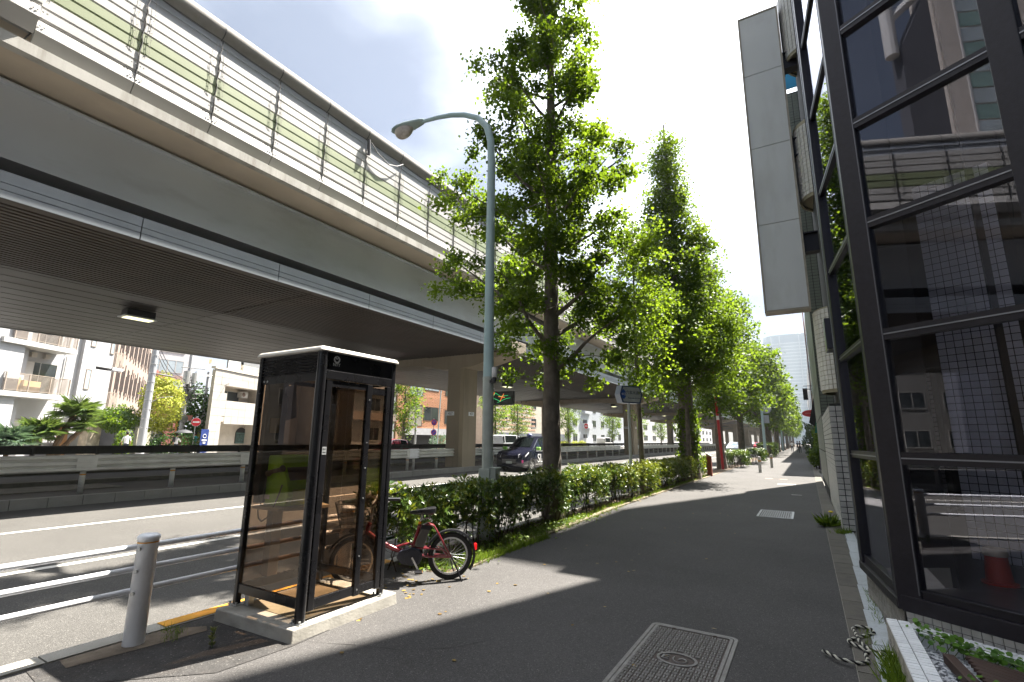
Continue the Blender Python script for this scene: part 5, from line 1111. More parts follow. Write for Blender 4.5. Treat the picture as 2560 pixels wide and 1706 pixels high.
# ground cover and weeds
GRS = leafmat('grass_blade', (.05, .10, .012), (.17, .25, .03), (.3, .42, .03), .35, rough=.5)
def grass(label, pts, n, h, spread, parent=None, name='grass', mat=GRS, cat='grass'):
    pts = np.array(pts); idx = RNG.integers(0, len(pts), n); P = pts[idx] + np.concatenate([RNG.normal(0, spread, (n, 2)), np.zeros((n, 1))], 1)
    Ax = RNG.normal(size=(n, 3)) * .55; Ax[:, 2] = 1; Nn = RNG.normal(size=(n, 3)); Nn[:, 2] *= .2
    o = leaf_cloud(name, P, Nn, h, mat, parent, 'blade', kind='stuff', axis=Ax, sizevar=.5); tag(o, label, cat) if parent is None else None
    return o
strip = [(-3.80 - random.random() * .45, y, -.01) for y in np.arange(4.9, 12, .05)] + [(-3.74 + .0 * y, y, 0) for y in np.arange(5.2, 7.4, .06)] * 3
grass('grass and weeds growing along the edge of the planted strip behind the bicycle', strip, 5200, .085, .035)
strip = [(-3.98 - random.random() * .12, y, 0) for y in np.arange(11.5, 25, .06)]
grass('bright sunlit grass fringe at the foot of the far hedge', strip, 4200, .09, .03)
n = 2600; P = np.stack([-4.15 + RNG.normal(0, .2, n), RNG.uniform(4.8, 10, n), np.abs(RNG.normal(.02, .02, n))], 1); Nn = RNG.normal(size=(n, 3)) * .4 + np.array([0, 0, 1])
tag(leaf_cloud('ground_cover', P, Nn, .04, GRS, None, 'heart', RNG.uniform(0, 1, n) ** 2, kind='stuff'), 'low leafy ground cover under the hedge', 'ground cover')
n = 700; P = np.stack([-4.2 + RNG.normal(0, .22, n), RNG.uniform(4.8, 24, n), .004 + 0 * RNG.uniform(0, 1, n)], 1)
P = np.concatenate([P, np.stack([RNG.uniform(-4.4, -1.0, 60), RNG.uniform(2.5, 14, 60), .006 + 0 * RNG.uniform(0, 1, 60)], 1), np.stack([RNG.uniform(-4.3, -3.4, 50), RNG.uniform(3.9, 4.9, 50), .006 + 0 * RNG.uniform(0, 1, 50)], 1)]); Nn = RNG.normal(size=(len(P), 3)) * .12 + np.array([0, 0, 1])
tag(leaf_cloud('fallen_leaves', P, Nn, .035, leafmat('dead_leaf', (.10, .06, .02), (.32, .22, .06), (.3, .2, .05), .1), None, 'oval' if 0 else 'heart', kind='stuff'), 'fallen leaves scattered on the soil and sidewalk', 'leaves')
tag(grass('x', [(-4.36, 2.2, 0), (-4.45, 2.3, 0), (-4.56, 2.28, 0)], 160, .05, .03), 'small tuft of grass at the foot of the white railing post', 'grass')
tag(grass('x', [(.38, 4.55, .01), (.36, 4.35, .01), (.40, 4.68, .01), (.37, 4.2, .01)], 520, .12, .035), 'clump of grass on the gutter beside the planter', 'grass')
tag(grass('x', [(.40, 5.6 + i * .13, .01) for i in range(9)] + [(.27, 5 + i * .15, .01) for i in range(3)], 260, .05, .02), 'thin weeds in the joint beside the granite slabs', 'weeds')
tag(grass('x', [(.38, 10.55, .01), (.45, 10.6, .01), (.33, 10.5, .01)], 200, .10, .05), 'small tuft of grass at the corner of the tiled wall', 'grass')
dd = thing('dandelion', 'dandelion plant with a yellow flower at the gutter', 'weed', (.2, 11.3, 0))
n = 150; a = RNG.uniform(0, 6.28, n); Ax = np.stack([np.cos(a), np.sin(a), RNG.uniform(.25, 1.4, n)], 1); P = np.tile(np.array([[.2, 11.3, .0]]), (n, 1)) + RNG.normal(0, .03, (n, 3)) * np.array([1, 1, 0])
leaf_cloud('leaves', P, RNG.normal(size=(n, 3)), .26, GRS, dd, 'palm', kind='stuff', axis=Ax)
MB().tube([(.24, 11.28, 0), (.26, 11.26, .27)], .006, 5).build('stalk', M('vine_stem', (.12, .2, .05)), dd); MB().sphere((.26, 11.26, .28), .04, .04, .018, 10, 6).build('flower', M('dandelion_yellow', (.8, .6, .02), .6), dd)
sd = thing('seedling', 'small upright pale weed in front of the phone booth plinth', 'weed', (-3.95, 2.3, 0))
m = MB(); m.tube([(-3.95, 2.3, 0), (-3.95, 2.3, .13)], .003, 4); m.build('stalk', M('vine_stem', (.12, .2, .05)), sd)
n = 60; z = RNG.uniform(.01, .13, n); a = RNG.uniform(0, 6.28, n); Ax = np.stack([np.cos(a), np.sin(a), .8 + 0 * a], 1); P = np.stack([-3.95 + 0 * z, 2.3 + 0 * z, z], 1)
leaf_cloud('leaves', P, RNG.normal(size=(n, 3)), .035, leafmat('pale_weed', (.16, .2, .06), (.32, .33, .12), (.3, .3, .1), .3), sd, 'oval', kind='stuff', axis=Ax)
lf = thing('leaf', 'single pale fallen leaf next to the large cover', 'leaf', (-.82, 4.72, .01))
leaf_cloud('blade', np.array([[-.84, 4.72, .008]]), np.array([[.1, .1, 1.]]), .05, leafmat('dead_leaf2', (.4, .3, .16), (.4, .3, .16), (.3, .2, .05), .1), lf, 'oval', axis=np.array([[1., .2, 0]]))
# rope on the gutter
rp = thing('rope', 'twisted black and white rope lying in loops on the gutter stones', 'rope', (.2, 4.8, 0))
RP = [(-.043, 4.642), (0, 4.588), (.056, 4.525), (.15, 4.51), (.223, 4.572), (.228, 4.68), (.226, 4.748), (.248, 4.80), (.198, 4.852), (.14, 4.926), (.152, 4.996), (.2, 5.07), (.247, 5.148), (.32, 5.242), (.32, 5.31), (.30, 5.349), (.25, 5.37), (.208, 5.349), (.186, 5.29), (.191, 5.228), (.2, 5.1), (.208, 4.987), (.23, 4.91), (.259, 4.849), (.32, 4.846), (.37, 4.87), (.39, 4.85), (.385, 4.77), (.35, 4.70), (.33, 4.66), (.34, 4.74), (.315, 4.804), (.35, 4.75), (.39, 4.70), (.36, 4.62), (.385, 4.56)]
RPp = []
for i in range(len(RP) - 1):
    for k in range(12):
        t = k / 12; p0 = RP[max(i - 1, 0)]; p1 = RP[i]; p2 = RP[i + 1]; p3 = RP[min(i + 2, len(RP) - 1)]
        f = lambda a, b, c, d: .5 * (2 * b + (c - a) * t + (2 * a - 5 * b + 4 * c - d) * t * t + (3 * b - a - 3 * c + d) * t ** 3)
        RPp.append((f(p0[0], p1[0], p2[0], p3[0]), f(p0[1], p1[1], p2[1], p3[1]), .031 + .004 * sin(i)))
for ph0, mt_, nm in ((0, M('rope_black', (.02, .02, .02), .9), 'black_strand'), (pi, M('rope_white', (.55, .53, .45), .9), 'white_strand')):
    pts = []; s = 0
    for i, p in enumerate(RPp):
        q = RPp[min(i + 1, len(RPp) - 1)]; d = Vector(q) - Vector(p); s += d.length; th = s / .075 * 2 * pi + ph0
        sd_ = Vector((-d.y, d.x, 0)); sd_ = sd_.normalized() if sd_.length > 0 else Vector((1, 0, 0)); pts.append(Vector(p) + sd_ * .006 * cos(th) + Vector((0, 0, .006 * sin(th))))
    MB().tube(pts, .0075, 6).build(nm, mt_, rp, smooth=True)

# ---------------------------------------------------------------- far side buildings
class Fac:
    def __init__(s, O, u):
        s.O = Vector((O[0], O[1], 0)); s.u = Vector((u[0], u[1], 0)).normalized(); n = Vector((s.u.y, -s.u.x, 0)); s.n = n if n.x > 0 else -n
    def p(s, a, d, z): return s.O + s.u * a + s.n * d + Z * z
    def box(s, mb, a0, a1, d0, d1, z0, z1, mi=0):
        return mb.obox(s.p((a0 + a1) / 2, (d0 + d1) / 2, (z0 + z1) / 2), s.u * (a1 - a0) / 2, s.n * (d1 - d0) / 2, Z * (z1 - z0) / 2, mi)
    def window(s, par, a, z, w_, h, d=0, muntin=1, frame=None, pane=None, rec=.08, curtain=False, name='window'):
        m = MB(); t = .05
        s.box(m, a, a + t, d - rec, d + .03, z, z + h); s.box(m, a + w_ - t, a + w_, d - rec, d + .03, z, z + h); s.box(m, a + t, a + w_ - t, d - rec, d + .03, z + h - t, z + h); s.box(m, a + t, a + w_ - t, d - rec, d + .05, z, z + t)
        for k in range(muntin): c = a + w_ * (k + 1) / (muntin + 1); s.box(m, c - .025, c + .025, d - rec, d + .02, z + t, z + h - t)
        wo = m.build(name, frame or FRW, par)
        m = MB(); s.box(m, a + t, a + w_ - t, d + .004, d + .012, z + t, z + h - t); m.build('pane', pane or PANE, wo)
        if curtain: m = MB(); s.box(m, a + t + .02, a + t + w_ * .3, d - .001 + .014, d + .018, z + t, z + h - t); m.build('curtain', CURT, wo)
FRW = M('window_frame', (.35, .34, .32), .5); PANE = M('window_pane', (.035, .042, .045), .08, var=.3, vs=.8, spec=.8); PANEL = M('pane_light', (.28, .33, .36), .15, var=.2, vs=.6, spec=.8); CURT = M('curtain', (.5, .48, .45), .9)
WAP = M('white_render', (.36, .36, .37), .75, var=.04, vs=.6, stain=.12, sscale=(1, 1, .3)); SLAB = M('balcony_slab', (.42, .415, .40), .7, var=.04); BRN = M('balcony_rail', (.30, .25, .21), .5)
f1 = Fac((-40, 9.19), (-.47, .883))
ap = thing('apartment_building', 'white apartment building with slatted brown balcony rails behind the palms', 'building', (-42, 12, 0))
m = MB(); f1.box(m, -14, 6.9, -9, -1.45, 0, 12); f1.box(m, -14, .9, -1.45, -.2, 0, 12); f1.box(m, .9, 1.6, -1.45, -.7, 0, 12); f1.box(m, 5.75, 6.9, -1.45, -1.2, 0, 12)
f1.box(m, 6.9, 8.7, -9, -1.6, 3.35, 6.3); f1.box(m, 6.9, 8.7, -9, -1.6, 6.5, 12); m.build('wall', WAP, ap)
m = MB(); f1.box(m, 6.9, 9.3, -9, -2.6, 0, 3.3); m.build('dark_wall', M('charcoal_block', (.07, .075, .085), .7), ap)
m = MB(); 
for z in (3.42, 6.55): f1.box(m, 5.76, 6.91, -1.21, -1.19, z, z + .025); f1.box(m, 6.9, 8.72, -1.7, -1.588, z + .25, z + .27); f1.box(m, -14, .91, -.21, -.19, z, z + .025)
m.build('joint_line', M('joint_grey', (.3, .32, .34), .7), ap)
for z0 in (3.71, 6.82, 9.93):
    m = MB(); f1.box(m, -.55, 4.1, -1.45, .0, z0, z0 + .30); m.build('balcony_slab', SLAB, ap)
    bl = MB()
    f1.box(bl, 0, 4.02, -.06, -.02, z0 + 1.36, z0 + 1.40); f1.box(bl, 0, 4.02, -.06, -.02, z0 + .36, z0 + .40)
    for a in (0, .02 + 1.33, 2.68, 3.98): f1.box(bl, a, a + .05, -.07, -.01, z0 + .3, z0 + 1.40)
    for k in range(13): f1.box(bl, .05, 3.98, -.05, -.03, z0 + .43 + k * .071, z0 + .455 + k * .071)
    for s_ in (0, 3.98):
        f1.box(bl, s_, s_ + .04, -1.4, -.06, z0 + 1.36, z0 + 1.4)
        for k in range(13): f1.box(bl, s_ + .01, s_ + .03, -1.4, -.07, z0 + .43 + k * .071, z0 + .455 + k * .071)
    bl.build('balcony_railing', BRN, ap)
    f1.window(ap, 2.0, z0 + .32, 2.3, 2.1, d=-1.44, curtain=True)
    m = MB(); f1.box(m, 1.62, 1.95, -1.42, -1.3, z0 + .3, z0 + 2.9); m.build('stone_panel', M('stone_brown', (.12, .09, .07), .9, var=.6, vs=9), ap)
    m = MB(); m.tube([f1.p(4.75, -1.35, z0 - 2.8), f1.p(4.75, -1.35, z0)], .045, 8); m.build('downpipe', SLAB, ap)
m = MB(); 
for a in (2.3, 3.2): m = MB(); f1.box(m, a, a + .36, -1.43, -1.25, 6.38, 6.68); m.build('vent_hood', M('hood_grey', (.42, .39, .36), .6), ap)
f1.window(ap, 1.9, .4, 2.35, 2.05, d=-1.44, curtain=True, frame=BRN)
for z in (4.7, 7.8): f1.window(ap, 6.2, z, .42, 1.45, d=-1.19, muntin=0, pane=PANEL, frame=BRN)
f1.window(ap, 8.3, 7.6, .35, 1.4, d=-1.58, muntin=0, pane=PANEL, frame=BRN)
for z0 in (3.5, 6.6):
    bl = MB()
    for k in range(9): f1.box(bl, 8.75, 8.78, -2.9 + k * .15, -2.86 + k * .15, z0 + .05, z0 + 1.2); f1.box(bl, 8.72 + k * .11, 8.75 + k * .11, -1.62, -1.6, z0 + .05, z0 + 1.2)
    f1.box(bl, 8.7, 9.65, -1.63, -1.59, z0 + 1.18, z0 + 1.22); bl.build('balcony_railing', BRN, ap); m = MB(); f1.box(m, 8.7, 9.7, -4, -1.55, z0 - .2, z0 + .03); m.build('balcony_slab', WAP, ap)
m = MB(); f1.box(m, 1.1, 1.3, -.9, -.5, 4.05, 4.9); f1.box(m, 1.35, 2.4, -.6, -.35, 4.02, 4.75); m.build('cardboard', M('cardboard', (.42, .28, .14), .9), ap)
m = MB(); f1.box(m, 5.1, 6.1, .2, .8, 0, 2.4); m.build('stone_pillar', M('rough_stone', (.42, .36, .28), .9, var=.4, vs=3, bump=1, bs=8), ap)
m = MB(); f1.box(m, 4.3, 5.0, -.6, -.5, 0, 2.3); m.build('orange_door', M('ochre_door', (.4, .2, .08), .7), ap)
m = MB(); f1.box(m, 4.2, 7.8, -.8, .9, 2.42, 2.58); m.build('entrance_canopy', SLAB, ap)
# low dark annex
an = thing('entrance_annex', 'low dark grey annex with a glass door beside the white apartments', 'annex', (-44, 20, 0))
f2 = Fac((-45.5, 17.6), (-.47, .883)); m = MB(); f2.box(m, 0, 4, -3, 0, 0, 2.7); m.build('wall', M('annex_grey', (.16, .16, .175), .7), an); m = MB(); f2.box(m, -.2, 4.2, -3.1, .3, 2.7, 2.95); m.build('roof', M('annex_roof', (.2, .21, .24), .6), an); m = MB(); f2.box(m, 1.0, 3.0, .0, .03, .1, 2.3); m.build('glass_door', M('pale_glass', (.4, .38, .3), .3), an)  # door glass in one even warm pale colour
# brown louvred building along the side street
br = thing('brown_building', 'brown building with tall narrow louvre slots along the side street', 'building', (-55, 20, 0))
f3 = Fac((-50, 17.9), (-.867, .498)); f3.n = Vector((.498, .867, 0))
BRW = M('brown_panel', (.26, .20, .165), .85, var=.12, vs=2, stain=.2)
m = MB(); f3.box(m, 0, 18, -9, 0, 0, 13); m.build('wall', BRW, br)
lv = MB().box(-.09, .09, 0, .05, 0, 1).mesh('louvre_slot', [M('slot_dark', (.05, .035, .03), .8)])
for j, z0 in enumerate((1.2, 4.8, 8.4)):
    k = 0; a = 1.0
    while a < 17.5:
        h = 2.5 - .35 * ((k * 7) % 3) + .3 * (k % 2)
        p = f3.p(a, 0, z0 + .3 * ((k * 5) % 3)); Mx = Matrix(((f3.u.x, f3.n.x, 0, p.x), (f3.u.y, f3.n.y, 0, p.y), (0, 0, h, p.z), (0, 0, 0, 1))); inst('louvre_slot', lv, br, Mx); a += .42 + (.5 if k % 4 == 3 else 0); k += 1
# grey tower with ribbon windows
gtw = thing('office_tower', 'grey office block with ribbon windows straight down the side street', 'building', (-80, 34, 0))
GW = M('tower_grey', (.42, .42, .43), .7, stain=.15); GB_ = M('tower_brown', (.26, .17, .14), .7)
f4 = Fac((-75.5, 29.5), (.0, 1)); m = MB(); f4.box(m, 0, 6.9, -18, 0, 0, 22); m.build('wall', GW, gtw)
m = MB(); f4.box(m, 2.4, 5.6, 0, .06, 9.05, 9.75); f4.box(m, 0, 5.7, 0, .06, 6.6, 7.2); m.build('brown_band', GB_, gtw)
for z in (4.6, 7.4, 10.1, 12.9, 15.6):
    for k in range(5): f4.window(gtw, .5 + k * 1.0, z, 1.0, 1.75, d=.02, muntin=0, pane=PANEL)
m = MB(); f4.box(m, 6.9, 9.4, -20, -1, 0, 26); m.build('scaffold_sheet', M('sheet_grey', (.36, .40, .46), .6, var=.15, vs=.8), gtw)
m = MB()
for z in (6.5, 9.5, 12.3, 15): f4.box(m, 9.4, 9.9, -3, -1.2, z, z + .6)
m.build('orange_balcony', M('scaffold_tan', (.45, .32, .18), .7), gtw)
rd = thing('red_roof_building', 'building with a steep dark red roof edge in front of the grey office block', 'building', (-70, 31, 0))
m = MB(); m.hexa([(-66, 26.2, 0), (-66, 31.0, 0), (-72, 31.0, 0), (-72, 26.2, 0), (-66, 26.2, 10.2), (-66, 31.0, 6.1), (-72, 31.0, 6.1), (-72, 26.2, 10.2)]); m.build('wall', M('red_wall', (.19, .06, .05), .7), rd)
m = MB(); m.hexa([(-65.9, 26.2, 9.9), (-65.9, 31.2, 5.7), (-66.1, 31.2, 5.7), (-66.1, 26.2, 9.9), (-65.9, 26.2, 10.5), (-65.9, 31.2, 6.3), (-66.1, 31.2, 6.3), (-66.1, 26.2, 10.5)]); m.build('roof_edge', M('salmon', (.42, .16, .13), .7), rd)
# white stone building
ws = thing('stone_building', 'pale stone clad house with a recessed balcony and arched window beside the booth', 'building', (-42, 24, 0))
STN = M('pale_stone', (.33, .31, .28), .85, var=.05, vs=1, bump=1, bs=5, stain=.2, stain_col=(.36, .33, .3), sscale=(2, 2, 1.5), rnd=.05); STW = M('stone_core', (.42, .38, .33), .9)
f5 = Fac((-39, 20.42), (-.40, .916))
f5b = Fac((-39, 20.42), (-.40, .916)); f5b.n = Vector((.865, -.502, 0))
m = MB(); m.prism([f5.p(0, -.05, 0), f5.p(16, -.05, 0), f5.p(16, -.05, 0) - f5b.n * .01, f5.p(16, -.05, 0) - f5b.n * 9, f5.p(0, -.05, 0) - f5b.n * 9, f5.p(0, -.05, 0) - f5b.n * 1.4, f5.p(1.28, -1.3, 0), f5.p(6, -1.3, 0), f5.p(6, -.05, 0), f5.p(5.99, -1.3, 0), f5.p(1.28, -1.31, 0)][:1] + [f5.p(1.27, -.05, 0), f5.p(1.27, -1.3, 0), f5.p(6.01, -1.3, 0), f5.p(6.01, -.05, 0), f5.p(16, -.05, 0), f5.p(16, -.05, 0) - f5b.n * 9, f5.p(0, -.05, 0) - f5b.n * 9], (0, 0, 0), (0, 0, 6.8)); f5b.box(m, .02, .9, -1.3, -.05, 0, 6.8); f5.box(m, 1.28, 6, -1.3, -.03, 5.5, 6.8); f5.box(m, 1.28, 6, -1.3, -.03, 2.65, 4.3); f5.box(m, 6, 16, -1.3, -.03, 0, 6.8); m.build('wall', STW, ws)
m = MB(); f5.box(m, -.12, 16, -.3, .08, 6.68, 6.85); m.build('cornice', M('cornice_stone', (.5, .46, .40), .8), ws)
for k in range(20):          # cladding slabs
    for j in range(11):
        a0, z0 = k * .8, .05 + j * .605
        if a0 > 5.95 and False: continue
        inside = 1.25 < a0 + .4 < 6.0 and (z0 + .3 < 2.62 or 4.33 < z0 + .3 < 5.48)
        if inside: continue
        a1 = a0 + .785; zt = min(z0 + .59, 6.66)
        if a0 < 1.28 < a1 and (z0 < 2.6 or 4.3 < z0 < 5.4): a1 = 1.27
        d = random.uniform(-.005, .008); m = MB(); f5.box(m, a0, a1, -.03, d, z0, zt); m.build('stone_slab', STN, ws)
m = MB(); f5b.box(m, 3.1, 16, -6, -1.6, 6.8, 10.5); m.build('upper_storey', M('upper_grey', (.17, .175, .18), .7), ws)
m = MB(); f5b.box(m, 1.25, 2.75, -4, -1.0, 6.8, 10.5); m.build('stair_tower', M('tower_light', (.40, .41, .40), .7), ws)
m = MB()
for k in range(5): m.tube([f5.p(1.9, -.2, 6.95 + k * .11), f5.p(12, -.2, 6.95 + k * .11)], .018, 5)
for k in range(8): m.tube([f5.p(1.95 + k * 1.3, -.2, 6.85), f5.p(1.95 + k * 1.3, -.2, 7.42)], .02, 5)
m.build('roof_railing', M('cream_rail', (.5, .45, .36), .5), ws)
f5.window(ws, 3.0, 6.95, 3.4, 1.8, d=-1.38, muntin=2, curtain=True); f5.window(ws, 1.75, 4.25, 3.0, 1.0, d=-1.28, curtain=True)
f5.window(ws, 7.8, 4.1, 1.2, 1.3, d=.0, muntin=0, pane=PANEL)
m = MB(); f5.box(m, 4.4, 5.15, -1.2, -.75, 4.78, 5.28); acu = m.build('air_conditioner', SLAB, ws); m = MB(); c = f5.p(4.6, -.74, 5.03); m.tube([c, c + f5.n * .02], .19, 14); m.build('fan_grille', M('grille_brown', (.12, .08, .06), .6), acu)
m = MB(); out = [f5.p(4.85, -1.27, .9), f5.p(6.2, -1.27, .9)] + [f5.p(5.525 + .675 * cos(a), -1.27, 1.75 + .5 * sin(a)) for a in [i * pi / 12 for i in range(13)]]; m.prism(out, (0, 0, 0), tuple(f5.n * .03)); m.build('arched_window', BLACK, ws)
m = MB()
for k in range(12): m.tube([f5.p(4.9 + k * .114, -1.2, .9), f5.p(4.9 + k * .114, -1.2, 1.8)], .012, 4)
for z in (.95, 1.78): m.tube([f5.p(4.85, -1.2, z), f5.p(6.2, -1.2, z)], .03, 5)
for k in range(5):
    c = f5.p(5.15 + k * .19, -1.2, 1.36 + .16 * (-1) ** k); m.tube([c + f5.u * .09 * cos(t) + Z * .09 * sin(t) for t in [i * pi / 5 for i in range(11)]], .01, 4)
m.build('window_grille', M('verdigris', (.13, .24, .22), .6), ws)
# far buildings further along
def block(name, label, O, u, L, D_, H, mat, floors, cols, z0=.8, ww=1.6, wh=1.4, gap=None, band=None, pane=None, frame=None, gx0=1.0):
    t = thing(name, label, 'building', (O[0] - D_ / 2, O[1] + L / 2, 0)); f = Fac(O, u); m = MB(); f.box(m, 0, L, -D_, 0, 0, H); m.build('wall', mat, t)
    g = gap or (L - gx0) / max(cols, 1)
    for j in range(floors):
        for k in range(cols): f.window(t, gx0 + k * g, z0 + j * 3.05, ww, wh, d=.0, muntin=1, pane=pane, frame=frame)
    return t, f
gy_, fg = block('grey_house', 'grey rendered building between the stone house and the brick building', (-39, 31.5), (0, 1), 8.6, 8, 9.5, M('house_grey', (.24, .245, .25), .8, stain=.2), 3, 2, 1.2)
m = MB(); fg.box(m, 0, 8.6, 0, .4, 3.3, 4.1); fg.box(m, 0, 8.6, 0, .4, 6.2, 6.9); m.build('balcony_front', M('balcony_brown', (.22, .17, .14), .8), gy_)
BRK = M('brick_face', (.40, .19, .10), .85, var=.25, vs=20, bump=.5, bs=60, stain=.2, sscale=(2, 2, 2), rnd=.15)
bk_, fk = block('brick_building', 'orange brick building with dark framed square windows', (-39, 40.4), (0, 1), 11.5, 8, 10.5, M('brick_mortar', (.34, .20, .13), .9), 0, 0)
for j in range(52):      # brick courses as geometry
    m = MB(); k = -.3 if j % 2 else 0.
    while k < 11.5:
        a, b = max(0, k), min(11.5, k + .58)
        zc_ = 2.7 + j * .15
        if not any(x0 < b and x1 > a and z0 < zc_ + .14 and z1 > zc_ for x0, x1, z0, z1 in ((1.9, 4.2, 2.9, 5.3), (4.5, 7.2, 3.6, 5.2), (1.9, 4.2, 6.4, 9.1), (4.5, 7.2, 7.2, 8.9), (8.5, 10.4, 3.3, 5.0), (8.5, 10.4, 6.8, 8.6))): fk.box(m, a, b - .02, 0, .03, zc_, zc_ + .135)
        k += .6
    m.build('brick_course', BRK, bk_, kind='stuff')
for a, z, w_, h, p_, mu in ((1.9, 2.9, 2.3, 2.4, M('blind', (.22, .2, .16), .7), 0), (4.5, 3.6, 2.7, 1.6, None, 1), (1.9, 6.4, 2.3, 2.7, PANEL, 0), (4.5, 7.2, 2.7, 1.7, PANEL, 1), (8.5, 3.3, 1.9, 1.7, None, 1), (8.5, 6.8, 1.9, 1.8, None, 1)): fk.window(bk_, a, z, w_, h, d=.02, muntin=mu, pane=p_, frame=M('window_bronze', (.08, .06, .05), .5))
m = MB(); fk.box(m, 1, 11.5, 0, .5, 1.9, 2.65); m.build('fascia_board', M('shop_fascia', (.36, .36, .38), .7), bk_); m = MB(); fk.box(m, 1.2, 7, .0, .05, .1, 1.9); m.build('painted_opening', DARK, bk_)
bl_, fl = block('striped_building', 'cream building with brown horizontal stripes behind the taxi', (-40, 62), (0, 1), 26, 10, 10, M('cream_wall', (.44, .40, .34), .85), 2, 5, 3.5, 1.8, 1.5, gx0=2)
m = MB()
for j in range(9): fl.box(m, 0, 13, 0, .03, 2.9 + j * .7, 3.15 + j * .7)
m.build('stripe', M('stripe_brown', (.40, .25, .18), .8), bl_); m = MB(); fl.box(m, 0, 26, 0, .06, 0, 2.5); m.build('dark_base', M('slate_base', (.10, .11, .14), .7), bl_)
bw_, fw_ = block('white_flats', 'white blocks of flats with balconies beyond the striped building', (-40, 90), (0, 1), 22, 10, 13, M('white_flats', (.34, .36, .385), .75), 4, 4, 1.2, 2.2, 1.5)
for j in range(4): m = MB(); fw_.box(m, 6, 10, 0, .7, .9 + j * 3.05, 1.9 + j * 3.05); m.build('balcony_front', M('balcony_white', (.5, .52, .55), .6), bw_)
bx_, fx_ = block('grey_flats', 'blue grey apartment block next to the white flats, far side', (-40, 113), (0, 1), 24, 10, 11, M('grey_flats', (.36, .38, .42), .8), 3, 5, 1.5, 2.0, 1.5)
by_, fy_ = block('distant_building', 'distant pale building at the far end of the other side', (-40, 140), (0, 1), 150, 10, 14, M('distant_wall', (.46, .46, .47), .8), 4, 16, 1.5, 4, 1.5)
# buildings opposite, seen only as reflections in the glass bay
rb = thing('beige_office_block', 'beige office block with a green window strip, mirrored in the glass bay', 'building', (-40, -27, 0))
m = MB(); m.box(-37.5, -35, -34, -21.9, 0, 52); m.build('wall', M('beige_tower', (.36, .33, .31), .8, stain=.15), rb)
for j in range(18):
    for k, p_ in ((0, PANEL), (1, M('pane_teal', (.16, .24, .23), .2))):
        m = MB(); m.box(-35.02, -34.95, -25.2, -23.6, 2.4 + j * 2.9 + 1.45 * k, 3.7 + j * 2.9 + 1.45 * k); m.build('window', p_, rb)
m = MB(); m.box(-35.05, -34.9, -25.35, -25.2, 2, 52); m.box(-35.05, -34.9, -23.6, -23.45, 2, 52); m.build('window_frame', WAP, rb)
rdk = thing('charcoal_building', 'charcoal slab building next to the beige block, mirrored in the glass bay', 'building', (-42, -20, 0))
m = MB(); m.hexa([(-36.6, -21.9, 0), (-35.3, -21.9, 0), (-35.3, -19.2, 0), (-36.6, -19.2, 0), (-36.6, -21.9, 40), (-35.3, -21.9, 40), (-35.3, -19.2, 34.5), (-36.6, -19.2, 34.5)]); m.build('wall', M('charcoal_wall', (.05, .052, .065), .7), rdk)
m = MB(); m.tube([(-35.6, -18.7, 34), (-35.6, -18.7, 46)], .5, 12); m.tube([(-35.6, -18.7, 37.5), (-35.6, -21.9, 40.5)], .4, 6); m.tube([(-35.6, -18.7, 42), (-35.6, -21.9, 45)], .4, 6); m.build('roof_frame', WAP, rdk)

fac_y = -8
for i, (col, hh, lab) in enumerate((((.3, .29, .27), 14, 'plain grey added block left of the white apartments, mirrored in the glass bay'), ((.2, .17, .14), 11, 'added brown block behind the camera across the road, mirrored in the glass bay'), ((.34, .33, .3), 17, 'added pale block farther behind the camera across the road, mirrored in the glass bay'))):
    y0_ = -22 - i * 22; t_, f_ = block('added_block', lab, (-39 - i * .5, y0_ - 14), (0, 1), 20, 8, hh, M('mirror_block_%d' % i, tuple(c * .5 for c in col), .8), 3, 6, 1.2, 1.9, 1.4)  # unseen blocks added to keep bright horizon out of the glass reflections
# ---------------------------------------------------------------- far side planting
PALM = leafmat('palm_leaf', (.04, .09, .02), (.12, .19, .04), (.2, .28, .05), .3); PALMB = leafmat('blue_palm', (.10, .17, .12), (.24, .34, .25), (.2, .3, .12), .2)
def palm(label, base, top, nf, L, mat, r=.14, seed=1):
    t = thing('palm_tree', label, 'palm tree', (base[0], base[1], 0), group='palms in front of the white apartments'); rg = np.random.default_rng(seed)
    b, q = Vector(base), Vector(top); pts = [b.lerp(q, k / 8) + Vector((0, 0, .15 * sin(pi * k / 8))) for k in range(9)]
    m = MB(); m.tube(pts, [r * (1.1 if k % 2 else .85) for k in range(9)], 8); m.build('trunk', M('palm_trunk', (.10, .065, .04), .95, var=.5, vs=20, bump=1, bs=20), t)
    P = []; Ax = []
    st = MB()
    for k in range(nf):
        a = rg.uniform(0, 6.28); e = rg.uniform(-.25, 1.1); d = np.array([cos(a) * cos(e), sin(a) * cos(e), sin(e)]); c = np.array(top) + d * L * .45; st.tube([top, tuple(c)], .02, 4, cap=False)
        for j in range(34):
            w_ = (j / 21 - .5) * 2.6; side = np.cross(d, [0, 0, 1]); side /= np.linalg.norm(side) + 1e-6; ax = d * cos(w_) + side * sin(w_) + np.array([0, 0, -.12]); P.append(c); Ax.append(ax)
    st.build('leaf_stalks', M('vine_stem', (.12, .2, .05), .7), t); P = np.array(P); Ax = np.array(Ax)
    leaf_cloud('fronds', P, RNG.normal(size=P.shape) * .2 + np.array([0, 0, 1]), L * .62, mat, t, 'palm', kind='stuff', axis=Ax)
palm('leaning palm with a shaggy trunk in front of the white apartments', (-37.2, 10.9, 0), (-37.4, 11.9, 2.75), 20, 1.25, PALM, .16, 3)
palm('short second palm leaning right, below the tallest one', (-37.4, 11.2, 0), (-37.2, 12.3, 1.9), 12, 1.0, PALM, .14, 4)
palm('bushy green palm at the left, under the lower balcony', (-37.2, 10.2, 0), (-37.2, 10.4, 1.5), 26, 1.2, PALM, .12, 5)
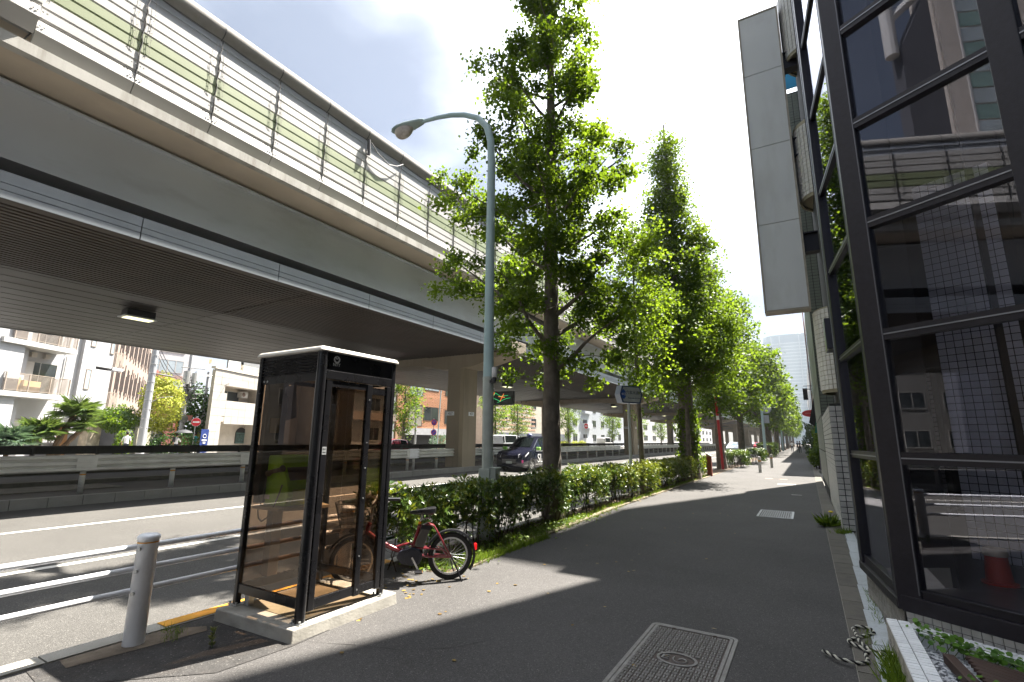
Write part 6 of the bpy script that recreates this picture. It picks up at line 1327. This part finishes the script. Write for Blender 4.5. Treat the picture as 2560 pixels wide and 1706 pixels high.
palm('silvery blue fan palm at the far left edge', (-37.0, 9.1, 0), (-37.0, 9.2, 1.05), 34, 1.15, PALMB, .12, 6)
YLW = leafmat('yellow_leaf', (.20, .25, .03), (.50, .50, .07), (.5, .52, .06), .3); DKG = leafmat('dark_leaf', (.02, .06, .015), (.05, .12, .02), (.12, .2, .03), .25)
GN = 'trees on the far pavement'
t = thing('yellow_tree', 'bright yellow green tree behind the left utility pole', 'tree', (-40.5, 17.6, 0))
n = 9000; d = RNG.normal(size=(n, 3)); d /= np.linalg.norm(d, axis=1, keepdims=True); P = np.array([-40.5, 17.7, 3.75]) + d * (RNG.uniform(.4, 1, n) ** .4)[:, None] * np.array([1.3, 1.35, 2.2]) * (1 + .2 * np.sin(d[:, :1] * 8) * np.cos(d[:, 2:] * 9)); leaf_cloud('crown', P, d + RNG.normal(size=d.shape) * .6, .10, YLW, t, 'heart', RNG.uniform(0, 1, n), kind='stuff')
m = MB(); m.tube([(-40.4, 17.3, 0), (-40.5, 17.4, 3)], .07, 8); m.tube([(-40.5, 17.9, 0), (-40.5, 17.7, 3)], .06, 8); m.build('trunk', M('pale_trunk', (.38, .36, .32), .8), t)
bush('tree', 'dark green tree behind the yellow one', (-47, 23.2, 3.4), (1.5, 1.6, 2.6), 3000, .2, DKG, cat='tree', stem=True)
bush('tree', 'rounded cloud pruned tree over the grey annex', (-41.5, 15.6, 2.6), (1.2, 1.2, .9), 3200, .12, GINK, cat='tree')
bush('tree', 'small green bush left of the white shirted man', (-39.5, 15.3, 1.0), (.5, .5, .9), 900, .1, GINK, cat='bush')
m = None
bush('bush', 'dark planting at the base of the yellow tree', (-39.8, 18.6, .9), (.6, 1.8, .9), 2200, .1, DKG, cat='bush')
bush('bush', 'climbing green plant on the post along the side street', (-46, 23.6, 1.5), (.35, .4, 1.2), 900, .12, YLW, cat='bush')
fl_labels = ['ivy wrapped street tree in front of the brick building', 'street tree seen between the lamp post and the taxi roof', 'street tree right above the taxi roof', 'street tree just right of the big trunk, clipped yellow shrubs at its foot', 'street tree to the right of the second pier', 'distant street tree behind the ivy trunk', 'distant street tree beyond the third pier', 'farthest street tree on the other side']
for i, y in enumerate((37.2, 54.3, 60.2, 77.6, 100, 118, 140, 165)):
    tr = tree('street_tree', fl_labels[i], -34.9, y, GN, H=8.5, r0=.17, zc=1.6, nlimb=20, nleaf=4200, size=.15, seed=100 + i, clump=9, cl=.25, light=.5, prof=[(1, .7), (3, 1.7), (5, 2.1), (7, 1.4), (8.5, .4)])
for i, (x, y) in enumerate(((-34.6, 79.5), (-34.6, 82.5), (-34.6, 75))):
    bush('shrub', ('clipped yellow green shrub, middle of three by the far road', 'clipped yellow green shrub, rightmost of three by the far road', 'clipped yellow green shrub, leftmost of three by the far road')[i], (x, y, .75), (.6, 1.3, .6), 900, .12, YLW, group='clipped yellow shrubs')
for i, y in enumerate((43.6, 45.2, 46.8)): bush('shrub', ('flowering shrub at the shop opening, left one', 'pale leafy shrub at the shop opening, middle one', 'pale leafy shrub by the blue sign pole, right one')[i], (-36.2, y, .95), (.5, .5, 1.0), 500, .12, PALMB, group='shrubs at the shop')

# ---------------------------------------------------------------- poles, wires, signs on the far side
PCON = M('pole_concrete', (.34, .35, .37), .7, var=.08); WIRE = M('wire', (.03, .03, .03), .6)
u1 = thing('utility_pole', 'thick concrete utility pole in front of the yellow tree', 'utility pole', (-37.4, 15.6, 0))
MB().tube([(-37.4, 15.5, 0), (-37.4, 15.5, 9)], [.24, .18], 14).build('pole', PCON, u1, smooth=True)
m = MB()
for k in range(10): m.tube([(-37.2, 15.2, 2 + k * .6), (-37.2, 15.8, 2 + k * .6)], .015, 4)
m.tube([(-37.3, 15.6, 5.6), (-37.3, 16.8, 5.5)], .05, 6); m.tube([(-37.3, 15.6, 7.5), (-37.3, 16.4, 7.6)], .05, 6); m.tube([(-37.3, 15.6, 3.6), (-37.3, 16.1, 4.0), (-37.3, 16.9, 4.15)], .03, 6); m.build('crossarm', WIRE, u1)
u2 = thing('utility_pole', 'utility pole with tangled transformers and cables down the side street', 'utility pole', (-45, 21.4, 0))
MB().tube([(-45, 21.4, 0), (-45, 21.4, 8.4)], [.19, .14], 10).build('pole', PCON, u2, smooth=True)
m = MB(); m.tube([(-44.8, 21.15, 5.8), (-44.8, 21.15, 6.9)], .26, 10); m.tube([(-44.8, 21.75, 5.9), (-44.8, 21.75, 6.8)], .2, 10); m.build('transformer', STEEL, u2)
m = MB()
for z in (4.6, 5.0, 5.5, 7.2): m.tube([(-44.9, 20.7, z), (-44.9, 22.6, z + .05)], .04, 5)
for k in range(16): m.tube([(-44.8, 21.4 + random.uniform(-.6, 1.0), random.uniform(3.8, 7)) for _ in range(3)], .022, 4, cap=False)
m.build('cables', WIRE, u2)
u3 = thing('utility_pole', 'thinner utility pole right of the tangled one', 'utility pole', (-46, 23.4, 0))
MB().tube([(-46, 23.5, 0), (-46, 23.5, 7.2)], [.15, .11], 8).build('pole', PCON, u3, smooth=True)
m = MB(); m.box(-46.1, -45.8, 23.6, 24.1, 4.2, 4.9); m.tube([(-45.9, 23.0, 6.8), (-45.9, 24.4, 6.9)], .04, 5); m.build('fittings', STEEL, u3)
wv_ = thing('overhead_wires', 'drooping overhead wires between the utility poles', 'wires', (-41, 18, 5))
m = MB()
for dz, sg_ in ((7.6, 1.4), (7.3, 1.7), (7.0, 2.0), (5.6, .4)): m.tube([(-37.4 - 7.6 * t, 15.6 + 5.8 * t, dz - (dz - 5.2) * t * .6 - sg_ * 4 * t * (1 - t) * .4) for t in [i / 10 for i in range(11)]], .022, 4, cap=False)
m.tube([(-45 + 6 * t, 21.4 + .2 * t, 5.6 - .9 * t * (1 - t)) for t in [i / 8 for i in range(9)]], .02, 4, cap=False)
m.build('wire', WIRE, wv_)
def round_sign(label, x, y, z, r, kind, pole=True, zb=0, grp=None):
    s = thing('road_sign', label, 'road sign', (x, y, 0), group=grp)
    if pole: MB().tube([(x - .05, y, zb), (x - .05, y, z + r + .1)], .035, 8).build('pole', STEEL, s)
    red = M('sign_red2', (.55, .02, .03), .5); blue = M('sign_blue', (.02, .07, .4), .5)
    d = Vector((1, -.45, 0)).normalized(); c = Vector((x, y, z)); rt = Vector((-d.y, d.x, 0))
    MB().tube([c, c + d * .02], r, 24).build('disc', red, s)
    if kind == 'noentry': MB().obox(c + d * .024, rt * r * .72, Z * r * .17, d * .004).build('bar', LW, s); MB().tube([c - d * .0, c + d * .01], r * 1.06, 24).build('rim', LW, s)
    else:
        MB().tube([c + d * .021, c + d * .026], r * .8, 24).build('face', blue, s); MB().obox(c + d * .029, (rt + Z) * r * .6 * .7, (rt - Z) * r * .08, d * .003).build('slash', red, s)
        if kind == 'nostop': MB().obox(c + d * .032, (rt - Z) * r * .6 * .7, (rt + Z) * r * .08, d * .003).build('slash', red, s)
    return s
round_sign('round red no entry sign at the mouth of the side street', -39.5, 19.75, 2.53, .3, 'noentry')
round_sign('round blue and red no stopping sign, upper of two on the light blue pole', -34.6, 41.6, 3.2, .33, 'nostop', grp='no stopping signs')
round_sign('round blue and red no parking sign, lower of two on the light blue pole', -34.6, 41.6, 2.15, .33, 'nopark', pole=False, grp='no stopping signs')
round_sign('red round sign with white lettering right of the clipped shrubs', -34.5, 84.5, 4.0, .5, 'noentry')
p = thing('sign_pole', 'pale blue pole in front of the brick building', 'pole', (-34.6, 42.2, 0)); MB().tube([(-34.6, 42.25, 0), (-34.6, 42.6, 7.5)], .06, 8).build('shaft', LB, p)
p = thing('leaning_pole', 'grey leaning pole beside the ivy wrapped tree', 'pole', (-35.5, 39.5, 0)); MB().tube([(-35.4, 39.6, 0), (-35.4, 39.6, 8.5)], .11, 8).build('shaft', PCON, p)
p = thing('traffic_mirror', 'round traffic mirror on an orange post behind the umbrella', 'mirror', (-42, 20, 0)); MB().tube([(-42, 19.6, 0), (-42, 19.6, 2.6)], .05, 8).build('post', M('orange_paint', (.65, .2, .03), .5), p); MB().sphere((-41.9, 20.0, 2.8), .06, .33, .33, 16, 8).build('mirror', M('mirror_glass', (.3, .32, .33), .15, metal=.6), p, smooth=True)
p = thing('banner_sign', 'dark blue banner sign with white print beside the stone house', 'sign', (-38.6, 20, 0)); MB().box(-38.62, -38.58, 19.75, 20.3, 0.3, 2.0).build('panel', M('banner_navy', (.015, .04, .2), .6), p)
m = MB(); m.tube([(-38.56, 20.02 + .12 * cos(t), 1.5 + .13 * sin(t)) for t in [i * pi / 8 for i in range(17)]], .016, 5); m.box(-38.57, -38.56, 19.85, 20.2, 1.15, 1.25); m.box(-38.57, -38.56, 19.95, 20.12, .95, 1.08); m.build('emblem', LW, p)
p = thing('wall_sign', 'small salmon sign on the side street pole', 'sign', (-44.5, 21.5, 3)); MB().box(-44.6, -44.5, 21.2, 21.9, 2.75, 3.2).build('panel', M('salmon', (.42, .16, .13)), p)
p = thing('low_wall', 'pinkish wall panel between the two walkers on the side street', 'wall', (-44, 21, 0)); MB().box(-44.3, -44, 20.9, 21.8, 0, 1.5).build('panel', M('pink_wall', (.34, .14, .12), .8), p)

# ---------------------------------------------------------------- people
SKIN = M('skin', (.42, .24, .16), .5); HAIR = M('hair', (.02, .016, .014), .6)
def person(label, x, y, h, face, shirt, trousers, arm=(0, 0), stride=.18, group=None, z=0, hair=True):
    t = thing('person', label, 'person', (x, y, z), rz=face, group=group); s = h / 1.72
    V = {}; vs = []; es = []; rr = []
    def v(n, p, r, par=None):
        V[n] = len(vs); vs.append(tuple(c * s for c in p)); rr.append(r * s)
        if par: es.append((V[par], V[n]))
    v('pel', (0, 0, .92), .13); v('waist', (0, 0, 1.06), .115, 'pel'); v('chest', (0, 0, 1.28), .145, 'waist'); v('neck0', (0, 0, 1.42), .07, 'chest'); v('neck', (0, .01, 1.5), .05, 'neck0'); v('head', (0, .02, 1.58), .085, 'neck'); v('head2', (0, .015, 1.66), .075, 'head')
    for sd, a in ((-1, arm[0]), (1, arm[1])):
        v('sh%d' % sd, (.17 * sd, 0, 1.38), .055, 'chest'); v('el%d' % sd, (.22 * sd, .05 + .1 * a, 1.12), .042, 'sh%d' % sd)
        hz = (.95, .05) if not a else (1.22, .26)
        v('wr%d' % sd, (.22 * sd * (1 if not a else .7), .05 + hz[1], hz[0]), .03, 'el%d' % sd); v('ha%d' % sd, (.21 * sd * (1 if not a else .7), .07 + hz[1] + .02, hz[0] - .09 if not a else hz[0] + .07), .033, 'wr%d' % sd)
        st_ = stride * sd; v('hp%d' % sd, (.09 * sd, .0, .86), .095, 'pel'); v('kn%d' % sd, (.10 * sd, st_ * .6 + .03, .48), .065, 'hp%d' % sd); v('an%d' % sd, (.10 * sd, st_ - .03, .09), .042, 'kn%d' % sd); v('to%d' % sd, (.105 * sd, st_ + .13, .03), .035, 'an%d' % sd)
    me = bpy.data.meshes.new('body'); me.from_pydata(vs, es, []); o = bpy.data.objects.new('body', me); C.objects.link(o); o.parent = t; BASE[o.name] = BASE[t.name]
    sk = o.modifiers.new('skin', 'SKIN'); o.modifiers.new('sub', 'SUBSURF').levels = 2; o.modifiers[-1].render_levels = 2
    for i, q in enumerate(me.skin_vertices[0].data): q.radius = (rr[i], rr[i] * .8); q.use_root = (i == 0)
    dg = bpy.context.evaluated_depsgraph_get(); bpy.context.view_layer.update(); m2 = bpy.data.meshes.new_from_object(o.evaluated_get(dg)); o.modifiers.clear(); o.data = m2; m2.name = 'body'
    m2.materials.clear()
    for q in (SKIN, shirt, trousers, HAIR, BLACK): m2.materials.append(q)
    for f in m2.polygons:
        c = f.center / s; f.use_smooth = True
        f.material_index = 4 if c.z < .09 else 2 if c.z < .98 and abs(c.x) < .19 else 1 if (c.z < 1.45 and c.z > .9 and (c.z > 1.12 or abs(c.x) < .19) and not (arm != (0, 0) and c.y > .2)) else (3 if hair and (c.z > 1.62 or (c.y < .0 and c.z > 1.53)) else 0)
    for e in (-1, 1): MB().sphere((.03 * e * s, .10 * s, 1.62 * s), .008 * s, .006 * s, .006 * s, 6, 4).build('eye', BLACK, t, local=True)
    MB().sphere((0, .115 * s, 1.585 * s), .012 * s, .018 * s, .02 * s, 8, 6).build('nose', SKIN, t, local=True)
    MB().sphere((0, -.005 * s, 1.655 * s), .09 * s, .095 * s, .085 * s, 12, 8, z0=-.25).build('hair', HAIR, t, local=True, smooth=True) if hair else None
    return t
TW = M('tshirt_white', (.72, .72, .76), .8); TE = M('shirt_teal', (.01, .25, .30), .8); OR = M('vest_orange', (.7, .2, .03), .8); NV = M('trousers_navy', (.03, .035, .05), .8); GY = M('trousers_grey', (.12, .12, .12), .8)
person('man in a white t-shirt walking past the grey annex', -38, 14.9, 1.74, rad(75), TW, NV)
u_ = person('walker in white with a black backpack strap holding a dark umbrella', -38.6, 18.15, 1.66, rad(35), TW, NV, arm=(0, 1))
bp = thing('backpack', 'black backpack on the walker under the umbrella', 'backpack', (-38.5, 17.95, 1.2)); MB().box(-38.62, -38.38, 17.86, 18.0, 1.05, 1.42).build('bag', BPL, bp, bevel=.04)
um2 = thing('umbrella', 'dark umbrella held by the walker with the backpack', 'umbrella', (-38.5, 18.5, 1.8))
m = MB(); m.lathe((-38.45, 18.5, 1.72), [(.55, 0), (.48, .08), (.3, .17), (.1, .215), (0, .225)], 16); m.build('canopy', M('umbrella_black', (.03, .03, .035), .7), um2, smooth=True); MB().tube([(-38.45, 18.5, 1.25), (-38.45, 18.5, 1.98)], .01, 5).build('shaft', BLACK, um2)
person('walker in a teal shirt heading up the side street', -42.0, 21.1, 1.78, rad(60), TE, GY)
person('small figure in an orange vest next to the blue banner', -48, 24.9, 1.65, rad(200), OR, NV)
for i, (x, y, sh_, lab) in enumerate(((-1.95, 84, TW, 'distant walker in a pale top, left of the group at the end of the sidewalk'), (-1.3, 86, NV, 'distant walker in black, centre of the group at the end of the sidewalk'), (-.95, 82, NV, 'distant walker in dark clothes, right of centre in the far group'), (-.7, 118, TE, 'farthest walker, right of the group on the sidewalk'))):
    person(lab, x, y, 1.7, 0, sh_, NV, group='distant walkers on the sidewalk')

# ---------------------------------------------------------------- vehicles
def car(name, label, cat, x, y, rz, secs, col, plate=True, wheels=(.8, 3.4), wr=.31, extra=None, glassm=None, group=None):
    """secs: (y, floor, belt, roof, halfwidth, roof halfwidth) front at y=0"""
    t = thing(name, label, cat, (x, y, -.05), rz=rz, group=group); paint = col; gm = glassm or M('car_glass', (.01, .014, .014), .06, spec=.9)
    body = MB(); win = MB(); rows = []
    for (yy, fz, bz, tz_, hw, rw) in secs:
        k = len(body.v); rows.append(k)
        body.v += [(hw * .94, yy, fz), (hw, yy, fz + .12), (hw, yy, (fz + bz) / 2), (hw * .975, yy, bz), (rw, yy, tz_ - .04), (rw * .85, yy, tz_), (-rw * .85, yy, tz_), (-rw, yy, tz_ - .04), (-hw * .975, yy, bz), (-hw, yy, (fz + bz) / 2), (-hw, yy, fz + .12), (-hw * .94, yy, fz)]
    for i in range(len(rows) - 1):
        for j in range(12): body.face((rows[i] + j, rows[i] + (j + 1) % 12, rows[i + 1] + (j + 1) % 12, rows[i + 1] + j))
    body.face([rows[0] + j for j in range(12)][::-1]); body.face([rows[-1] + j for j in range(12)])
    bo_ = body.build('body', paint, t, local=True, smooth=True)
    for i in range(len(rows) - 1):
        a, b = secs[i], secs[i + 1]
        def P(sc_, j, o=.006):
            hw, rw = sc_[4] * .975, sc_[5]; p = [(hw, sc_[0], sc_[2]), (rw, sc_[0], sc_[3] - .04), (rw * .85, sc_[0], sc_[3])][j]; return Vector((p[0] + o, p[1], p[2]))
        gh = min(a[3] - a[2], b[3] - b[2])
        if gh > .3 or (max(a[3] - a[2], b[3] - b[2]) > .3 and abs(a[3] - b[3]) > .25):
            q = [P(a, 0), P(b, 0), P(b, 1), P(a, 1)]; c = sum(q, Vector()) / 4; q = [c + (p - c) * .9 for p in q]
            for sx in (1, -1): w2 = MB(); w2.poly([(p.x * sx, p.y, p.z) for p in (q if sx < 0 else q[::-1])]); w2.build('side_window', gm, t, local=True)
        if abs(a[3] - b[3]) > .25:
            s_ = -1 if b[3] > a[3] else 1; rw1, rw2 = a[5] * .82, b[5] * .82
            q = [Vector((-rw1, a[0], a[3])), Vector((rw1, a[0], a[3])), Vector((rw2, b[0], b[3])), Vector((-rw2, b[0], b[3]))]; c = sum(q, Vector()) / 4; off = Vector((0, s_ * .012, .012)); q = [c + (p - c) * .93 + off for p in q]
            w2 = MB(); w2.poly(q); w2.build('windscreen' if s_ < 0 else 'rear_window', gm, t, local=True)
    hw = max(s[4] for s in secs)
    for wy in wheels:
        for sx in (-1, 1):
            wl = MB().lathe((sx * (hw - .10), wy, wr), [(wr * .62, -.09), (wr - .02, -.1), (wr, -.07), (wr, .07), (wr - .02, .1), (wr * .62, .105)], 28, axis='x').build('wheel', RUB, t, local=True, smooth=True)
            m = MB(); xo = sx * (hw + .008)
            m.lathe((xo - sx * .015, wy, wr), [(.0, 0), (wr * .6, 0)], 20, axis='x'); 
            for k in range(6): a = k * pi / 3; m.obox((xo, wy + wr * .33 * cos(a), wr + wr * .33 * sin(a)), (.008, 0, 0), (0, wr * .28 * cos(a), wr * .28 * sin(a)), (0, -wr * .07 * sin(a), wr * .07 * cos(a)))
            m.build('hubcap', ALU, wl, local=True)
            m = MB(); m.lathe((sx * (hw - .02), wy, wr), [(wr * 1.0, 0), (wr * 1.14, .0), (wr * 1.14, .026), (wr, .026)], 24, axis='x'); m.build('wheel_arch', BLACK, t, local=True)
    return t
TXB = M('taxi_navy', (.010, .011, .022), .15, var=.05, spec=.7, coat=.6)
tx = car('taxi', 'dark navy taxi van with pale green mirror covers heading towards the camera', 'taxi', -12.85, 21.35, 0, [(0, .28, .62, .64, .70, .62), (.06, .22, .78, .80, .80, .70), (.30, .2, .95, .98, .845, .72), (.95, .2, 1.05, 1.08, .85, .70), (1.25, .2, 1.08, 1.18, .85, .68), (1.85, .2, 1.10, 1.68, .85, .62), (2.4, .2, 1.10, 1.75, .85, .62), (3.6, .2, 1.10, 1.75, .85, .61), (4.2, .25, 1.08, 1.62, .83, .58), (4.4, .3, 1.0, 1.2, .80, .6)], TXB, wheels=(.82, 3.55))
tl = lambda mb, n, mt_, **k: mb.build(n, mt_, tx, local=True, **k)
for sx in (-1, 1):
    tl(MB().hexa([(sx * .52, -.005, .68), (sx * .84, .17, .72), (sx * .86, .5, .92), (sx * .5, .05, .8), (sx * .52, .03, .76), (sx * .83, .2, .80), (sx * .84, .5, .96), (sx * .5, .09, .86)]), 'headlight', M('headlamp', (.5, .5, .52), .15, spec=.8))
    tl(MB().box(sx * 1.0 - .11, sx * 1.0 + .11, 1.15, 1.32, 1.05, 1.2), 'mirror', M('mirror_green', (.30, .62, .12), .5), bevel=.03); tl(MB().tube([(sx * .85, 1.3, 1.06), (sx * .97, 1.25, 1.09)], .03, 6), 'mirror_arm', TXB)
tl(MB().box(-.42, .42, -.012, .03, .42, .62), 'grille', BLACK); tl(MB().box(-.17, .17, -.03, -.012, .40, .52), 'number_plate', M('plate_white', (.45, .5, .48), .5)); 
m = MB()
for z in (.45, .5, .55, .59): m.box(-.40, .40, -.02, -.012, z, z + .012)
tl(m, 'grille_bar', ALU); tl(MB().box(.58, .78, .01, .06, .44, .58), 'sticker', M('pink_print2', (.75, .08, .28), .6)); tl(MB().sphere((.0, 2.1, 1.80), .16, .09, .09, 14, 8), 'roof_light', M('roof_lamp', (.25, .28, .55), .4), smooth=True)
me = text_mesh('SLIDE', .62, .003); me.materials.clear(); me.materials.append(LW); o = inst('lettering', me, None, Matrix(((0, 0, 1, .862), (1, 0, 0, 2.15), (0, 1, 0, .62), (0, 0, 0, 1)))); o.parent = tx; BASE[o.name] = BASE[tx.name]
tl(MB().box(.852, .858, 1.25, 3.0, .98, 1.03), 'chrome_strip', ALU)
std = [(0, .3, .58, .6, .68, .6), (.08, .22, .72, .74, .8, .7), (.9, .2, .88, .92, .84, .68), (1.75, .2, .92, 1.42, .85, .58), (2.6, .2, .92, 1.5, .85, .58), (3.4, .2, .92, 1.42, .84, .56), (3.95, .25, .9, .98, .82, .6), (4.15, .3, .8, .84, .78, .65)]
car('car', 'red hatchback on the far carriageway, left of the first pier', 'car', -30.2, 33.8, pi, std, M('paint_red', (.35, .03, .05), .25, coat=.5))
vn_ = [(0, .3, .75, .8, .75, .65), (.15, .22, .95, 1.0, .86, .7), (.75, .2, 1.15, 1.9, .88, .72), (1.5, .2, 1.15, 2.05, .88, .74), (4.4, .2, 1.15, 2.05, .88, .74), (4.7, .25, 1.1, 1.95, .86, .72)]
car('van', 'white minibus on the far carriageway behind the lamp post', 'van', -31, 53.5, pi, vn_, M('paint_silver', (.5, .53, .56), .3, coat=.4), wheels=(.9, 3.7))
car('car', 'white van parked at the entrance of the white flats', 'car', -33.2, 93, pi, vn_, M('paint_white', (.65, .65, .65), .35, coat=.4), wheels=(.9, 3.7))
car('car', 'pale car with sky reflection painted on its windows far up the near road', 'car', -8.9, 74, 0, std, M('paint_silver', (.5, .53, .56)), glassm=M('sky_painted_glass', (.45, .6, .75), .2))  # sky reflection is the pale blue colour of the glass
car('car', 'small dark red car far away near the vanishing point', 'car', -9.2, 118, 0, std, M('paint_red', (.35, .03, .05)))

# ---------------------------------------------------------------- street furniture further along
SB = M('sign_blue_reflection', (.42, .45, .5), .25, spec=.7); SBL = M('sign_navy', (.02, .05, .16), .4)  # white face toned blue-grey, its reflection put into the colour
s = thing('street_sign', 'hexagonal lit street sign box with blue emblem on a white pole in the hedge', 'street sign', (-4.42, 14.13, 0))
MB().tube([(-4.42, 14.13, 0), (-4.42, 14.13, 2.62)], .042, 14).build('pole', M('pole_white', (.55, .58, .62), .4, stain=.25), s, smooth=True)
def hexprism(mb, xa, xb, ya, yb, zc_, hh, cut, z_mid=0):
    pass
D3 = Vector((.50, .866, 0)).normalized(); N3 = Vector((D3.y, -D3.x, 0)); c0 = Vector((-4.40, 14.10, 2.86)); hl, hz, ht, cu = .44, .25, .11, .09
out = [c0 - D3 * hl, c0 - D3 * (hl - cu) + Z * hz, c0 + D3 * (hl - cu) + Z * hz, c0 + D3 * hl, c0 + D3 * (hl - cu) - Z * hz, c0 - D3 * (hl - cu) - Z * hz]
MB().prism(out, tuple(-N3 * ht), tuple(N3 * ht)).build('case', M('sign_case', (.30, .34, .42), .35, metal=.4), s)
def scaled(k): return [c0 + (p - c0) * k for p in out]
MB().prism(scaled(.98), tuple(N3 * ht), tuple(N3 * (ht + .006))).build('blue_border', SBL, s); MB().prism(scaled(.86), tuple(N3 * (ht + .006)), tuple(N3 * (ht + .010))).build('face', SB, s)
MB().prism([c0 - D3 * .30 + D3 * .09 * cos(i * pi / 3 + pi / 6) * 1.0 + Z * .15 * sin(i * pi / 3 + pi / 6) for i in range(6)], tuple(N3 * (ht + .010)), tuple(N3 * (ht + .014))).build('emblem', M('emblem_blue', (.01, .07, .38), .4), s)
pz = c0 + N3 * (ht + .015)
lettering('412', .10, LW, s, pz - D3 * .30, D3, Z, ext=.001); lettering('六本木通り', .125, M('letter_dark', (.03, .035, .08), .5), s, pz + D3 * .10 + Z * .05, D3, Z, ext=.001); lettering('Roppongi-dori Ave.', .062, M('letter_dark', (.03, .035, .08)), s, pz + D3 * .10 - Z * .10, D3, Z, ext=.001)
rp_ = thing('red_pole', 'tall red pole with a white band rising behind the end of the hedge', 'pole', (-4.35, 30.4, 0))
RP_ = M('pole_red', (.45, .012, .015), .4); MB().tube([(-4.22, 30.4, 0), (-4.30, 30.4, 2.75)], .075, 12).build('shaft', RP_, rp_, smooth=True); MB().tube([(-4.30, 30.4, 2.75), (-4.31, 30.4, 2.98)], .078, 12).build('white_band', LW, rp_); MB().tube([(-4.31, 30.4, 2.98), (-4.44, 30.4, 6.4)], .07, 12).build('shaft', RP_, rp_, smooth=True)
m = MB(); m.tube([(-4.4, 30.4, 4.7), (-4.0, 30.4, 4.72)], .02, 5); m.box(-4.2, -3.95, 30.3, 30.36, 4.0, 4.1); m.build('fittings', STEEL, rp_)
bb = thing('wooden_post', 'short brown post with a slanted top at the hedge end', 'post', (-3.92, 24.2, 0)); m = MB(); m.hexa([(-4.02, 24.1, 0), (-3.82, 24.1, 0), (-3.82, 24.3, 0), (-4.02, 24.3, 0), (-4.02, 24.1, 1.0), (-3.82, 24.1, .86), (-3.82, 24.3, .86), (-4.02, 24.3, 1.0)]); m.build('post', M('post_brown', (.22, .05, .03), .7), bb); MB().hexa([(-4.06, 24.06, 1.0), (-3.78, 24.06, .84), (-3.78, 24.34, .84), (-4.06, 24.34, 1.0), (-4.06, 24.06, 1.04), (-3.78, 24.06, .88), (-3.78, 24.34, .88), (-4.06, 24.34, 1.04)]).build('cap', CONC, bb)
for i, (x, y) in enumerate(((-2.2, 28.6), (-1.98, 34.3))):
    b = thing('bollard', ('short weathered white bollard, nearer of the two on the sidewalk', 'short weathered white bollard, farther of the two on the sidewalk')[i], 'bollard', (x, y, 0), group='bollards on the sidewalk')
    MB().lathe((x, y, 0), [(.075, 0), (.075, .74), (.06, .79), (.0, .8)], 16).build('post', M('bollard_white', (.5, .49, .46), .6, var=.3, vs=14, stain=.6, sscale=(12, 12, 12)), b, smooth=True); MB().lathe((x, y, 0), [(.0765, .55), (.0765, .62)], 16).build('band', YEL, b)
fe = thing('metal_fence', 'dark metal bar fence beside the far shrub block', 'fence', (-3.4, 37, 0))
m = MB(); fb_ = MB().box(-.02, .02, -.02, .02, 0, .95).mesh('bar', [BLACK])
for i in range(9): inst('bar', fb_, fe, T(-4.0 + .02 * i, 35.4 + i * .5, 0))
MB().obox((-3.92, 37.4, .93), (.08, 2.05, 0), (.025, 0, 0), (0, 0, .02)).build('rail', BLACK, fe)
for i, (y, h_) in enumerate(((56, 8.5), (98, 9))):
    l = thing('street_lamp', ('far pale blue lamp post with a round sign seen from behind', 'very distant pale lamp post in the tree row')[i], 'street lamp', (-3.7, y, 0)); MB().tube([(-3.7, y, 0), (-3.7, y, h_ - 1), (-4.2, y, h_), (-5.8, y, h_ + .2)], [.14, .1, .07, .05], 10).build('pole', LB, l, smooth=True); MB().sphere((-6.1, y, h_ + .2), .4, .18, .14, 10, 6).build('lamp_head', LB, l)
    if i == 0: MB().tube([(-3.35, y + .1, 4.9), (-3.35, y + .16, 4.9)], .55, 20).build('sign_disc', M('sign_back', (.3, .33, .36), .6), l); MB().box(-3.65, -3.1, y + .1, y + .15, 3.4, 4.2).build('sign_plate', M('sign_back', (.3, .33, .36)), l)

# ---------------------------------------------------------------- drifting haze
hz_ = MB().box(-130, 60, -60, 700, -1.3, 122).build('haze', []); hz_['kind'] = 'stuff'
hm = bpy.data.materials.new('haze_air'); hm.use_nodes = True; ht = hm.node_tree; ht.nodes.clear()
pv = N(ht, 'ShaderNodeVolumePrincipled'); pv.inputs['Color'].default_value = (.88, .93, 1, 1); pv.inputs['Density'].default_value = .00025; pv.inputs['Anisotropy'].default_value = .2
mo = N(ht, 'ShaderNodeOutputMaterial'); ht.links.new(pv.outputs[0], mo.inputs['Volume']); hz_.data.materials.append(hm)
